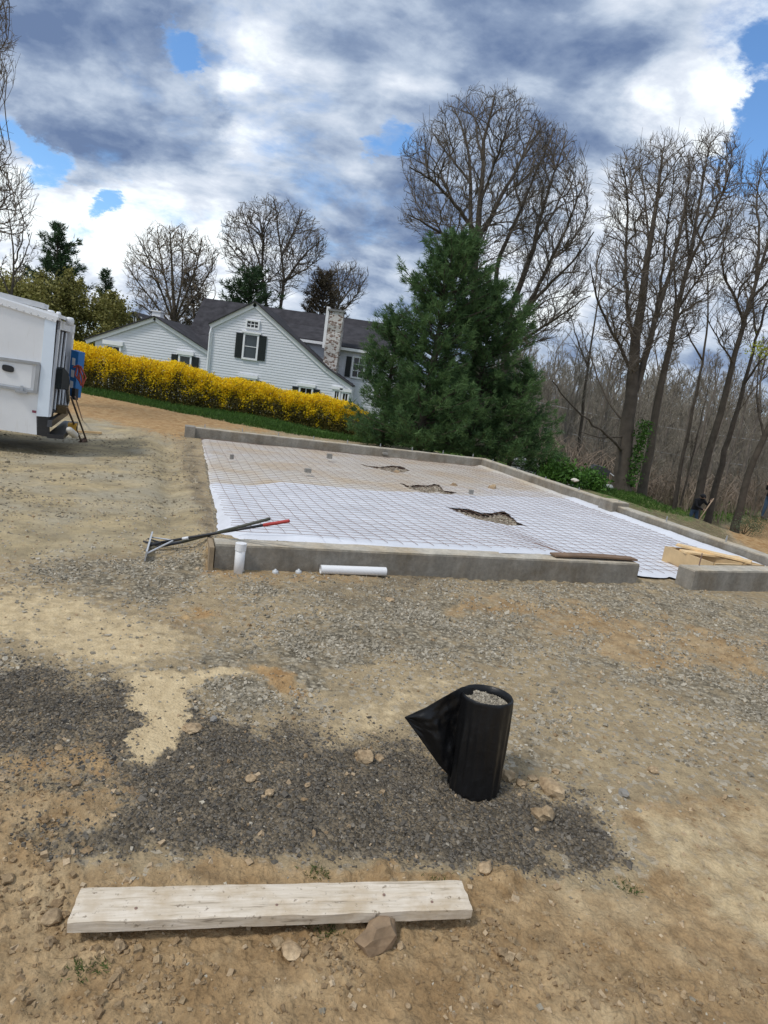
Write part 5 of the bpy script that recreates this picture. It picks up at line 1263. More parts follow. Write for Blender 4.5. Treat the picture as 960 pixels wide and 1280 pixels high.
leaf_part('inner_foliage', HEDGEL, P3_, hr.uniform(.04, .085, n3), hedge, hr.rand(n3) * .6, hr)['kind'] = 'stuff'
mb = MB(); Pt = []
for i in range(620):
    s = hr.rand() * hL; o = hr.uniform(-.25, .25); b0_ = hA + hd2 * s + hn * o; ln = hr.uniform(.8, 1.03) * htop(s); le = np.array([hr.normal(0, .22), hr.normal(0, .22), 0])
    Pt.append([b0_, b0_ + le * .3 + (0, 0, ln * .45), b0_ + le * 1.1 + (0, 0, ln * .85), b0_ + le * 1.8 + (0, 0, ln)])
Vt, Ft = tubes(np.array(Pt), np.tile([.012, .010, .007, .004], (620, 1)), 4)
mb.add(Vt, [Ft]); mb.build('stem', TWIG, hedge)['kind'] = 'stuff'

# ------------------------------------------------------------------ work truck on the left
m, t, b = material('truck_white')
v = t.node('ShaderNodeNewGeometry').outputs['Position']
c = t.vmath('SCALE', (0.78, 0.785, 0.79), t.rng(t.noise(v, 1.5, 5, .6), .3, .7, .94, 1.05))
mp_ = t.node('ShaderNodeMapping'); t.l.new(v, mp_.inputs[0]); mp_.inputs['Scale'].default_value = (8, 8, .9)
c = t.mix(t.rng(t.noise(mp_.outputs[0], 3, 5, .7), .58, .8, 0, .35), c, (0.52, 0.48, 0.42))
t.l.new(c, b.inputs['Base Color']); b.inputs['Roughness'].default_value = 0.35
TRUCK = m
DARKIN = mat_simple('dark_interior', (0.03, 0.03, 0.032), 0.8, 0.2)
TA = math.radians(20.5); td = np.array([math.cos(TA), math.sin(TA), 0]); tn = np.array([-math.sin(TA), math.cos(TA), 0])
TD = 9.5
R0 = at(60, 545, TD)
tz = gz(R0[0], R0[1])
truck = empty('box_truck', (R0[0], R0[1], tz), 'white box truck body with open back doors and side hatch', 'truck')
side = lambda x, y: onpl(x, y, R0, tn)
rear = lambda x, y: onpl(x, y, R0, td)
def side_quad(pts, out, depth, name, mat, par):
    q = np.array([side(*p) for p in pts]) - tn * out
    return MB().poly(q, tn * depth).build(name, mat, par)
TW = 2.0
up_ = nrm(rear(73, 398) - rear(60, 521))
zb0, zt0 = R0.copy(), side(72.5, 397)
f_b = side(-330, 490) ; f_t = side(-330, 282)
BB = side(46, 543)
# body shell: near side, top, far side, front, floor
mb = MB(); mb.poly([side(46, 543.5), side(56, 400.5), side(72.5, 400), side(73, 397), side(0, 373.5), f_t, f_b, side(0, 537)], tn * .05); shell_o = mb.build('side_wall', TRUCK, truck)
mb = MB(); q = [side(73, 397), side(0, 373.5), f_t]; mb.slab([q[0], q[2], q[2] + tn * TW, q[0] + tn * TW], (0, 0, .05)); mb.build('roof', TRUCK, truck)
mb = MB(); mb.slab([side(60, 521) + tn * .06, f_b + tn * .06, f_b + tn * TW, side(60, 521) + tn * TW], (0, 0, .06)); mb.build('floor', DARKIN, truck)
mb = MB(); mb.slab([f_b + tn * TW, side(60, 521) + tn * TW, side(72, 399) + tn * TW, f_t + tn * TW], tn * .05); mb.build('side_wall', TRUCK, truck)
mb = MB(); mb.slab([f_b + tn * .06, f_b + tn * TW, f_t + tn * TW, f_t + tn * .06], -td * .05); mb.build('front_wall', TRUCK, truck)
# corner post (white strip, the sky's blue put into its colour), roof rail with rivets, recessed hatch
mb = MB(); mb.poly([side(46, 520) , side(60.5, 521), side(70.5, 401), side(56.5, 398)], -tn * .018); mb.build('corner_post', mat_simple('sky_tinted_white', (.74, .82, .90), .35, .03), truck)
mb = MB(); mb.poly([side(70, 403), side(57, 398.5), side(0, 381), side(-330, 290), side(-330, 282), side(0, 372.5), side(73, 396.5)], -tn * .03); mb.build('top_rail', TRUCK, truck)
for i in range(9):
    p = side(66 - i * 9, 399.5 - i * 2.75); mb = MB(); mb.lathe([(.012, 0), (.008, .006)], p - tn * .03, -tn, 8); mb.build('rivet', ALU, truck)
fr_ = [(0, 445), (50, 454), (46, 490.5), (0, 484)]
for a, b_ in (((-70, 438), (50, 454.5)), ((-70, 471), (46.5, 490.5))):
    mb = MB(); A_s, B_s = side(*a), side(*b_); mb.bar(A_s - tn * .015, B_s - tn * .015, .05, .035); mb.build('hatch_frame', STEEL, truck)
mb = MB(); mb.bar(side(48.5, 456) - tn * .015, side(44.5, 489) - tn * .015, .05, .05, up=tn); mb.build('hatch_frame', STEEL, truck)
hatch = side_quad([(-70, 442.5), (41, 456.5), (38.5, 485.5), (-70, 467)], .012, .03, 'hatch_door', TRUCK, truck)
q = side(10.5, 460.5); L_ = 6.3 / F * TD; k = 20
V = []
for o in (0.0, 0.03):
    for i in range(k):
        a_ = i * 2 * math.pi / k; cx_ = L_ * np.sign(math.cos(a_)) * abs(math.cos(a_)) ** .6; cz_ = L_ * .62 * np.sign(math.sin(a_)) * abs(math.sin(a_)) ** .6
        V.append(q - tn * (.004 + o) + td * cx_ + np.array([0, 0, cz_ - .12 * cx_]))
MB().add(V, [np.arange(k)[::-1][None], (np.arange(k) + k)[None], np.array([[i, (i + 1) % k, (i + 1) % k + k, i + k] for i in range(k)])]).build('handle', BLACKM, hatch)
mb = MB(); a_ = side(20, 488.5); mb.bar(a_ - tn * .06, side(35, 491) - tn * .06, .03, .03); mb.bar(side(28, 482) - tn * .04, side(28, 491) - tn * .05, .03, .03, up=tn); mb.build('latch', STEEL, truck)
side_quad([(40.3, 512.5), (45.5, 513.5), (45, 516.5), (40, 515.5)], .003, .004, 'decal', mat_simple('dull_red_decal', (0.25, 0.06, 0.09), .5, .1), truck)
# rear frame and open doorway
RT = lambda s, h: side(60, 521) + tn * (TW * s) + (rear(73, 399) - rear(60, 521)) * h
mb = MB(); mb.slab([RT(.0, 0), RT(.06, 0), RT(.06, 1), RT(.0, 1)], td * .03); mb.build('door_frame', WHITE, truck)
mb = MB(); mb.slab([RT(.0, .90), RT(1, .90), RT(1, 1), RT(.0, 1)], td * .035); mb.build('door_frame', WHITE, truck)
mb = MB(); mb.slab([RT(.94, 0), RT(1, 0), RT(1, 1), RT(.94, 1)], td * .03); mb.build('door_frame', WHITE, truck)
dr = MB(); dr.slab([RT(1.0, 0), RT(1.0, .90), RT(1.0, .90) + td * .0 + tn * .0, RT(1.0, 0)], td * .01)
def rdoor(s0, swing, w, name):
    h_ = RT(s0, .02); g2 = nrm(td * math.cos(swing) + tn * math.sin(swing)); upv = RT(s0, .89) - RT(s0, .02)
    mb = MB(); mb.slab([h_, h_ + g2 * w, h_ + g2 * w + upv, h_ + upv], np.cross(g2, (0, 0, 1)) * .035); d_ = mb.build(name, WHITE, truck)
mb = MB(); mb.slab([RT(.07, .02) - td * .06, RT(.93, .02) - td * .06, RT(.93, .89) - td * .06, RT(.07, .89) - td * .06], td * .03); mb.build('doorway_shade', DARKIN, truck)  # near-black slab standing in for the shade inside the open doorway
for s in (.16, .34, .58, .80):
    mb = MB(); mb.tube([RT(s, .03) - td * .012, RT(s, .88) - td * .012], .022, 8); mb.build('pole', ALU, truck)
for s in (.20, .42, .66):
    mb = MB(); mb.slab([RT(s, .03) - td * 1.2, RT(s + .02, .03) - td * 1.2, RT(s + .02, .88) - td * 1.2, RT(s, .88) - td * 1.2], td * 1.0); mb.build('shelf_upright', ALU, truck)
for h in (.22, .42, .62, .80):
    mb = MB(); mb.slab([RT(.10, h) - td * 1.4, RT(.92, h) - td * 1.4, RT(.92, h) - td * .35, RT(.10, h) - td * .35], (0, 0, .03)); mb.build('shelf', STEEL, truck)
# bumper, step and chassis
mb = MB(); mb.poly([side(45.5, 520), side(61, 521.5), side(62, 546.5), side(46, 544)], tn * .05); mb.build('mud_flap', BLACKM, truck)
mb = MB(); mb.slab([RT(.0, -.04) + (0, 0, -.25), RT(1, -.04) + (0, 0, -.25), RT(1, -.04) + td * .22 + (0, 0, -.25), RT(0, -.04) + td * .22 + (0, 0, -.25)], (0, 0, .06)); mb.build('bumper_step', BLACKM, truck)
mb = MB(); mb.slab([RT(.0, -.03), RT(1, -.03), RT(1, -.10), RT(0, -.10)], td * .06); mb.build('bumper', BLACKM, truck)
mb = MB(); mb.bar(RT(.3, -.12) - td * .1, RT(.3, -.12) - td * 4.2, .12, .16); mb.bar(RT(.7, -.12) - td * .1, RT(.7, -.12) - td * 4.2, .12, .16); mb.build('chassis', BLACKM, truck)
for (dst, s) in ((2.1, .08), (2.1, .92)):
    c_ = RT(s, 0) - td * dst; c_[2] = gz(c_[0], c_[1]) + .36
    mb = MB(); mb.lathe([(.20, -.10), (.34, -.11), (.36, -.07), (.36, .07), (.34, .11), (.20, .10)], c_, tn, 28); wq = mb.build('wheel', mat_simple('tyre_rubber', (.02, .02, .02), .85, .2), truck)
    mb = MB(); mb.lathe([(.05, -.12), (.19, -.09), (.2, -.05), (.2, .05), (.19, .09)], c_, tn, 20); mb.build('rim', STEEL, wq)
mb = MB(); mb.lathe([(.09, 0), (.11, .005), (.11, .06), (.06, .075)], side(54, 539) - tn * .0 + td * .0, -tn, 16); 
# roof vents
for (x_, y_, w_) in ((58.5, 391, 5), (69, 393, 3), (78, 398, 5)):
    p = side(x_, y_ - 1) + tn * (.35 if x_ < 75 else .9) + np.array([0, 0, -.03]); r_ = w_ / F * TD
    mb = MB(); mb.lathe([(r_, -.05), (r_, .04), (r_ * .9, .065), (r_ * .5, .075)], p, (0, 0, 1), 18); mb.build('roof_vent', WHITE, truck, True)
ld = empty('ladder', side(0, 372), 'aluminium ladder lying on the roof of the truck', 'ladder')
for o in (.12, .50):
    mb = MB(); mb.bar(side(-200, 322) + tn * o + (0, 0, .045), side(54, 386) + tn * o + (0, 0, .045), .03, .07); mb.build('rail', ALU, ld)
for i in range(14):
    p = side(50 - i * 16, 384.5 - i * 4.0) + tn * .13 + (0, 0, .05); mb = MB(); mb.tube([p, p + tn * .36], .014, 8); mb.build('rung', ALU, ld)

# things in and behind the truck
def thing_at(mb, name, mat, label, cat, group=None, smooth=False):
    return tag(mb.build(name, mat, None, smooth), label, cat, group)
BLUE = mat_simple('blue_plastic', (0.025, 0.16, 0.42), 0.5, 0.15, 9)
# blue board-like drums seen on the far rear corner
bd = empty('blue_cooler', RT(1.0, -.1) + td * .25, 'tall blue panel hung on the open back door of the truck', 'panel')
pA, pB, pC, pD = at(89, 437, 11.3), at(98.5, 440, 11.3), at(93, 497, 11.3), at(84, 494, 11.3)
mb = MB().poly([pD, pC, pB, pA], np.array([.05, .12, 0])); mb.build('panel', BLUE, bd)
for f_ in (.16, .42, .66):
    c1_ = pA + (pD - pA) * f_; c2_ = pB + (pC - pB) * f_; mb = MB().poly([c1_ * .75 + c2_ * .25 - (0, .006, 0), c1_ * .35 + c2_ * .65 - (0, .006, 0), (c1_ * .35 + c2_ * .65) - (0, .006, .12), (c1_ * .75 + c2_ * .25) - (0, .006, .12)], (0, .004, 0)); mb.build('white_label', WHITE, bd)
bd.name = 'blue_panel'
mb = MB(); mb.poly([at(90, 485, 11.25), at(94, 486, 11.25), at(93, 500, 11.25), at(89, 499, 11.25)], (.03, .06, 0)); mb.build('black_foot', BLACKM, bd)
# red straps
rsx = np.random.RandomState(2); mb = MB()
for i in range(7):
    a_ = at(96 + rsx.rand() * 5, 456 + rsx.rand() * 4, 11.1 + rsx.rand() * .1); b_ = at(101 + rsx.rand() * 6, 478 + rsx.rand() * 8, 11.1 + rsx.rand() * .1)
    mid = (a_ + b_) / 2 + np.array([rsx.normal(0, .05), 0, rsx.normal(0, .03)]); mb.tube([a_, mid, b_], .014, 5)
mb.tube([at(92, 459, 11.1), at(97, 457, 11.1), at(102, 459, 11.1)], .016, 5)
thing_at(mb, 'red_strap', mat_simple('faded_red_webbing', (0.38, 0.075, 0.045), .8, .3), 'tangle of faded red straps hanging beside the blue panel', 'strap')
# black coat in the doorway
mb = MB(); cA_, cB_ = RT(.05, .52), RT(.40, .52); pts = [(64.8, 486), (67, 460), (69, 458.5), (75.5, 466), (77, 478), (75, 487), (70, 485)]
mb.poly([rear(*p) + td * .03 + tn * 0.1 for p in pts], td * .08); thing_at(mb, 'black_coat', mat_simple('black_cloth', (.012, .016, .016), .95, .3), 'black coat hung in the open doorway of the truck', 'coat')
mb = MB(); mb.tube([rear(74, 462) + td * .05, rear(77.5, 470) + td * .08, rear(78.5, 500) + td * .08, rear(77, 515) + td * .08], .03, 8); thing_at(mb, 'grey_hose', ALU, 'grey hose hanging beside the black coat in the truck', 'hose', None, True)
# yellow tool box and white bottle on the step
yb = rear(71.5, 533) + td * .16
ytool = empty('tool_case', yb - (0, 0, .12), 'yellow plastic tool case on the black rear step of the truck', 'tool case')
axs = np.array([td, tn, (0, 0, 1)]); s_ = 11.0 / F * 9.6
V = []
for (a_, z_) in ((-.5, -.6), (.5, -.55), (.52, .5), (.35, .62), (-.35, .6), (-.52, .45)): V.append(yb + tn * a_ * s_ * 1.3 + np.array([0, 0, z_ * s_]))
MB().poly(V, td * .12).build('case', mat_simple('tool_yellow', (0.62, 0.33, 0.03), .5, .1), ytool)
mb = MB(); mb.box(yb + td * .125, (.02, s_ * .5, s_ * .55), axs); mb.build('face_plate', BLACKM, ytool)
wbm = MB(); wa = rear(61, 534) + td * .26; wb2 = rear(69, 543) + td * .30
wbm.tube([wa, wa + (wb2 - wa) * .12, wa + (wb2 - wa) * .8, wb2], [.03, .05, .055, .03], 12); thing_at(wbm, 'white_jug', mat_simple('cream_plastic', (.72, .68, .60), .5, .08), 'cream coloured jug lying beside the yellow tool case', 'jug', None, True)
mb = MB(); mb.box(rear(73, 511) + td * .05, (.16, .24, .12), axs); thing_at(mb, 'brown_bag', mat_simple('brown_canvas', (.16, .11, .05), .9, .4, 20), 'small brown bag on the truck floor above the tool case', 'bag')
# shovels leaning on the truck
def shovel(a, b, lab, kind):
    s = empty('shovel' if kind else 'hoe', b, lab, 'shovel' if kind else 'hoe')
    d = nrm(b - a); mb = MB(); mb.tube(seg(a, b, 3), .016, 8); mb.build('shaft', mat_simple('dark_wood_shaft', (.07, .045, .03), .7, .3), s, True)
    x = nrm(np.cross(d, (0, 1, 0))); 
    if kind:
        V = [b - d * .02 - x * .09, b - d * .02 + x * .09, b + d * .16 + x * .085, b + d * .25, b + d * .16 - x * .085]
        mb = MB(); mb.poly(V, np.cross(x, d) * .006); mb.build('blade', RUSTY, s)
    else:
        mb = MB(); mb.box(b, (.05, .20, .12), np.array([x, np.cross(d, x), d])); mb.build('blade', RUSTY, s)
ga = gpt(108.5, 552); shovel(at(89, 497, 9.9), ga, 'rust bladed shovel leaning on the truck, right of the thin hoe', True)
gb = gpt(102, 552.5); shovel(at(84, 510, 9.6), gb, 'thin dark hoe leaning on the truck, left of the shovel', False)
mb = MB(); mb.tube([at(94, 496, 10.0), gpt(103, 525)], .011, 6); thing_at(mb, 'iron_bar', RUSTY, 'short dark iron bar propped behind the shovels', 'bar')
a_, b_ = gpt(82, 540), gpt(127, 543); mb = MB(); mb.bar(a_ + (0, 0, .03), b_ + (0, 0, .03), .06, .04); thing_at(mb, 'timber_batten', PLY, 'pale timber batten lying on the ground behind the truck', 'batten')

# ------------------------------------------------------------------ trees
BARK = mat_simple('grey_brown_bark', (0.095, 0.080, 0.064), 0.95, 0.35, 3, bump=0.02, bscale=14, spec=0.1)
TWIGM = mat_simple('twig_bark', (0.130, 0.110, 0.088), 0.95, 0.25, 2, spec=0.1)
PALEBARK = mat_simple('pale_bark', (0.15, 0.125, 0.10), 0.95, 0.3, 3, spec=0.1)
class Grow:
    def __init__(s, seed): s.r = np.random.RandomState(seed); s.b = {}
    def put(s, P, R, k): s.b.setdefault((len(P), k), []).append((P, R))
    def meshes(s, keys=None):
        Vs = []; Fs = []; n = 0
        for (m_, k), lst in s.b.items():
            if keys and not keys(m_, k): continue
            V, Fq = tubes(np.array([x[0] for x in lst]), np.array([x[1] for x in lst]), k)
            Vs.append(V); Fs.append(Fq + n); n += len(V)
        return (np.vstack(Vs), np.vstack(Fs)) if Vs else (None, None)
    def kids(s, P, R, level, cfg):
        if level >= len(cfg): return
        c = cfg[level]; r = s.r
        seg_ = np.linalg.norm(np.diff(P, axis=0), axis=1); L = seg_.sum(); cum = np.concatenate([[0], np.cumsum(seg_)]) / max(L, 1e-6)
        n = max(1, int(round(c['n'] * (L if c.get('perm') else 1) * r.uniform(.8, 1.2))))
        for i in range(n):
            t_ = r.uniform(c.get('t0', .25), 1.0) ** c.get('tp', 1)
            j = min(np.searchsorted(cum, t_, side='right') - 1, len(P) - 2); f_ = (t_ - cum[j]) / max(cum[j + 1] - cum[j], 1e-6)
            p = P[j] + (P[j + 1] - P[j]) * f_; T = nrm(P[j + 1] - P[j]); pr = R[j] + (R[j + 1] - R[j]) * f_
            x = nrm(np.cross(T, r.normal(size=3)) + 1e-6); an = math.radians(r.uniform(*c.get('ang', (25, 55))))
            d = nrm(T * math.cos(an) + x * math.sin(an)); 
            ln = (c['len'] * L * (1 - c.get('taper', .55) * t_) if not c.get('abs') else c['len']) * r.uniform(.65, 1.25)
            k = c.get('pts', 4); Q = [p]; dd = d
            for q in range(k - 1):
                dd = nrm(dd + np.array([0, 0, c.get('up', .12)]) + r.normal(size=3) * c.get('wig', .12)); Q.append(Q[-1] + dd * ln / (k - 1))
            Q = np.array(Q); r0 = max(min(pr * .62, ln * c.get('thick', .018)), c['rmin']); R2_ = np.linspace(r0, max(r0 * .35, c['rmin'] * .7), k)
            s.put(Q, R2_, c.get('sides', 4)); s.kids(Q, R2_, level + 1, cfg)
CFG_BIG = [dict(n=1.2, perm=1, len=.42, taper=.62, pts=6, up=.13, rmin=.020, sides=4, t0=.10, thick=.0085, ang=(20, 48), wig=.10), dict(n=10, len=.40, taper=.5, pts=3, rmin=.013, up=.10, sides=3, t0=.12, thick=.009), dict(n=8, len=.46, pts=2, rmin=.0105, up=.12, sides=3, thick=.009, t0=.15), dict(n=1.8, len=.6, pts=2, rmin=.009, up=.14, sides=3, t0=.3)]
CFG_MID = [dict(n=1.15, perm=1, len=.36, taper=.62, pts=6, up=.17, rmin=.017, sides=4, t0=.14, thick=.0085, ang=(18, 42), wig=.09), dict(n=9, len=.38, taper=.5, pts=3, rmin=.011, up=.14, sides=3, t0=.12, thick=.009), dict(n=7, len=.46, pts=2, rmin=.0085, up=.15, sides=3, t0=.15), dict(n=1.5, len=.6, pts=2, rmin=.0075, up=.14, sides=3, t0=.3)]
CFG_THIN = [dict(n=0.9, perm=1, len=.24, pts=4, up=.16, rmin=.013, sides=4, t0=.3, thick=.010), dict(n=6, len=.5, pts=3, rmin=.008, up=.16, sides=3), dict(n=4, len=.5, pts=2, rmin=.007, up=.15, sides=3)]
def smooth_poly(P, k):
    P = np.asarray(P, float); 
    for _ in range(2):
        Q = [P[0]]
        for a, b_ in zip(P[:-1], P[1:]): Q += [a * .75 + b_ * .25, a * .25 + b_ * .75]
        Q.append(P[-1]); P = np.array(Q)
    s_ = np.concatenate([[0], np.cumsum(np.linalg.norm(np.diff(P, axis=0), axis=1))]); g_ = np.linspace(0, s_[-1], k)
    return np.stack([np.interp(g_, s_, P[:, i]) for i in range(3)], -1)
def fill_crown(g, D, sil, trunkparts, counts, depth, rad):
    """branches reach for points spread through the crown: limbs > boughs > sprays > twigs"""
    r = g.r; S = np.asarray(sil, float)
    nodes = np.vstack([P[2:] for P, R, li in trunkparts]); tang = np.vstack([np.gradient(P, axis=0)[2:] for P, R, li in trunkparts]); tang /= np.linalg.norm(tang, axis=1, keepdims=True) + 1e-9
    nrad = np.concatenate([R[2:] for P, R, li in trunkparts])
    low = S[S[:, 1].argsort()[-3:]].mean(0); cb = at(low[0], low[1] + 25, D)
    for lv, n in enumerate(counts[:3]):
        T = []
        while len(T) < n:
            q = r.uniform(S.min(0), S.max(0), (n * 3, 2)); d_ = dpoly(q[:, 0], q[:, 1], S); ok_ = d_ > (6 if lv == 0 else 2) + 7 * fbm(q[:, 0], q[:, 1], .05, 3, lv + len(S)) + r.uniform(-6, 7, len(q)) * (lv > 0)
            q = q[ok_]; d_ = d_[ok_]; dm = max(d_.max(), 1)
            hd_ = depth * np.sqrt(1 - (1 - np.clip(d_ / dm, 0, 1)) ** 2); oy = r.uniform(-1, 1, len(q)) * hd_
            for (x, y), o in zip(q, oy): T.append(at(x, y, D + o))
        T = np.array(T[:n]); newP = []
        k = (7, 5, 3, 2)[lv]; tt_ = np.linspace(0, 1, k)[:, None]
        for c0 in range(0, n, 400):
            Q = T[c0:c0 + 400]; dv = Q[:, None] - nodes[None]; ds = np.linalg.norm(dv, axis=2) + 1e-6
            cs = (dv * tang[None]).sum(2) / ds; cr_ = ((T[c0:c0 + 400] - cb) / (np.linalg.norm(T[c0:c0 + 400] - cb, axis=1, keepdims=True) + 1e-6)); c2 = (dv * cr_[:, None]).sum(2) / ds; cost = ds * (2.1 - .55 * cs - .8 * c2) + (.9 if lv == 0 else .25) * np.maximum(0, -dv[:, :, 2] + .25 * ds)
            jx = cost.argmin(1)
            for q, j_ in zip(Q, jx):
                p0 = nodes[j_]; L = np.linalg.norm(q - p0); ctl = p0 + tang[j_] * L * .30 + (q - p0) * .22 + np.array([0, 0, -.04 * L if lv == 0 else 0])
                P = p0 * (1 - tt_) ** 2 + ctl * 2 * tt_ * (1 - tt_) + q * tt_ ** 2
                if k > 3: P[1:-1] += r.normal(size=(k - 2, 3)) * L * .018
                r0 = min(nrad[j_] * .8, max(rad[lv], L * .0075)) if lv < 2 else rad[lv]
                R_ = np.linspace(r0, max(r0 * .45, rad[min(lv + 1, 3)] * .9), k)
                g.put(P, R_, (5, 4, 3, 3)[lv]); newP.append((P, R_))
        nodes = np.vstack([nodes] + [P[1:] for P, R in newP]); nrad = np.concatenate([nrad] + [R[1:] for P, R in newP])
        if lv == 2:
            for P, R_ in newP: g.kids(P, R_, 0, [dict(n=counts[3] / counts[2], len=.75, taper=.3, pts=2, rmin=rad[3], sides=3, up=.25, t0=.35, ang=(18, 42))])
        tg = np.vstack([np.gradient(P, axis=0)[1:] for P, R in newP]); tang = np.vstack([tang, tg / (np.linalg.norm(tg, axis=1, keepdims=True) + 1e-9)])
def bare_tree(name, label, D, limbs, cfg, seed, group=None, base=None, mat=BARK, tmat=TWIGM, sil=None, counts=(58, 400, 2100, 3900), depth=4.5, rad=(.045, .022, .0105, .0078)):
    """limbs: (photo polyline, width px at start, width at end, depth drift over the limb); first is the trunk"""
    g = Grow(seed); tr = []
    for li, (pts, w0, w1, dz) in enumerate(limbs):
        n = len(pts); P = np.array([at(x, y, D + dz * (i / (n - 1)) ** 1.3) for i, (x, y) in enumerate(pts)])
        if li == 0 and base is not None: P[0] = base
        if li == 0: P[0, 2] = min(P[0, 2], gz(P[0, 0], P[0, 1])) - .1
        k = max(8, min(18, n * 3)); P = smooth_poly(P, k)
        P[1:-1] += g.r.normal(size=(k - 2, 3)) * .02
        R = np.linspace(w0, w1, k) / 2 / F * D * (1 if li == 0 else .78)
        if li == 0: R[0] *= 1.35; R[1] *= 1.08
        tr.append((P, R, li))
    t0 = tr[0][0][0]
    root = empty(name, t0, label, 'tree', group)
    Vs = []; Fs = []; n = 0
    for P, R, li in tr:
        V, Fq = tubes(P[None], R[None], 10 if li == 0 else 7); Vs.append(V); Fs.append(Fq + n); n += len(V)
        if sil is None: g.kids(P, R, 0, [dict(cfg[0], n=cfg[0]['n'] * (.6 if li == 0 else 1), t0=.5 if li == 0 else cfg[0]['t0'])] + cfg[1:])
    if sil is not None: fill_crown(g, D, sil, tr, counts, depth, rad)
    o = link('trunk', mesh_np('trunk', np.vstack(Vs) - t0, [np.vstack(Fs)], True), mat, root)
    V, Fq = g.meshes(); o = link('crown', mesh_np('crown', V - t0, [Fq], False), tmat, root)
    return root
bare_tree('bare_tree', 'tallest bare tree, round crown, rising straight behind the pines', 36, [
    ([(604, 545), (596, 430), (591, 350), (597, 294), (600, 253), (604, 215), (602, 186), (612, 150), (618, 122)], 17, 2.2, 0),
    ([(597, 294), (576, 265), (553, 236), (535, 221), (512, 209)], 7, 1.5, -3),
    ([(590, 344), (589, 271), (588, 201), (579, 163), (567, 134)], 9, 1.6, 2),
    ([(590, 350), (576, 332), (565, 303), (540, 284), (510, 268)], 7, 1.4, -4),
    ([(598, 300), (605, 288), (626, 247), (646, 212), (661, 177), (672, 146)], 8, 1.5, 3),
    ([(600, 255), (612, 220), (628, 180), (640, 140)], 5, 1.2, -3), ([(588, 230), (570, 205), (550, 180), (540, 165)], 4, 1.2, 3),
    ([(603, 200), (596, 165), (590, 130)], 4, 1.2, 3), ([(578, 270), (560, 240), (545, 200), (525, 185)], 4, 1.2, 2)], CFG_BIG, 101, sil=[(590, 345), (560, 315), (520, 298), (495, 275), (508, 230), (497, 190), (520, 163), (540, 148), (560, 120), (600, 106), (640, 107), (668, 130), (690, 160), (700, 200), (690, 260), (670, 310), (620, 345)], counts=(70, 540, 3000, 5600), depth=5)
bare_tree('bare_tree', 'spreading bare tree leaning right, just right of the tallest one', 37, [
    ([(626, 545), (630, 470), (634, 393), (655, 346), (667, 306), (678, 265), (690, 221), (702, 190)], 14, 1.6, 0),
    ([(622, 420), (617, 340), (634, 300), (652, 259), (669, 218), (684, 183), (692, 160)], 9, 1.5, 3),
    ([(632, 425), (645, 408), (669, 367), (690, 323), (710, 280), (728, 236)], 9, 1.5, -3),
    ([(636, 410), (655, 390), (690, 352), (725, 318), (742, 290)], 7, 1.3, -4), ([(634, 440), (660, 420), (700, 395), (738, 370)], 6, 1.3, -5),
    ([(652, 259), (640, 225), (650, 190)], 4, 1.1, 2), ([(690, 323), (712, 310), (735, 262)], 4, 1.1, 2), ([(667, 306), (690, 270), (716, 215)], 5, 1.2, 3)], CFG_BIG, 102, sil=[(640, 420), (642, 330), (650, 230), (668, 148), (700, 150), (725, 178), (740, 230), (743, 280), (738, 320), (748, 345), (725, 395), (690, 430), (650, 440)], counts=(60, 440, 2400, 4500), depth=4.5)
bare_tree('bare_tree', 'thick forked bare tree standing just beyond the right wall pilaster', 26, [
    ([(777, 612), (779, 580), (783.5, 533), (791, 487), (793, 437), (804.6, 364), (816, 284), (824, 226), (828, 192)], 20, 1.6, 0),
    ([(788, 500), (799, 475), (820, 395), (839, 334), (854, 276), (863, 222)], 12, 1.5, 2),
    ([(793, 445), (783, 380), (781, 315), (787, 253), (776, 204)], 7, 1.3, -2), ([(788, 460), (766, 418), (747, 380), (738, 330)], 6, 1.2, -3),
    ([(779, 566), (770, 552), (743, 533), (709, 502), (690, 476)], 4.5, 1.2, -4), ([(805, 364), (812, 310), (806, 240), (802, 205)], 5, 1.2, 3), ([(820, 395), (828, 340), (838, 260), (842, 215)], 5, 1.2, -2),
    ([(784, 530), (760, 505), (735, 440), (722, 400)], 3.5, 1, 2), ([(780, 545), (752, 548), (725, 540)], 3, 1, -3)], CFG_MID, 103, sil=[(772, 480), (745, 410), (738, 330), (752, 250), (758, 200), (790, 180), (820, 165), (850, 163), (872, 190), (874, 250), (862, 330), (842, 410), (805, 460)], rad=(.036, .018, .0085, .0062))
bare_tree('bare_tree', 'tall straight bare tree next right of the thick forked tree', 27, [
    ([(803, 618), (808, 580), (820, 517), (831, 456), (847, 387), (862, 322), (874, 257), (886, 186)], 11.5, 1.4, 0),
    ([(838, 430), (846, 380), (842, 330), (846, 280)], 5, 1.1, 2), ([(856, 345), (880, 290), (905, 240), (915, 200)], 5, 1.1, -2), ([(868, 295), (890, 250), (900, 205)], 4, 1.1, 2), ([(862, 322), (856, 270), (862, 210)], 4, 1, -1), ([(847, 387), (878, 340), (900, 310)], 4, 1, -2)], CFG_MID, 104, sil=[(825, 450), (840, 350), (845, 260), (850, 200), (880, 160), (905, 158), (930, 180), (934, 250), (918, 300), (895, 380), (860, 440)], counts=(45, 310, 1500, 2800), depth=3.5, rad=(.036, .018, .0085, .0062))
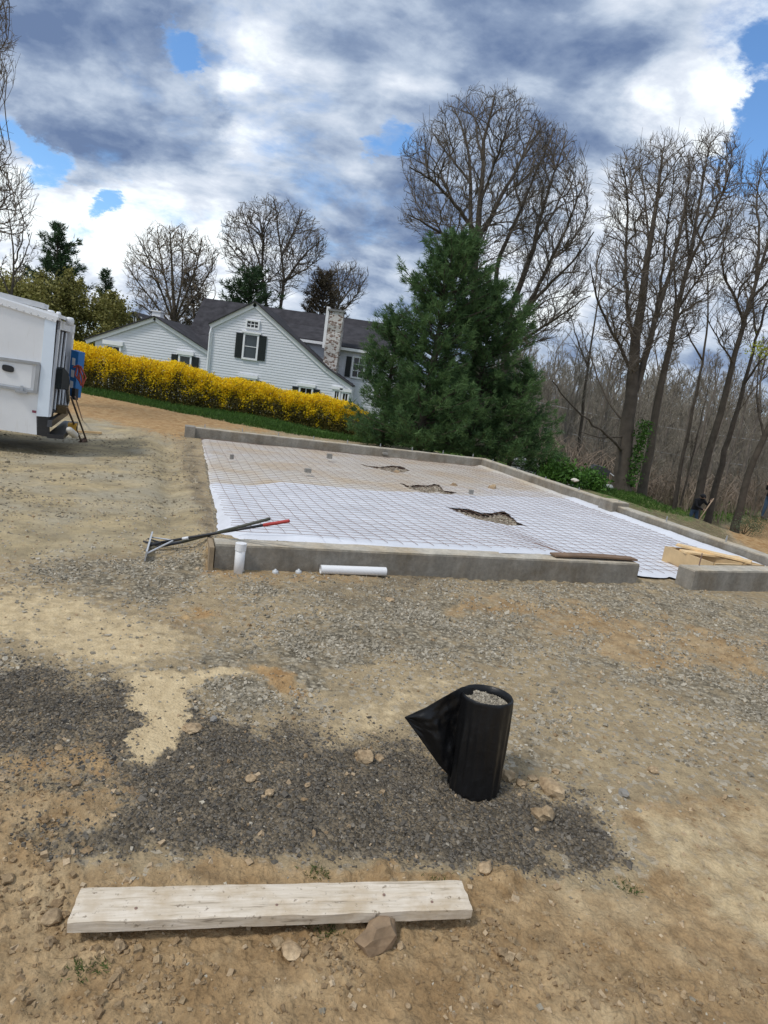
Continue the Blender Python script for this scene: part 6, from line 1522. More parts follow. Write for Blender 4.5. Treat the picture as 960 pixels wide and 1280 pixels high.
bare_tree('bare_tree', 'bare tree leaning right behind the bending worker, tallest at the right edge', 31, [
    ([(873, 628), (880, 590), (892, 544), (908, 487), (925, 418), (942, 364), (962, 300), (975, 230)], 11, 1.6, 0),
    ([(930, 402), (919, 372), (904, 341), (902, 315), (912, 270)], 5, 1.2, -2), ([(944, 358), (950, 300), (945, 240), (955, 195)], 5, 1.1, 2), ([(938, 376), (970, 340), (1000, 300)], 5, 1.1, -2), ([(917, 455), (895, 420), (880, 390)], 3, 1, -2)], CFG_MID, 105, sil=[(890, 440), (893, 330), (903, 260), (930, 210), (960, 188), (1010, 190), (1030, 270), (1000, 350), (960, 400), (920, 450)], counts=(40, 260, 1300, 2400), depth=4, rad=(.036, .018, .0088, .0066))
bare_tree('bare_tree', 'second slim leaning tree right of the bending worker', 32, [
    ([(888, 632), (900, 585), (916, 533), (935, 464), (946, 418), (962, 370)], 9, 2, 0), ([(930, 480), (950, 450), (975, 430)], 4, 1, -2), ([(946, 418), (940, 380), (948, 330)], 4, 1, 2)], CFG_MID, 106)
bare_tree('bare_tree', 'thin bare sapling pair left of the bending worker', 32, [
    ([(844, 632), (852, 580), (862, 533), (874, 475), (886, 399), (884, 340)], 5.5, 1.2, 0), ([(850, 632), (862, 590), (872, 540), (890, 470)], 3.5, 1, 1), ([(878, 450), (860, 420), (850, 380)], 3, .9, -1)], CFG_THIN, 107)
bare_tree('bare_tree', 'bare trunk slanting out of the picture at the far right, above the dirt bank', 30, [
    ([(922, 650), (930, 610), (939, 582), (960, 535), (985, 480), (1005, 420), (1020, 330)], 10, 2, 0), ([(955, 545), (945, 500), (950, 440)], 4, 1, 1), ([(985, 480), (1010, 440), (1040, 400)], 5, 1, -2)], CFG_MID, 108)
bare_tree('bare_tree', 'slim dark bare tree left of the thick forked tree in the woods', 42, [
    ([(722, 590), (728, 520), (735, 450), (748, 380), (752, 330)], 5, 1, 0), ([(735, 460), (720, 420), (712, 390)], 3, 1, 1)], CFG_THIN, 109)
bare_tree('bare_tree', 'vase shaped bare tree standing behind the garage', 48, [
    ([(214, 445), (216, 420), (218, 400), (217, 370), (214, 320), (212, 282)], 8, 1, 0), ([(217, 405), (200, 360), (184, 320), (172, 296)], 4, .9, -3), ([(217, 400), (206, 350), (199, 310), (197, 284)], 4, .9, 2), ([(218, 400), (228, 350), (228, 310), (226, 285)], 4, .9, 2),
    ([(218, 402), (238, 355), (248, 325), (252, 298)], 4, .9, -2), ([(218, 405), (245, 370), (262, 340), (273, 318)], 4, .9, 1), ([(216, 410), (190, 375), (170, 350), (157, 328)], 4, .9, -1), ([(217, 410), (188, 390), (165, 375)], 3, .9, -2), ([(218, 410), (250, 392), (268, 372)], 3, .9, 2)], CFG_MID, 110, tmat=mat_simple('tan_twigs', (0.15, 0.115, 0.075), .95, .25, 2), sil=[(215, 415), (185, 400), (160, 365), (153, 325), (170, 294), (200, 279), (230, 279), (257, 292), (276, 320), (272, 362), (248, 400)], counts=(40, 300, 1700, 2600), depth=4, rad=(.045, .024, .014, .0115))
bare_tree('bare_tree', 'twin stemmed bare tree standing behind the house roof', 50, [
    ([(348, 410), (350, 383), (356, 350), (350, 303), (345, 266), (343, 250)], 7, 1, 0), ([(338, 410), (331, 368), (327, 336), (312, 292), (301, 260)], 6, 1, 1), ([(356, 352), (366, 338), (380, 318), (402, 300)], 5, 1, -2), ([(330, 360), (312, 340), (297, 318), (282, 300)], 4, .9, 2), ([(328, 338), (330, 300), (322, 262)], 4, .9, -1), ([(352, 320), (368, 290), (378, 262)], 4, .9, 2), ([(358, 350), (385, 335), (405, 320)], 3, .9, 2)], CFG_MID, 111, sil=[(340, 375), (310, 358), (283, 338), (271, 300), (282, 268), (300, 253), (330, 243), (362, 250), (382, 260), (406, 285), (409, 315), (388, 347), (360, 370)], counts=(45, 330, 2000, 3200), depth=4, rad=(.048, .025, .0145, .0118))
bare_tree('bare_tree', 'small bare tree right of the stone chimney', 56, [
    ([(424, 410), (422, 383), (424, 355), (420, 335)], 4, .8, 0), ([(424, 380), (436, 365), (448, 343)], 3, .8, 1), ([(422, 385), (412, 360), (408, 340)], 3, .8, -1), ([(424, 392), (440, 378), (456, 350)], 3, .8, 1)], CFG_MID, 112, mat=PALEBARK, sil=[(425, 392), (408, 368), (404, 340), (420, 326), (445, 328), (462, 345), (452, 374)], counts=(25, 150, 700, 1100), depth=2.5, rad=(.045, .024, .014, .0115))
bare_tree('bare_tree', 'large bare tree with branches hanging in at the top left corner', 17, [
    ([(-90, 560), (-85, 400), (-75, 250), (-60, 100), (-50, -80)], 34, 8, 0), ([(-78, 300), (-45, 270), (-10, 262), (28, 262)], 7, 1, 1), ([(-70, 230), (-40, 215), (-12, 212), (12, 205)], 6, 1, -1), ([(-65, 130), (-40, 90), (-15, 70), (2, 60)], 7, 1, 0), ([(-60, 60), (-35, 30), (-10, 20), (5, 10)], 6, 1, 1), ([(-70, 200), (-40, 240), (-10, 255), (18, 240)], 5, 1, 2), ([(-60, 90), (-30, 100), (0, 90)], 4, 1, 1)], CFG_MID, 113, sil=[(-70, -30), (16, -30), (22, 60), (12, 110), (-12, 140), (12, 185), (42, 232), (50, 272), (22, 305), (-70, 310)], counts=(45, 280, 1100, 2000), depth=2.5, rad=(.026, .012, .0058, .0044))
bare_tree('bare_tree', 'thin bare tree between the truck roof and the left conifer', 38, [
    ([(8, 420), (14, 370), (18, 330), (14, 290), (10, 262)], 5, 1, 0), ([(16, 345), (32, 318), (40, 290)], 3, .8, 1), ([(14, 370), (-6, 330), (-20, 300)], 3, .8, -1), ([(18, 330), (28, 300), (30, 275)], 3, .8, 1)], CFG_MID, 114)

# ---- evergreens
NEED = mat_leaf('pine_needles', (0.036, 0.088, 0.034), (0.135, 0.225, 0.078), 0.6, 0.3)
NEED2 = mat_leaf('dark_needles', (0.022, 0.050, 0.022), (0.065, 0.115, 0.042), 0.6, 0.15)
OLIVEL = mat_leaf('olive_leaves', (0.13, 0.13, 0.035), (0.38, 0.345, 0.11), 0.6, 0.25)
BROWNL = mat_leaf('brown_needles', (0.085, 0.068, 0.045), (0.17, 0.135, 0.09), 0.8, 0.1)
def tufts(C, Dv, size, nb, rng_, wid=.10, spread=.55):
    """nb thin triangles fanning out of each tuft"""
    n = len(C); d = Dv[:, None] + rng_.normal(size=(n, nb, 3)) * spread; d /= np.linalg.norm(d, axis=2, keepdims=True)
    e = np.cross(d, rng_.normal(size=(n, nb, 3))); e /= np.linalg.norm(e, axis=2, keepdims=True) + 1e-9
    s_ = size[:, None, None] * rng_.uniform(.7, 1.2, (n, nb, 1)); c_ = C[:, None] + rng_.normal(size=(n, nb, 3)) * size[:, None, None] * .18
    V = np.stack([c_ - e * s_ * wid, c_ + e * s_ * wid, c_ + d * s_], 2).reshape(-1, 3)
    return V, np.arange(n * nb * 3).reshape(-1, 3)
def evergreen(name, label, base, H, rad_, seed, mat, whorl=.32, per=7, droop=.0, tuft=.16, nb=8, dens=9, prof=None, lean=(0, 0), irregular=.25, wid=.085, cat='tree', z0=.04):
    r = np.random.RandomState(seed); base = np.array(base, float); root = empty(name, base, label, cat)
    C = []; Dv = []; br = []; Tn = []
    z = H * z0
    ax_ = lambda z: base + np.array([lean[0] * z / H, lean[1] * z / H, z])
    while z < H * .985:
        f_ = z / H; rr = rad_ * (prof(f_) if prof else (1 - f_) ** .8) 
        for i in range(per):
            a_ = r.uniform(0, 6.283); ln = rr * r.uniform(1 - irregular * 1.6, 1 + irregular) + .08
            upa = (.55 * f_ + .10 - droop) + r.normal(0, .10); p0 = ax_(z + r.uniform(-.12, .12)); h_ = np.array([math.cos(a_), math.sin(a_), 0])
            q = np.linspace(0, 1, 5); pts = p0 + h_ * (q * ln)[:, None] + np.array([0, 0, 1]) * (upa * ln * q + (.22 + droop) * ln * q * q * .6)[:, None]
            br.append(pts); tn_ = r.rand()
            sd = np.array([-h_[1], h_[0], 0]); n = max(3, int(ln * dens))
            tq = r.uniform(.18, 1.02, n) ** .8
            idx = np.clip(tq * 4, 0, 3.999); ii = idx.astype(int); ff = (idx - ii)[:, None]
            c_ = pts[ii] * (1 - ff) + pts[np.minimum(ii + 1, 4)] * ff
            side_ = r.uniform(-1, 1, n) * (.36 * ln * (1.08 - tq)) 
            c_ = c_ + sd * side_[:, None] + h_ * (np.abs(side_) * .5)[:, None] + np.array([0, 0, 1]) * r.normal(0, .05 + .03 * ln, n)[:, None]
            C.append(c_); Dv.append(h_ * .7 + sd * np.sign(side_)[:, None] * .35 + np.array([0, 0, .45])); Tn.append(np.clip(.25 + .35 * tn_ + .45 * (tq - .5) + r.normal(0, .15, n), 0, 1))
        z += whorl * (1 - .45 * f_) * r.uniform(.8, 1.2)
    C.append(ax_(H * .97)[None]); Dv.append(np.array([[0, 0, 1.]])); Tn.append(np.array([.6]))
    C = np.vstack(C); Dv = np.vstack(Dv); Tn = np.concatenate(Tn)
    V, Ft = tufts(C, Dv, tuft * r.uniform(.75, 1.25, len(C)), nb, r, wid)
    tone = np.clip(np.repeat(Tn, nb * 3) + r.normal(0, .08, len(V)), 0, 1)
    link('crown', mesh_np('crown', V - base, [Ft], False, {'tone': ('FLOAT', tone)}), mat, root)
    Vb, Fb = tubes(np.array(br), np.tile(np.linspace(.03, .008, 5) * H / 7, (len(br), 1)), 4)
    link('branch', mesh_np('branch', Vb - base, [Fb], False), BARK, root)['kind'] = 'stuff'
    mb = MB(); mb.tube([ax_(-.1), ax_(H * .3), ax_(H * .65), ax_(H * .98)], np.array([.022, .018, .010, .003]) * H, 9); mb.build('trunk', BARK, root, True)
    return root
def gbase(px, D): q = at(px, 560, D); return np.array([q[0], q[1], gz(q[0], q[1])])
def toH(px, py, D, b_): return at(px, py, D)[2] - b_[2]
b_ = gbase(522, 19.5); evergreen('pine_tree', 'tallest dense green pine at the end of the yellow hedge', b_, toH(530, 290, 19.5, b_), 2.1, 201, NEED, dens=25, per=13, whorl=.30, tuft=.145, nb=11, wid=.065, prof=lambda f: (1 - f) ** .50 * (.74 + .45 * math.sin(f * 9 + 1) * .32), lean=(.2, 0), irregular=.38)
b_ = gbase(587, 20.5); evergreen('pine_tree', 'dark green pine joined to the right side of the tallest pine', b_, toH(590, 350, 20.5, b_), 2.05, 202, NEED, dens=25, per=13, whorl=.31, tuft=.145, nb=11, wid=.065, prof=lambda f: (1 - f) ** .6 * (.8 + .18 * math.sin(f * 11)), irregular=.38)
b_ = gbase(640, 20); evergreen('pine_tree', 'shortest green pine, rightmost of the pine clump beside the far wall corner', b_, toH(640, 455, 20, b_), 1.45, 203, NEED, dens=24, per=11, whorl=.34, tuft=.14, nb=11, wid=.065, irregular=.4)
b_ = gbase(476, 20.5); evergreen('pine_tree', 'short bushy pine at the left foot of the tallest pine', b_, toH(470, 385, 20.5, b_), 1.12, 204, NEED, dens=24, per=11, whorl=.34, tuft=.14, nb=11, wid=.065, irregular=.4, prof=lambda f: (1 - f) ** .5)
b_ = gbase(62, 54); evergreen('spruce_tree', 'tall layered conifer behind the truck at the left', b_, toH(60, 279, 54, b_), 4.0, 205, NEED2, dens=9, per=8, whorl=.55, tuft=.36, nb=8, irregular=.4, droop=.05, prof=lambda f: (1 - f) ** .75 * (.85 + .3 * math.sin(f * 40)))
b_ = gbase(121, 52); evergreen('spruce_tree', 'small pointed spruce right of the tall layered conifer', b_, toH(120, 334, 52, b_), 1.7, 206, NEED2, dens=8, per=7, whorl=.4, tuft=.28, nb=7, droop=.15)
b_ = gbase(296, 47); evergreen('spruce_tree', 'dark green conifer showing above the house roof', b_, toH(295, 337, 47, b_), 2.9, 207, NEED2, dens=7, per=9, whorl=.5, tuft=.34, nb=8, prof=lambda f: (1 - f) ** .45, irregular=.35)
b_ = gbase(383, 53); evergreen('spruce_tree', 'brown thin needled conifer behind the house ridge', b_, toH(385, 335, 53, b_), 2.3, 208, BROWNL, dens=8, per=9, whorl=.5, tuft=.34, nb=7, prof=lambda f: (1 - f) ** .45, droop=.1)
b_ = gbase(252, 50); evergreen('spruce_tree', 'brownish conifer tangled with the vase shaped tree', b_, toH(222, 340, 50, b_), 1.6, 209, BROWNL, dens=6, per=7, whorl=.55, tuft=.34, nb=6, droop=.1, prof=lambda f: (1 - f) ** .5, lean=(-2.0, 0))
def leafy(name, label, base, H, rx, seed, mat, n=7000, size=.22, cat='tree', trunk=True):
    r = np.random.RandomState(seed); base = np.array(base, float); root = empty(name, base, label, cat)
    g = Grow(seed); P = np.array([base + (0, 0, -.1), base + (r.normal(0, .1), 0, H * .3), base + (r.normal(0, .2), r.normal(0, .2), H * .6), base + (r.normal(0, .3), 0, H * .88)])
    g.put(P, np.linspace(.03, .008, 4) * H, 7)
    g.kids(P, np.linspace(.03, .008, 4) * H, 0, [dict(n=2.2, perm=1, len=.5, pts=4, up=.1, rmin=.03, t0=.15, ang=(35, 75)), dict(n=6, len=.5, pts=3, rmin=.015), ])
    ends = np.array([b[0][q] for lst in [v for k, v in g.b.items()] for b in lst for q in range(1, len(b[0]))])
    nk = 46; cen = base + np.stack([r.normal(0, rx * .42, nk), r.normal(0, rx * .42, nk), H * (.22 + .68 * r.rand(nk))], -1)
    fz = (cen[:, 2] - base[2]) / H; cen[:, :2] = base[:2] + (cen[:, :2] - base[:2]) * (np.sin(np.clip(fz, .1, .98) * math.pi) ** .4)[:, None]
    k = r.randint(0, nk, n); C = cen[k] + r.normal(size=(n, 3)) * (rx * .17) * np.array([1, 1, .75]); C[:, 2] = np.maximum(C[:, 2], base[2] + .1)
    C = np.vstack([C, ends[r.randint(0, len(ends), n // 3)] + r.normal(0, .12, (n // 3, 3))])
    V, Fq = leaf_cloud(C, size * r.uniform(.6, 1.3, len(C)), r); tone = np.clip(.5 + .3 * r.randn(nk)[k], 0, 1); tone = np.concatenate([tone, r.rand(n // 3)])
    link('crown', mesh_np('crown', V - base, [Fq], False, {'tone': ('FLOAT', np.repeat(tone, 4))}), mat, root)
    Vb, Fb = g.meshes(); link('trunk', mesh_np('trunk', Vb - base, [Fb], False), BARK, root)
    return root
b_ = gbase(15, 45); leafy('olive_tree', 'olive green budding tree behind the truck roof, leftmost of three', b_, toH(20, 345, 45, b_), 3.2, 301, OLIVEL, size=.21, n=12000)
b_ = gbase(70, 46); leafy('olive_tree', 'olive green budding tree below the tall conifer, middle of three', b_, toH(75, 346, 46, b_), 3.1, 302, OLIVEL, size=.21, n=12000)
b_ = gbase(128, 47); leafy('olive_tree', 'olive green budding tree beside the garage, rightmost of three', b_, toH(125, 362, 47, b_), 2.4, 303, OLIVEL, size=.20, n=9000)

# ---- greenery and oddments beyond the right wall
FERN = mat_leaf('fresh_green', (0.028, 0.075, 0.012), (0.085, 0.19, 0.030), 0.6, 0.25)
def shrub(px, py, D, w_, h_, label, seed, mat=FERN, n=2600, size=.10):
    p = at(px, py, D); b = np.array([p[0], p[1], gz(p[0], p[1])]); h_ = max(h_, p[2] - b[2] + h_ * .5)
    r = np.random.RandomState(seed); root = empty('shrub', b, label, 'shrub')
    nk = 16; cen = b + np.stack([r.normal(0, w_ * .3, nk), r.normal(0, w_ * .3, nk), h_ * r.uniform(.25, .85, nk)], -1); k = r.randint(0, nk, n)
    C = cen[k] + r.normal(size=(n, 3)) * w_ * .13; V, Fq = leaf_cloud(C, size * r.uniform(.6, 1.4, n), r, .5)
    link('foliage', mesh_np('foliage', V - b, [Fq], False, {'tone': ('FLOAT', np.repeat(np.clip(.45 + .25 * r.randn(nk)[k], 0, 1), 4))}), mat, root)
    mb = MB()
    for i in range(9): mb.tube([b, (b + cen[i]) / 2 + r.normal(0, .05, 3), cen[i]], [.02, .014, .006], 4, False)
    mb.build('stem', TWIG, root)
shrub(697, 590, 19, 1.0, .55, 'bright green low shrub behind the right wall, left one', 401)
shrub(735, 598, 20, 1.0, .5, 'bright green low shrub behind the right wall, right one', 402, n=2000)
shrub(700, 570, 26, .5, .5, 'small dark shrub by the pale rocks beyond the wall', 403, NEED2, 900)
shrub(932, 655, 26, 1.1, .6, 'pale green bush beside the dirt bank at the right', 404, mat_leaf('pale_green', (.07, .10, .05), (.16, .20, .11)), 1300, .05)
iv = at(795, 560, 25.8); r = np.random.RandomState(9); n = 1300
C = np.stack([iv[0] + r.normal(0, .14, n) + .12, iv[1] + r.normal(0, .18, n), r.uniform(gz(iv[0], iv[1]) + .2, iv[2] + 1.1, n)], -1); C[:, 0] += (C[:, 2] - iv[2]) * .05
V, Fq = leaf_cloud(C, r.uniform(.07, .15, n), r); o0 = C.min(0)
tag(link('ivy', mesh_np('ivy', V - o0, [Fq], False, {'tone': ('FLOAT', np.repeat(r.rand(n), 4))}), FERN, None, o0), 'bright green ivy climbing the right side of the thick forked trunk', 'ivy')
r = np.random.RandomState(19); n = 260; c_ = at(954, 437, 17); C = c_ + r.normal(size=(n, 3)) * np.array([.22, .2, .12]); V, Fq = leaf_cloud(C, r.uniform(.04, .09, n), r); 
sp = empty('leafy_branch', c_, 'yellow green leafy twig reaching in at the right edge', 'branch')
link('foliage', mesh_np('foliage', V - c_, [Fq], False, {'tone': ('FLOAT', np.repeat(r.rand(n), 4))}), mat_leaf('spring_green', (.22, .26, .03), (.40, .42, .06)), sp)
mb = MB(); mb.tube([at(1100, 560, 17), at(1020, 470, 17), at(975, 445, 17), c_], [.05, .03, .015, .006], 6); mb.build('stem', TWIG, sp)
PALEROCK = mat_simple('pale_lichen_rock', (0.36, 0.38, 0.37), 0.95, 0.3, 4, bump=.02)
pr_ = np.random.RandomState(4)
for i, (x_, y_, w_) in enumerate([(646, 571, 9), (655, 574, 11), (664, 578, 12), (673, 582, 12), (668, 574, 10), (683, 583, 9), (712, 587, 11), (719, 589, 10), (725, 600, 12), (752, 603, 14), (762, 606, 12)]):
    p = at(x_, y_, 23.5 + i * .25); s_ = w_ / F * p[1] * .5; zb = gz(p[0], p[1]) - .05; hh_ = max(p[2] - zb, s_)
    me = lump_mesh('rock', [((0, 0, hh_ * .5), s_)], 900 + i, 2, .4, max(.6, hh_ * .55 / s_)); o = link('rock', me, PALEROCK, None, (p[0], p[1], zb))
    tag(o, 'pale grey rock in the rough row beyond the right wall', 'rock', 'pale rocks in the row beyond the right wall')
# dark wheelbarrow-like cart by the path
cp = at(747, 600, 25); cz = gz(cp[0], cp[1]); ct = empty('garden_cart', (cp[0], cp[1], cz), 'dark tarp covered cart left of the thick forked tree', 'cart')
cy_ = at(747, 588, 25)[2]
mb = MB(); V = []
for (a_, h_) in ((-.30, -.10), (.30, -.16), (.34, .05), (.12, .16), (-.25, .20), (-.34, .05)): V.append((cp[0] + a_, cp[1] - .25, cy_ + h_))
mb.poly(V, (0, .5, 0)); mb.build('covered_tray', mat_simple('dark_tarp', (.035, .035, .038), .6, .5, 8), ct)
for a_ in (-.2, .22):
    mb = MB(); mb.tube([(cp[0] + a_, cp[1], cz), (cp[0] + a_, cp[1], cy_ - .05)], .02, 6); mb.build('leg', BLACKM, ct)
mb = MB(); mb.tube([(cp[0] + .3, cp[1], cy_ + .02), (cp[0] + .55, cp[1] - .1, cy_ - .12)], .018, 6); mb.build('handle', ALU, ct)

# ---- worker
def body_mesh(name, J, E, Rd, mats, assign, parent):
    me = bpy.data.meshes.new(name); me.from_pydata([tuple(j) for j in J], E, []); o = bpy.data.objects.new('tmp_body', me); COL.objects.link(o)
    sk = o.modifiers.new('skin', 'SKIN'); o.modifiers.new('sub', 'SUBSURF').levels = 2
    for v_, r_ in zip(me.skin_vertices[0].data, Rd): v_.radius = (r_, r_ * .9)
    me.skin_vertices[0].data[0].use_root = True
    dg = bpy.context.evaluated_depsgraph_get(); m2 = bpy.data.meshes.new_from_object(o.evaluated_get(dg)); bpy.data.objects.remove(o)
    for m_ in mats: m2.materials.append(m_)
    for p in m2.polygons: p.material_index = assign(p.center); p.use_smooth = True
    m2.name = name; ob = bpy.data.objects.new(name, m2); COL.objects.link(ob); ob.parent = parent; return ob
SKIN = mat_simple('skin', (.42, .26, .18), .6, .08); JACK = mat_simple('black_jacket', (.010, .010, .013), .9, .2); JEAN = mat_simple('blue_jeans', (.035, .065, .11), .9, .3); BOOT = mat_simple('brown_boot', (.06, .04, .025), .8, .2)
PD = 28.0
def person(px, pyh, PD, label, sc, mirror=1):
    hp_ = at(px, pyh, PD); f0_ = np.array([hp_[0], hp_[1], hp_[2] - 1.50 * sc]); root = empty('person', f0_, label, 'person')
    m_ = mirror
    J = [(0, 0, .86), (.0, -.02, 1.02), (.03 * m_, -.10, 1.20), (.05 * m_, -.18, 1.34), (.07 * m_, -.24, 1.41), (.08 * m_, -.30, 1.50),
         (-.10, 0, .82), (-.13, -.05, .46), (-.13, .02, .09), (-.13, -.12, .04), (.10, 0, .82), (.13, -.08, .47), (.14, .0, .09), (.14, -.12, .04),
         (-.16 * m_ + .05 * m_, -.16, 1.32), (-.10 * m_, -.30, 1.08), (.14 * m_, -.38, .98), (.22 * m_, -.38, .97), (.22 * m_, -.16, 1.33), (.36 * m_, -.26, 1.18), (.40 * m_, -.36, 1.34), (.42 * m_, -.38, 1.42)]
    E = [(0, 1), (1, 2), (2, 3), (3, 4), (4, 5), (0, 6), (6, 7), (7, 8), (8, 9), (0, 10), (10, 11), (11, 12), (12, 13), (3, 14), (14, 15), (15, 16), (16, 17), (3, 18), (18, 19), (19, 20), (20, 21)]
    Rd = [.15, .15, .17, .15, .06, .105, .10, .07, .05, .045, .10, .07, .05, .045, .085, .06, .045, .04, .085, .06, .045, .04]
    J = [np.array(j) * sc for j in J]
    def asg(c):
        c = np.array(c) / sc
        if c[2] < .11: return 3
        if c[2] < .88 and abs(c[0]) < .26 and c[1] > -.25: return 2
        if c[2] > 1.43 and abs(c[0] - .08 * m_) < .14: return 0
        if np.hypot(c[0] - .22 * m_, c[1] + .38) < .07 and c[2] < 1.02: return 0
        if np.hypot(c[0] - .42 * m_, c[1] + .38) < .06 and c[2] > 1.36: return 0
        return 1
    bo_ = body_mesh('body', J, E, [q * sc for q in Rd], [SKIN, JACK, JEAN, BOOT], asg, root)
    hx = J[5]
    mb = MB(); c0_ = f0_ + hx; mb.lathe([(.118 * sc, -.01), (.122 * sc, .04), (.10 * sc, .09), (.05 * sc, .125), (.01, .13)], c0_, (.05, -.25, 1), 14); mb.build('dark_cap', JACK, root, True)
    mb = MB()
    for (dx, dy, dz, r_) in ((-.035, -.10, .0, .014), (.035, -.10, .0, .014), (0, -.118, -.025, .018)): mb.lathe([(.002, -r_ * sc), (r_ * sc, 0), (.002, r_ * sc)], c0_ + np.array([dx, dy, dz]) * sc, (0, 0, 1), 8)
    mb.build('face', SKIN, root)
    for (h_, th_) in ((J[17], .4), (J[21], -.4)):
        for q in range(4): 
            mb = MB(); p0 = f0_ + h_ + np.array([.0, -.03, -.03 + .022 * q]) * sc; mb.tube([p0, p0 + np.array([.035 * m_, -.03, 0]) * sc, p0 + np.array([.05 * m_, .01, 0]) * sc], [.011 * sc, .010 * sc, .007 * sc], 5); mb.build('finger', SKIN, root)
        mb = MB(); p0 = f0_ + h_ + np.array([-.02, .02, .02]) * sc; mb.tube([p0, p0 + np.array([.02, -.03, .045]) * sc], [.013 * sc, .009 * sc], 5); mb.build('thumb', SKIN, root)
    return root, f0_, J
wk, f0_, J = person(872.5, 619.5, PD, 'worker in black jacket and jeans bending over a long wooden pole', 1.0)
pa = f0_ + J[21] + np.array([.05, -.05, .10]); pb_ = f0_ + J[17] + np.array([.03, -.05, 0]); dv_ = nrm(pb_ - pa)
mb = MB(); mb.tube([pa, pa + dv_ * 1.5], .024, 8); thing_at(mb, 'wooden_pole', mat_simple('pale_pole', (.50, .36, .24), .7, .15), 'pale wooden pole held by the bending worker', 'pole', None, True)
person(968, 602, 27, 'second worker in dark clothes cut off at the right picture edge', 1.05, -1)

# ---- woods beyond the wall: thin trees one can tell apart
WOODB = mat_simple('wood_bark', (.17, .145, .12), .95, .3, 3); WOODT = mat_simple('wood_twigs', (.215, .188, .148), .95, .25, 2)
protos = []
for v_ in range(5):
    g = Grow(500 + v_); r = g.r; Hh_ = r.uniform(10, 13); nP = 7
    P = np.array([[r.normal(0, .12) * i * .5 + .05 * i * i * r.normal(0, .15), r.normal(0, .1) * i * .5, Hh_ * i / (nP - 1)] for i in range(nP)]); P[0, :2] = 0; P[0, 2] = -.2
    R = np.linspace(.13, .02, nP) * r.uniform(.8, 1.2); Vt, Ft = tubes(P[None], R[None], 7)
    tm = mesh_np('trunk', Vt, [Ft], True); tm.materials.append(WOODB)
    g.kids(P, R, 0, [dict(n=2.2, perm=1, len=.24, pts=4, up=.15, rmin=.016, sides=4, t0=.08, thick=.011), dict(n=8, len=.5, pts=3, rmin=.011, up=.12, sides=3, thick=.009), dict(n=5, len=.55, pts=2, rmin=.010, up=.1, sides=3)])
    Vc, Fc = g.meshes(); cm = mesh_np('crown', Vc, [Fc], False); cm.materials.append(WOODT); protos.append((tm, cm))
wr2 = np.random.RandomState(77); cnt = 0
def wood_tree(x, y, sc_, lab, grp):
    tm, cm = protos[wr2.randint(5)]
    o = empty('bare_tree', (x, y, gz(x, y)), lab, 'tree', grp); o.rotation_euler = (wr2.normal(0, .03), wr2.normal(0, .04) + .02, wr2.uniform(0, 6.28)); o.scale = (sc_, sc_, sc_ * wr2.uniform(.9, 1.15))
    link('trunk', tm, None, o); link('crown', cm, None, o)
spots = []
for i in range(3000):
    px_, D = wr2.uniform(610, 1010), wr2.uniform(36, 78)
    p = at(px_, 560, D)
    if D < 46 and px_ < 700: continue
    if all((p[0] - q[0]) ** 2 + (p[1] - q[1]) ** 2 > 5.5 for q in spots): spots.append(p)
    if len(spots) >= 120: break
for p in spots: wood_tree(p[0], p[1], wr2.uniform(.55, .98), 'thin bare tree among many in the brown woods beyond the right wall', 'bare trees in the woods')
for (px_, D, sc_, lab) in [(10, 60, .75, 'faint bare tree behind the left conifer, by the picture edge'), (140, 66, .6, 'faint bare tree right of the olive trees'), (262, 64, .62, 'faint bare tree behind the left end of the house ridge'), (405, 64, .62, 'faint bare tree directly behind the chimney'), (440, 68, .62, 'faint bare tree between the chimney and the pines'), (175, 62, .6, 'faint bare tree above the far white gable')]:
    p = at(px_, 450, D); wood_tree(p[0], p[1], sc_, lab, None)
# far woods and tangled undergrowth that read as one mass
g = Grow(900); r = g.r
for i in range(750):
    px_, D = r.uniform(585, 1080), r.uniform(70, 135)
    p = at(px_, 540, D); x, y = p[0], p[1]; z = -3.8; h_ = (r.uniform(7, 11.5)) * (.8 + D / 330)
    P = np.array([[x + r.normal(0, .25) * q, y, z + h_ * q / 3] for q in range(4)]); R = np.linspace(.13, .03, 4); g.put(P, R, 4)
    g.kids(P, R, 0, [dict(n=9, len=.28, pts=3, up=.2, rmin=.03, sides=3, t0=.15), dict(n=5, len=.55, pts=2, rmin=.026, up=.15, sides=3)])
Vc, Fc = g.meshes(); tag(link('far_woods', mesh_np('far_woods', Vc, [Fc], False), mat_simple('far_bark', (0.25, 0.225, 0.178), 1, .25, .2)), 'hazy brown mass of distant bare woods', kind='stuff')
g = Grow(901); r = g.r; n_ = 0
while n_ < 7000:
    px_, D = r.uniform(640, 1030), 27 + 45 * r.rand() ** 1.3
    if px_ < 690 and D < 34: continue
    p = at(px_, 570, D); x, y = p[0], p[1]
    if (fbm(np.array([x]), np.array([y]), .16, 3, 7)[0] < -.02) or (D < 34): continue
    z = gz(x, y) if n_ % 6 == 0 or n_ == 0 else zlast + r.normal(0, .1); zlast = z
    if n_ % 6: x, y = xl + r.normal(0, .45), yl + r.normal(0, .45)
    else: xl, yl = x, y
    h_ = r.uniform(.6, 2.4); a_ = r.uniform(0, 6.28); le = h_ * r.uniform(.2, .9)
    P = np.array([[x, y, z - .05], [x + math.cos(a_) * le * .25, y + math.sin(a_) * le * .25, z + h_ * .6], [x + math.cos(a_) * le * .7, y + math.sin(a_) * le * .7, z + h_ * .9], [x + math.cos(a_) * le * 1.25, y + math.sin(a_) * le * 1.25, z + h_ * .72]])
    g.put(P, np.array([.014, .012, .010, .008]) * (D / 34), 3); n_ += 1
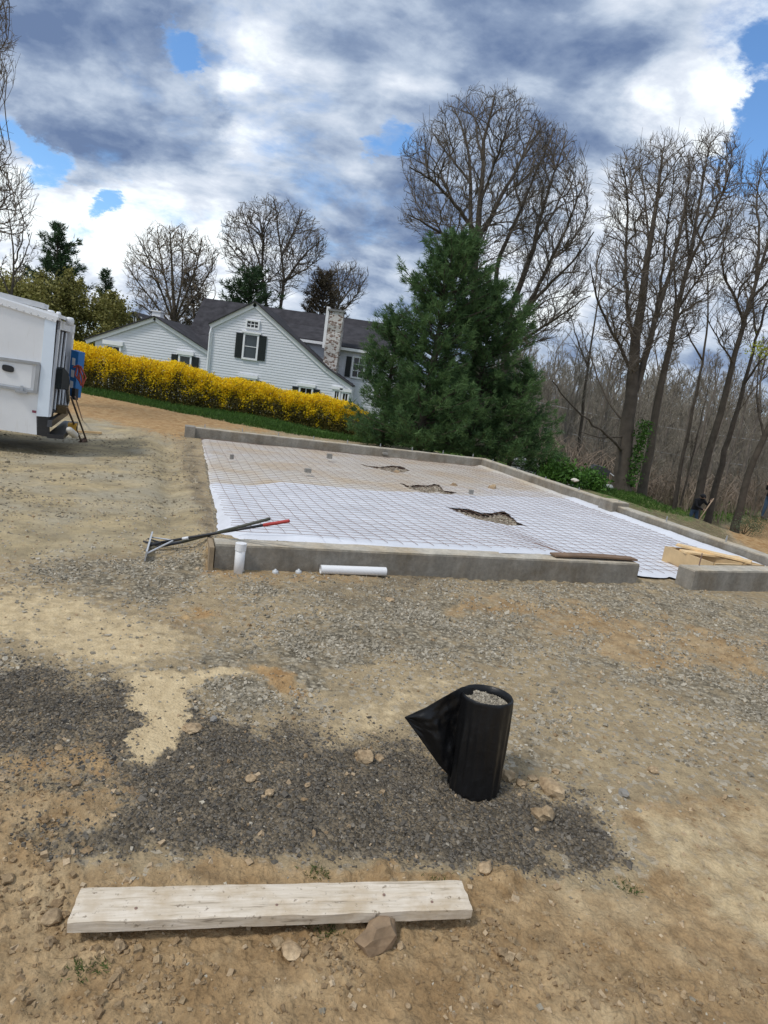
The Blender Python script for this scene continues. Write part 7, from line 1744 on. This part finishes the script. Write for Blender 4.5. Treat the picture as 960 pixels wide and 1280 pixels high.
Vc, Fc = g.meshes(); tag(link('undergrowth', mesh_np('undergrowth', Vc, [Fc], False), mat_simple('bramble_stems', (0.23, 0.18, 0.135), 1, .45, .35)), 'tangled reddish brown brush on the woodland floor', kind='stuff')
# grass
r = np.random.RandomState(31); n = 34000
px_ = r.uniform(90, 960, n); py_ = r.uniform(470, 660, n)
lowp = np.interp(px_, [90, 110, 160, 220, 300, 369, 440, 520, 606, 700, 775, 850, 905, 960], [488, 493, 503, 516, 531, 544, 552, 561, 570, 598, 628, 646, 652, 655])
hi = lowp - np.interp(px_, [90, 440, 606, 700, 775, 850, 960], [14, 14, 12, 12, 22, 40, 45])
py_ = hi + (lowp - hi) * r.rand(n); pts = []
for dep in range(1):
    d = CF + CR * ((px_ - 480) / F)[:, None] - CU * ((py_ - 640) / F)[:, None]
    tq = np.full(n, 25.0)
    for _ in range(14):
        P = CAM + d * tq[:, None]; z = terrain(P[:, 0], P[:, 1]); tq = tq * .5 + .5 * np.clip((z - EYE) / d[:, 2], 3, 60)
P = CAM + d * tq[:, None]; ok = dpoly(P[:, 0], P[:, 1], PADP) < -.35; P = P[ok]; n = len(P)
P[:, 2] = ground(P[:, 0], P[:, 1])
V, Ft = tufts(P, np.tile([0, 0, 1.0], (n, 1)), r.uniform(.05, .13, n), 3, r, .09, .35)
tag(link('grass', mesh_np('grass', V, [Ft], False, {'tone': ('FLOAT', np.repeat(r.rand(n), 9))}), mat_leaf('lawn_grass', (.030, .070, .012), (.085, .165, .028))), 'green grass beyond the foundation walls', kind='stuff')
for (x_, y_) in ((405, 1163), (107, 1210), (783, 1108), (548, 1102), (395, 1092)):
    p = gpt(x_, y_); k = 45; C = p + r.normal(size=(k, 3)) * np.array([.025, .02, 0]); V, Ft = tufts(C, np.tile([0, 0, .6], (k, 1)), r.uniform(.010, .022, k), 3, r, .10, .7)
    o0 = C.mean(0); tag(link('weed', mesh_np('weed', V - o0, [Ft], False, {'tone': ('FLOAT', np.repeat(r.rand(k), 9))}), mat_leaf('dull_weed', (.05, .075, .02), (.12, .15, .04)), None, o0), {405: 'green weed sprout under the middle of the plank', 107: 'dull green weed tuft below the left end of the plank', 783: 'small green tuft in the dirt right of the dark gravel', 548: 'tiny green sprout behind the right half of the plank', 395: 'tiny green sprout behind the plank middle'}[x_], 'weed', None, 'stuff')
# overhead cables along the lane in the woods
for (a_, b__, lab) in (((650, 498, 52), (1000, 558, 52), 'upper overhead cable crossing the woods'), ((660, 530, 52), (1000, 592, 52), 'lower overhead cable crossing the woods')):
    A_s, B_s = at(*a_), at(*b__); A_s = A_s + (A_s - B_s) * .5; B_s = B_s + (B_s - A_s) * .3; P = [A_s + (B_s - A_s) * i / 16 + np.array([0, 0, -1.2 * math.sin(math.pi * i / 16) + .9]) for i in range(17)]
    mb = MB(); mb.tube(P, .022, 5); thing_at(mb, 'overhead_cable', mat_simple('grey_cable', (.32, .32, .32), .7, .1), lab, 'cable')
    for e_ in (A_s, B_s):
        pass
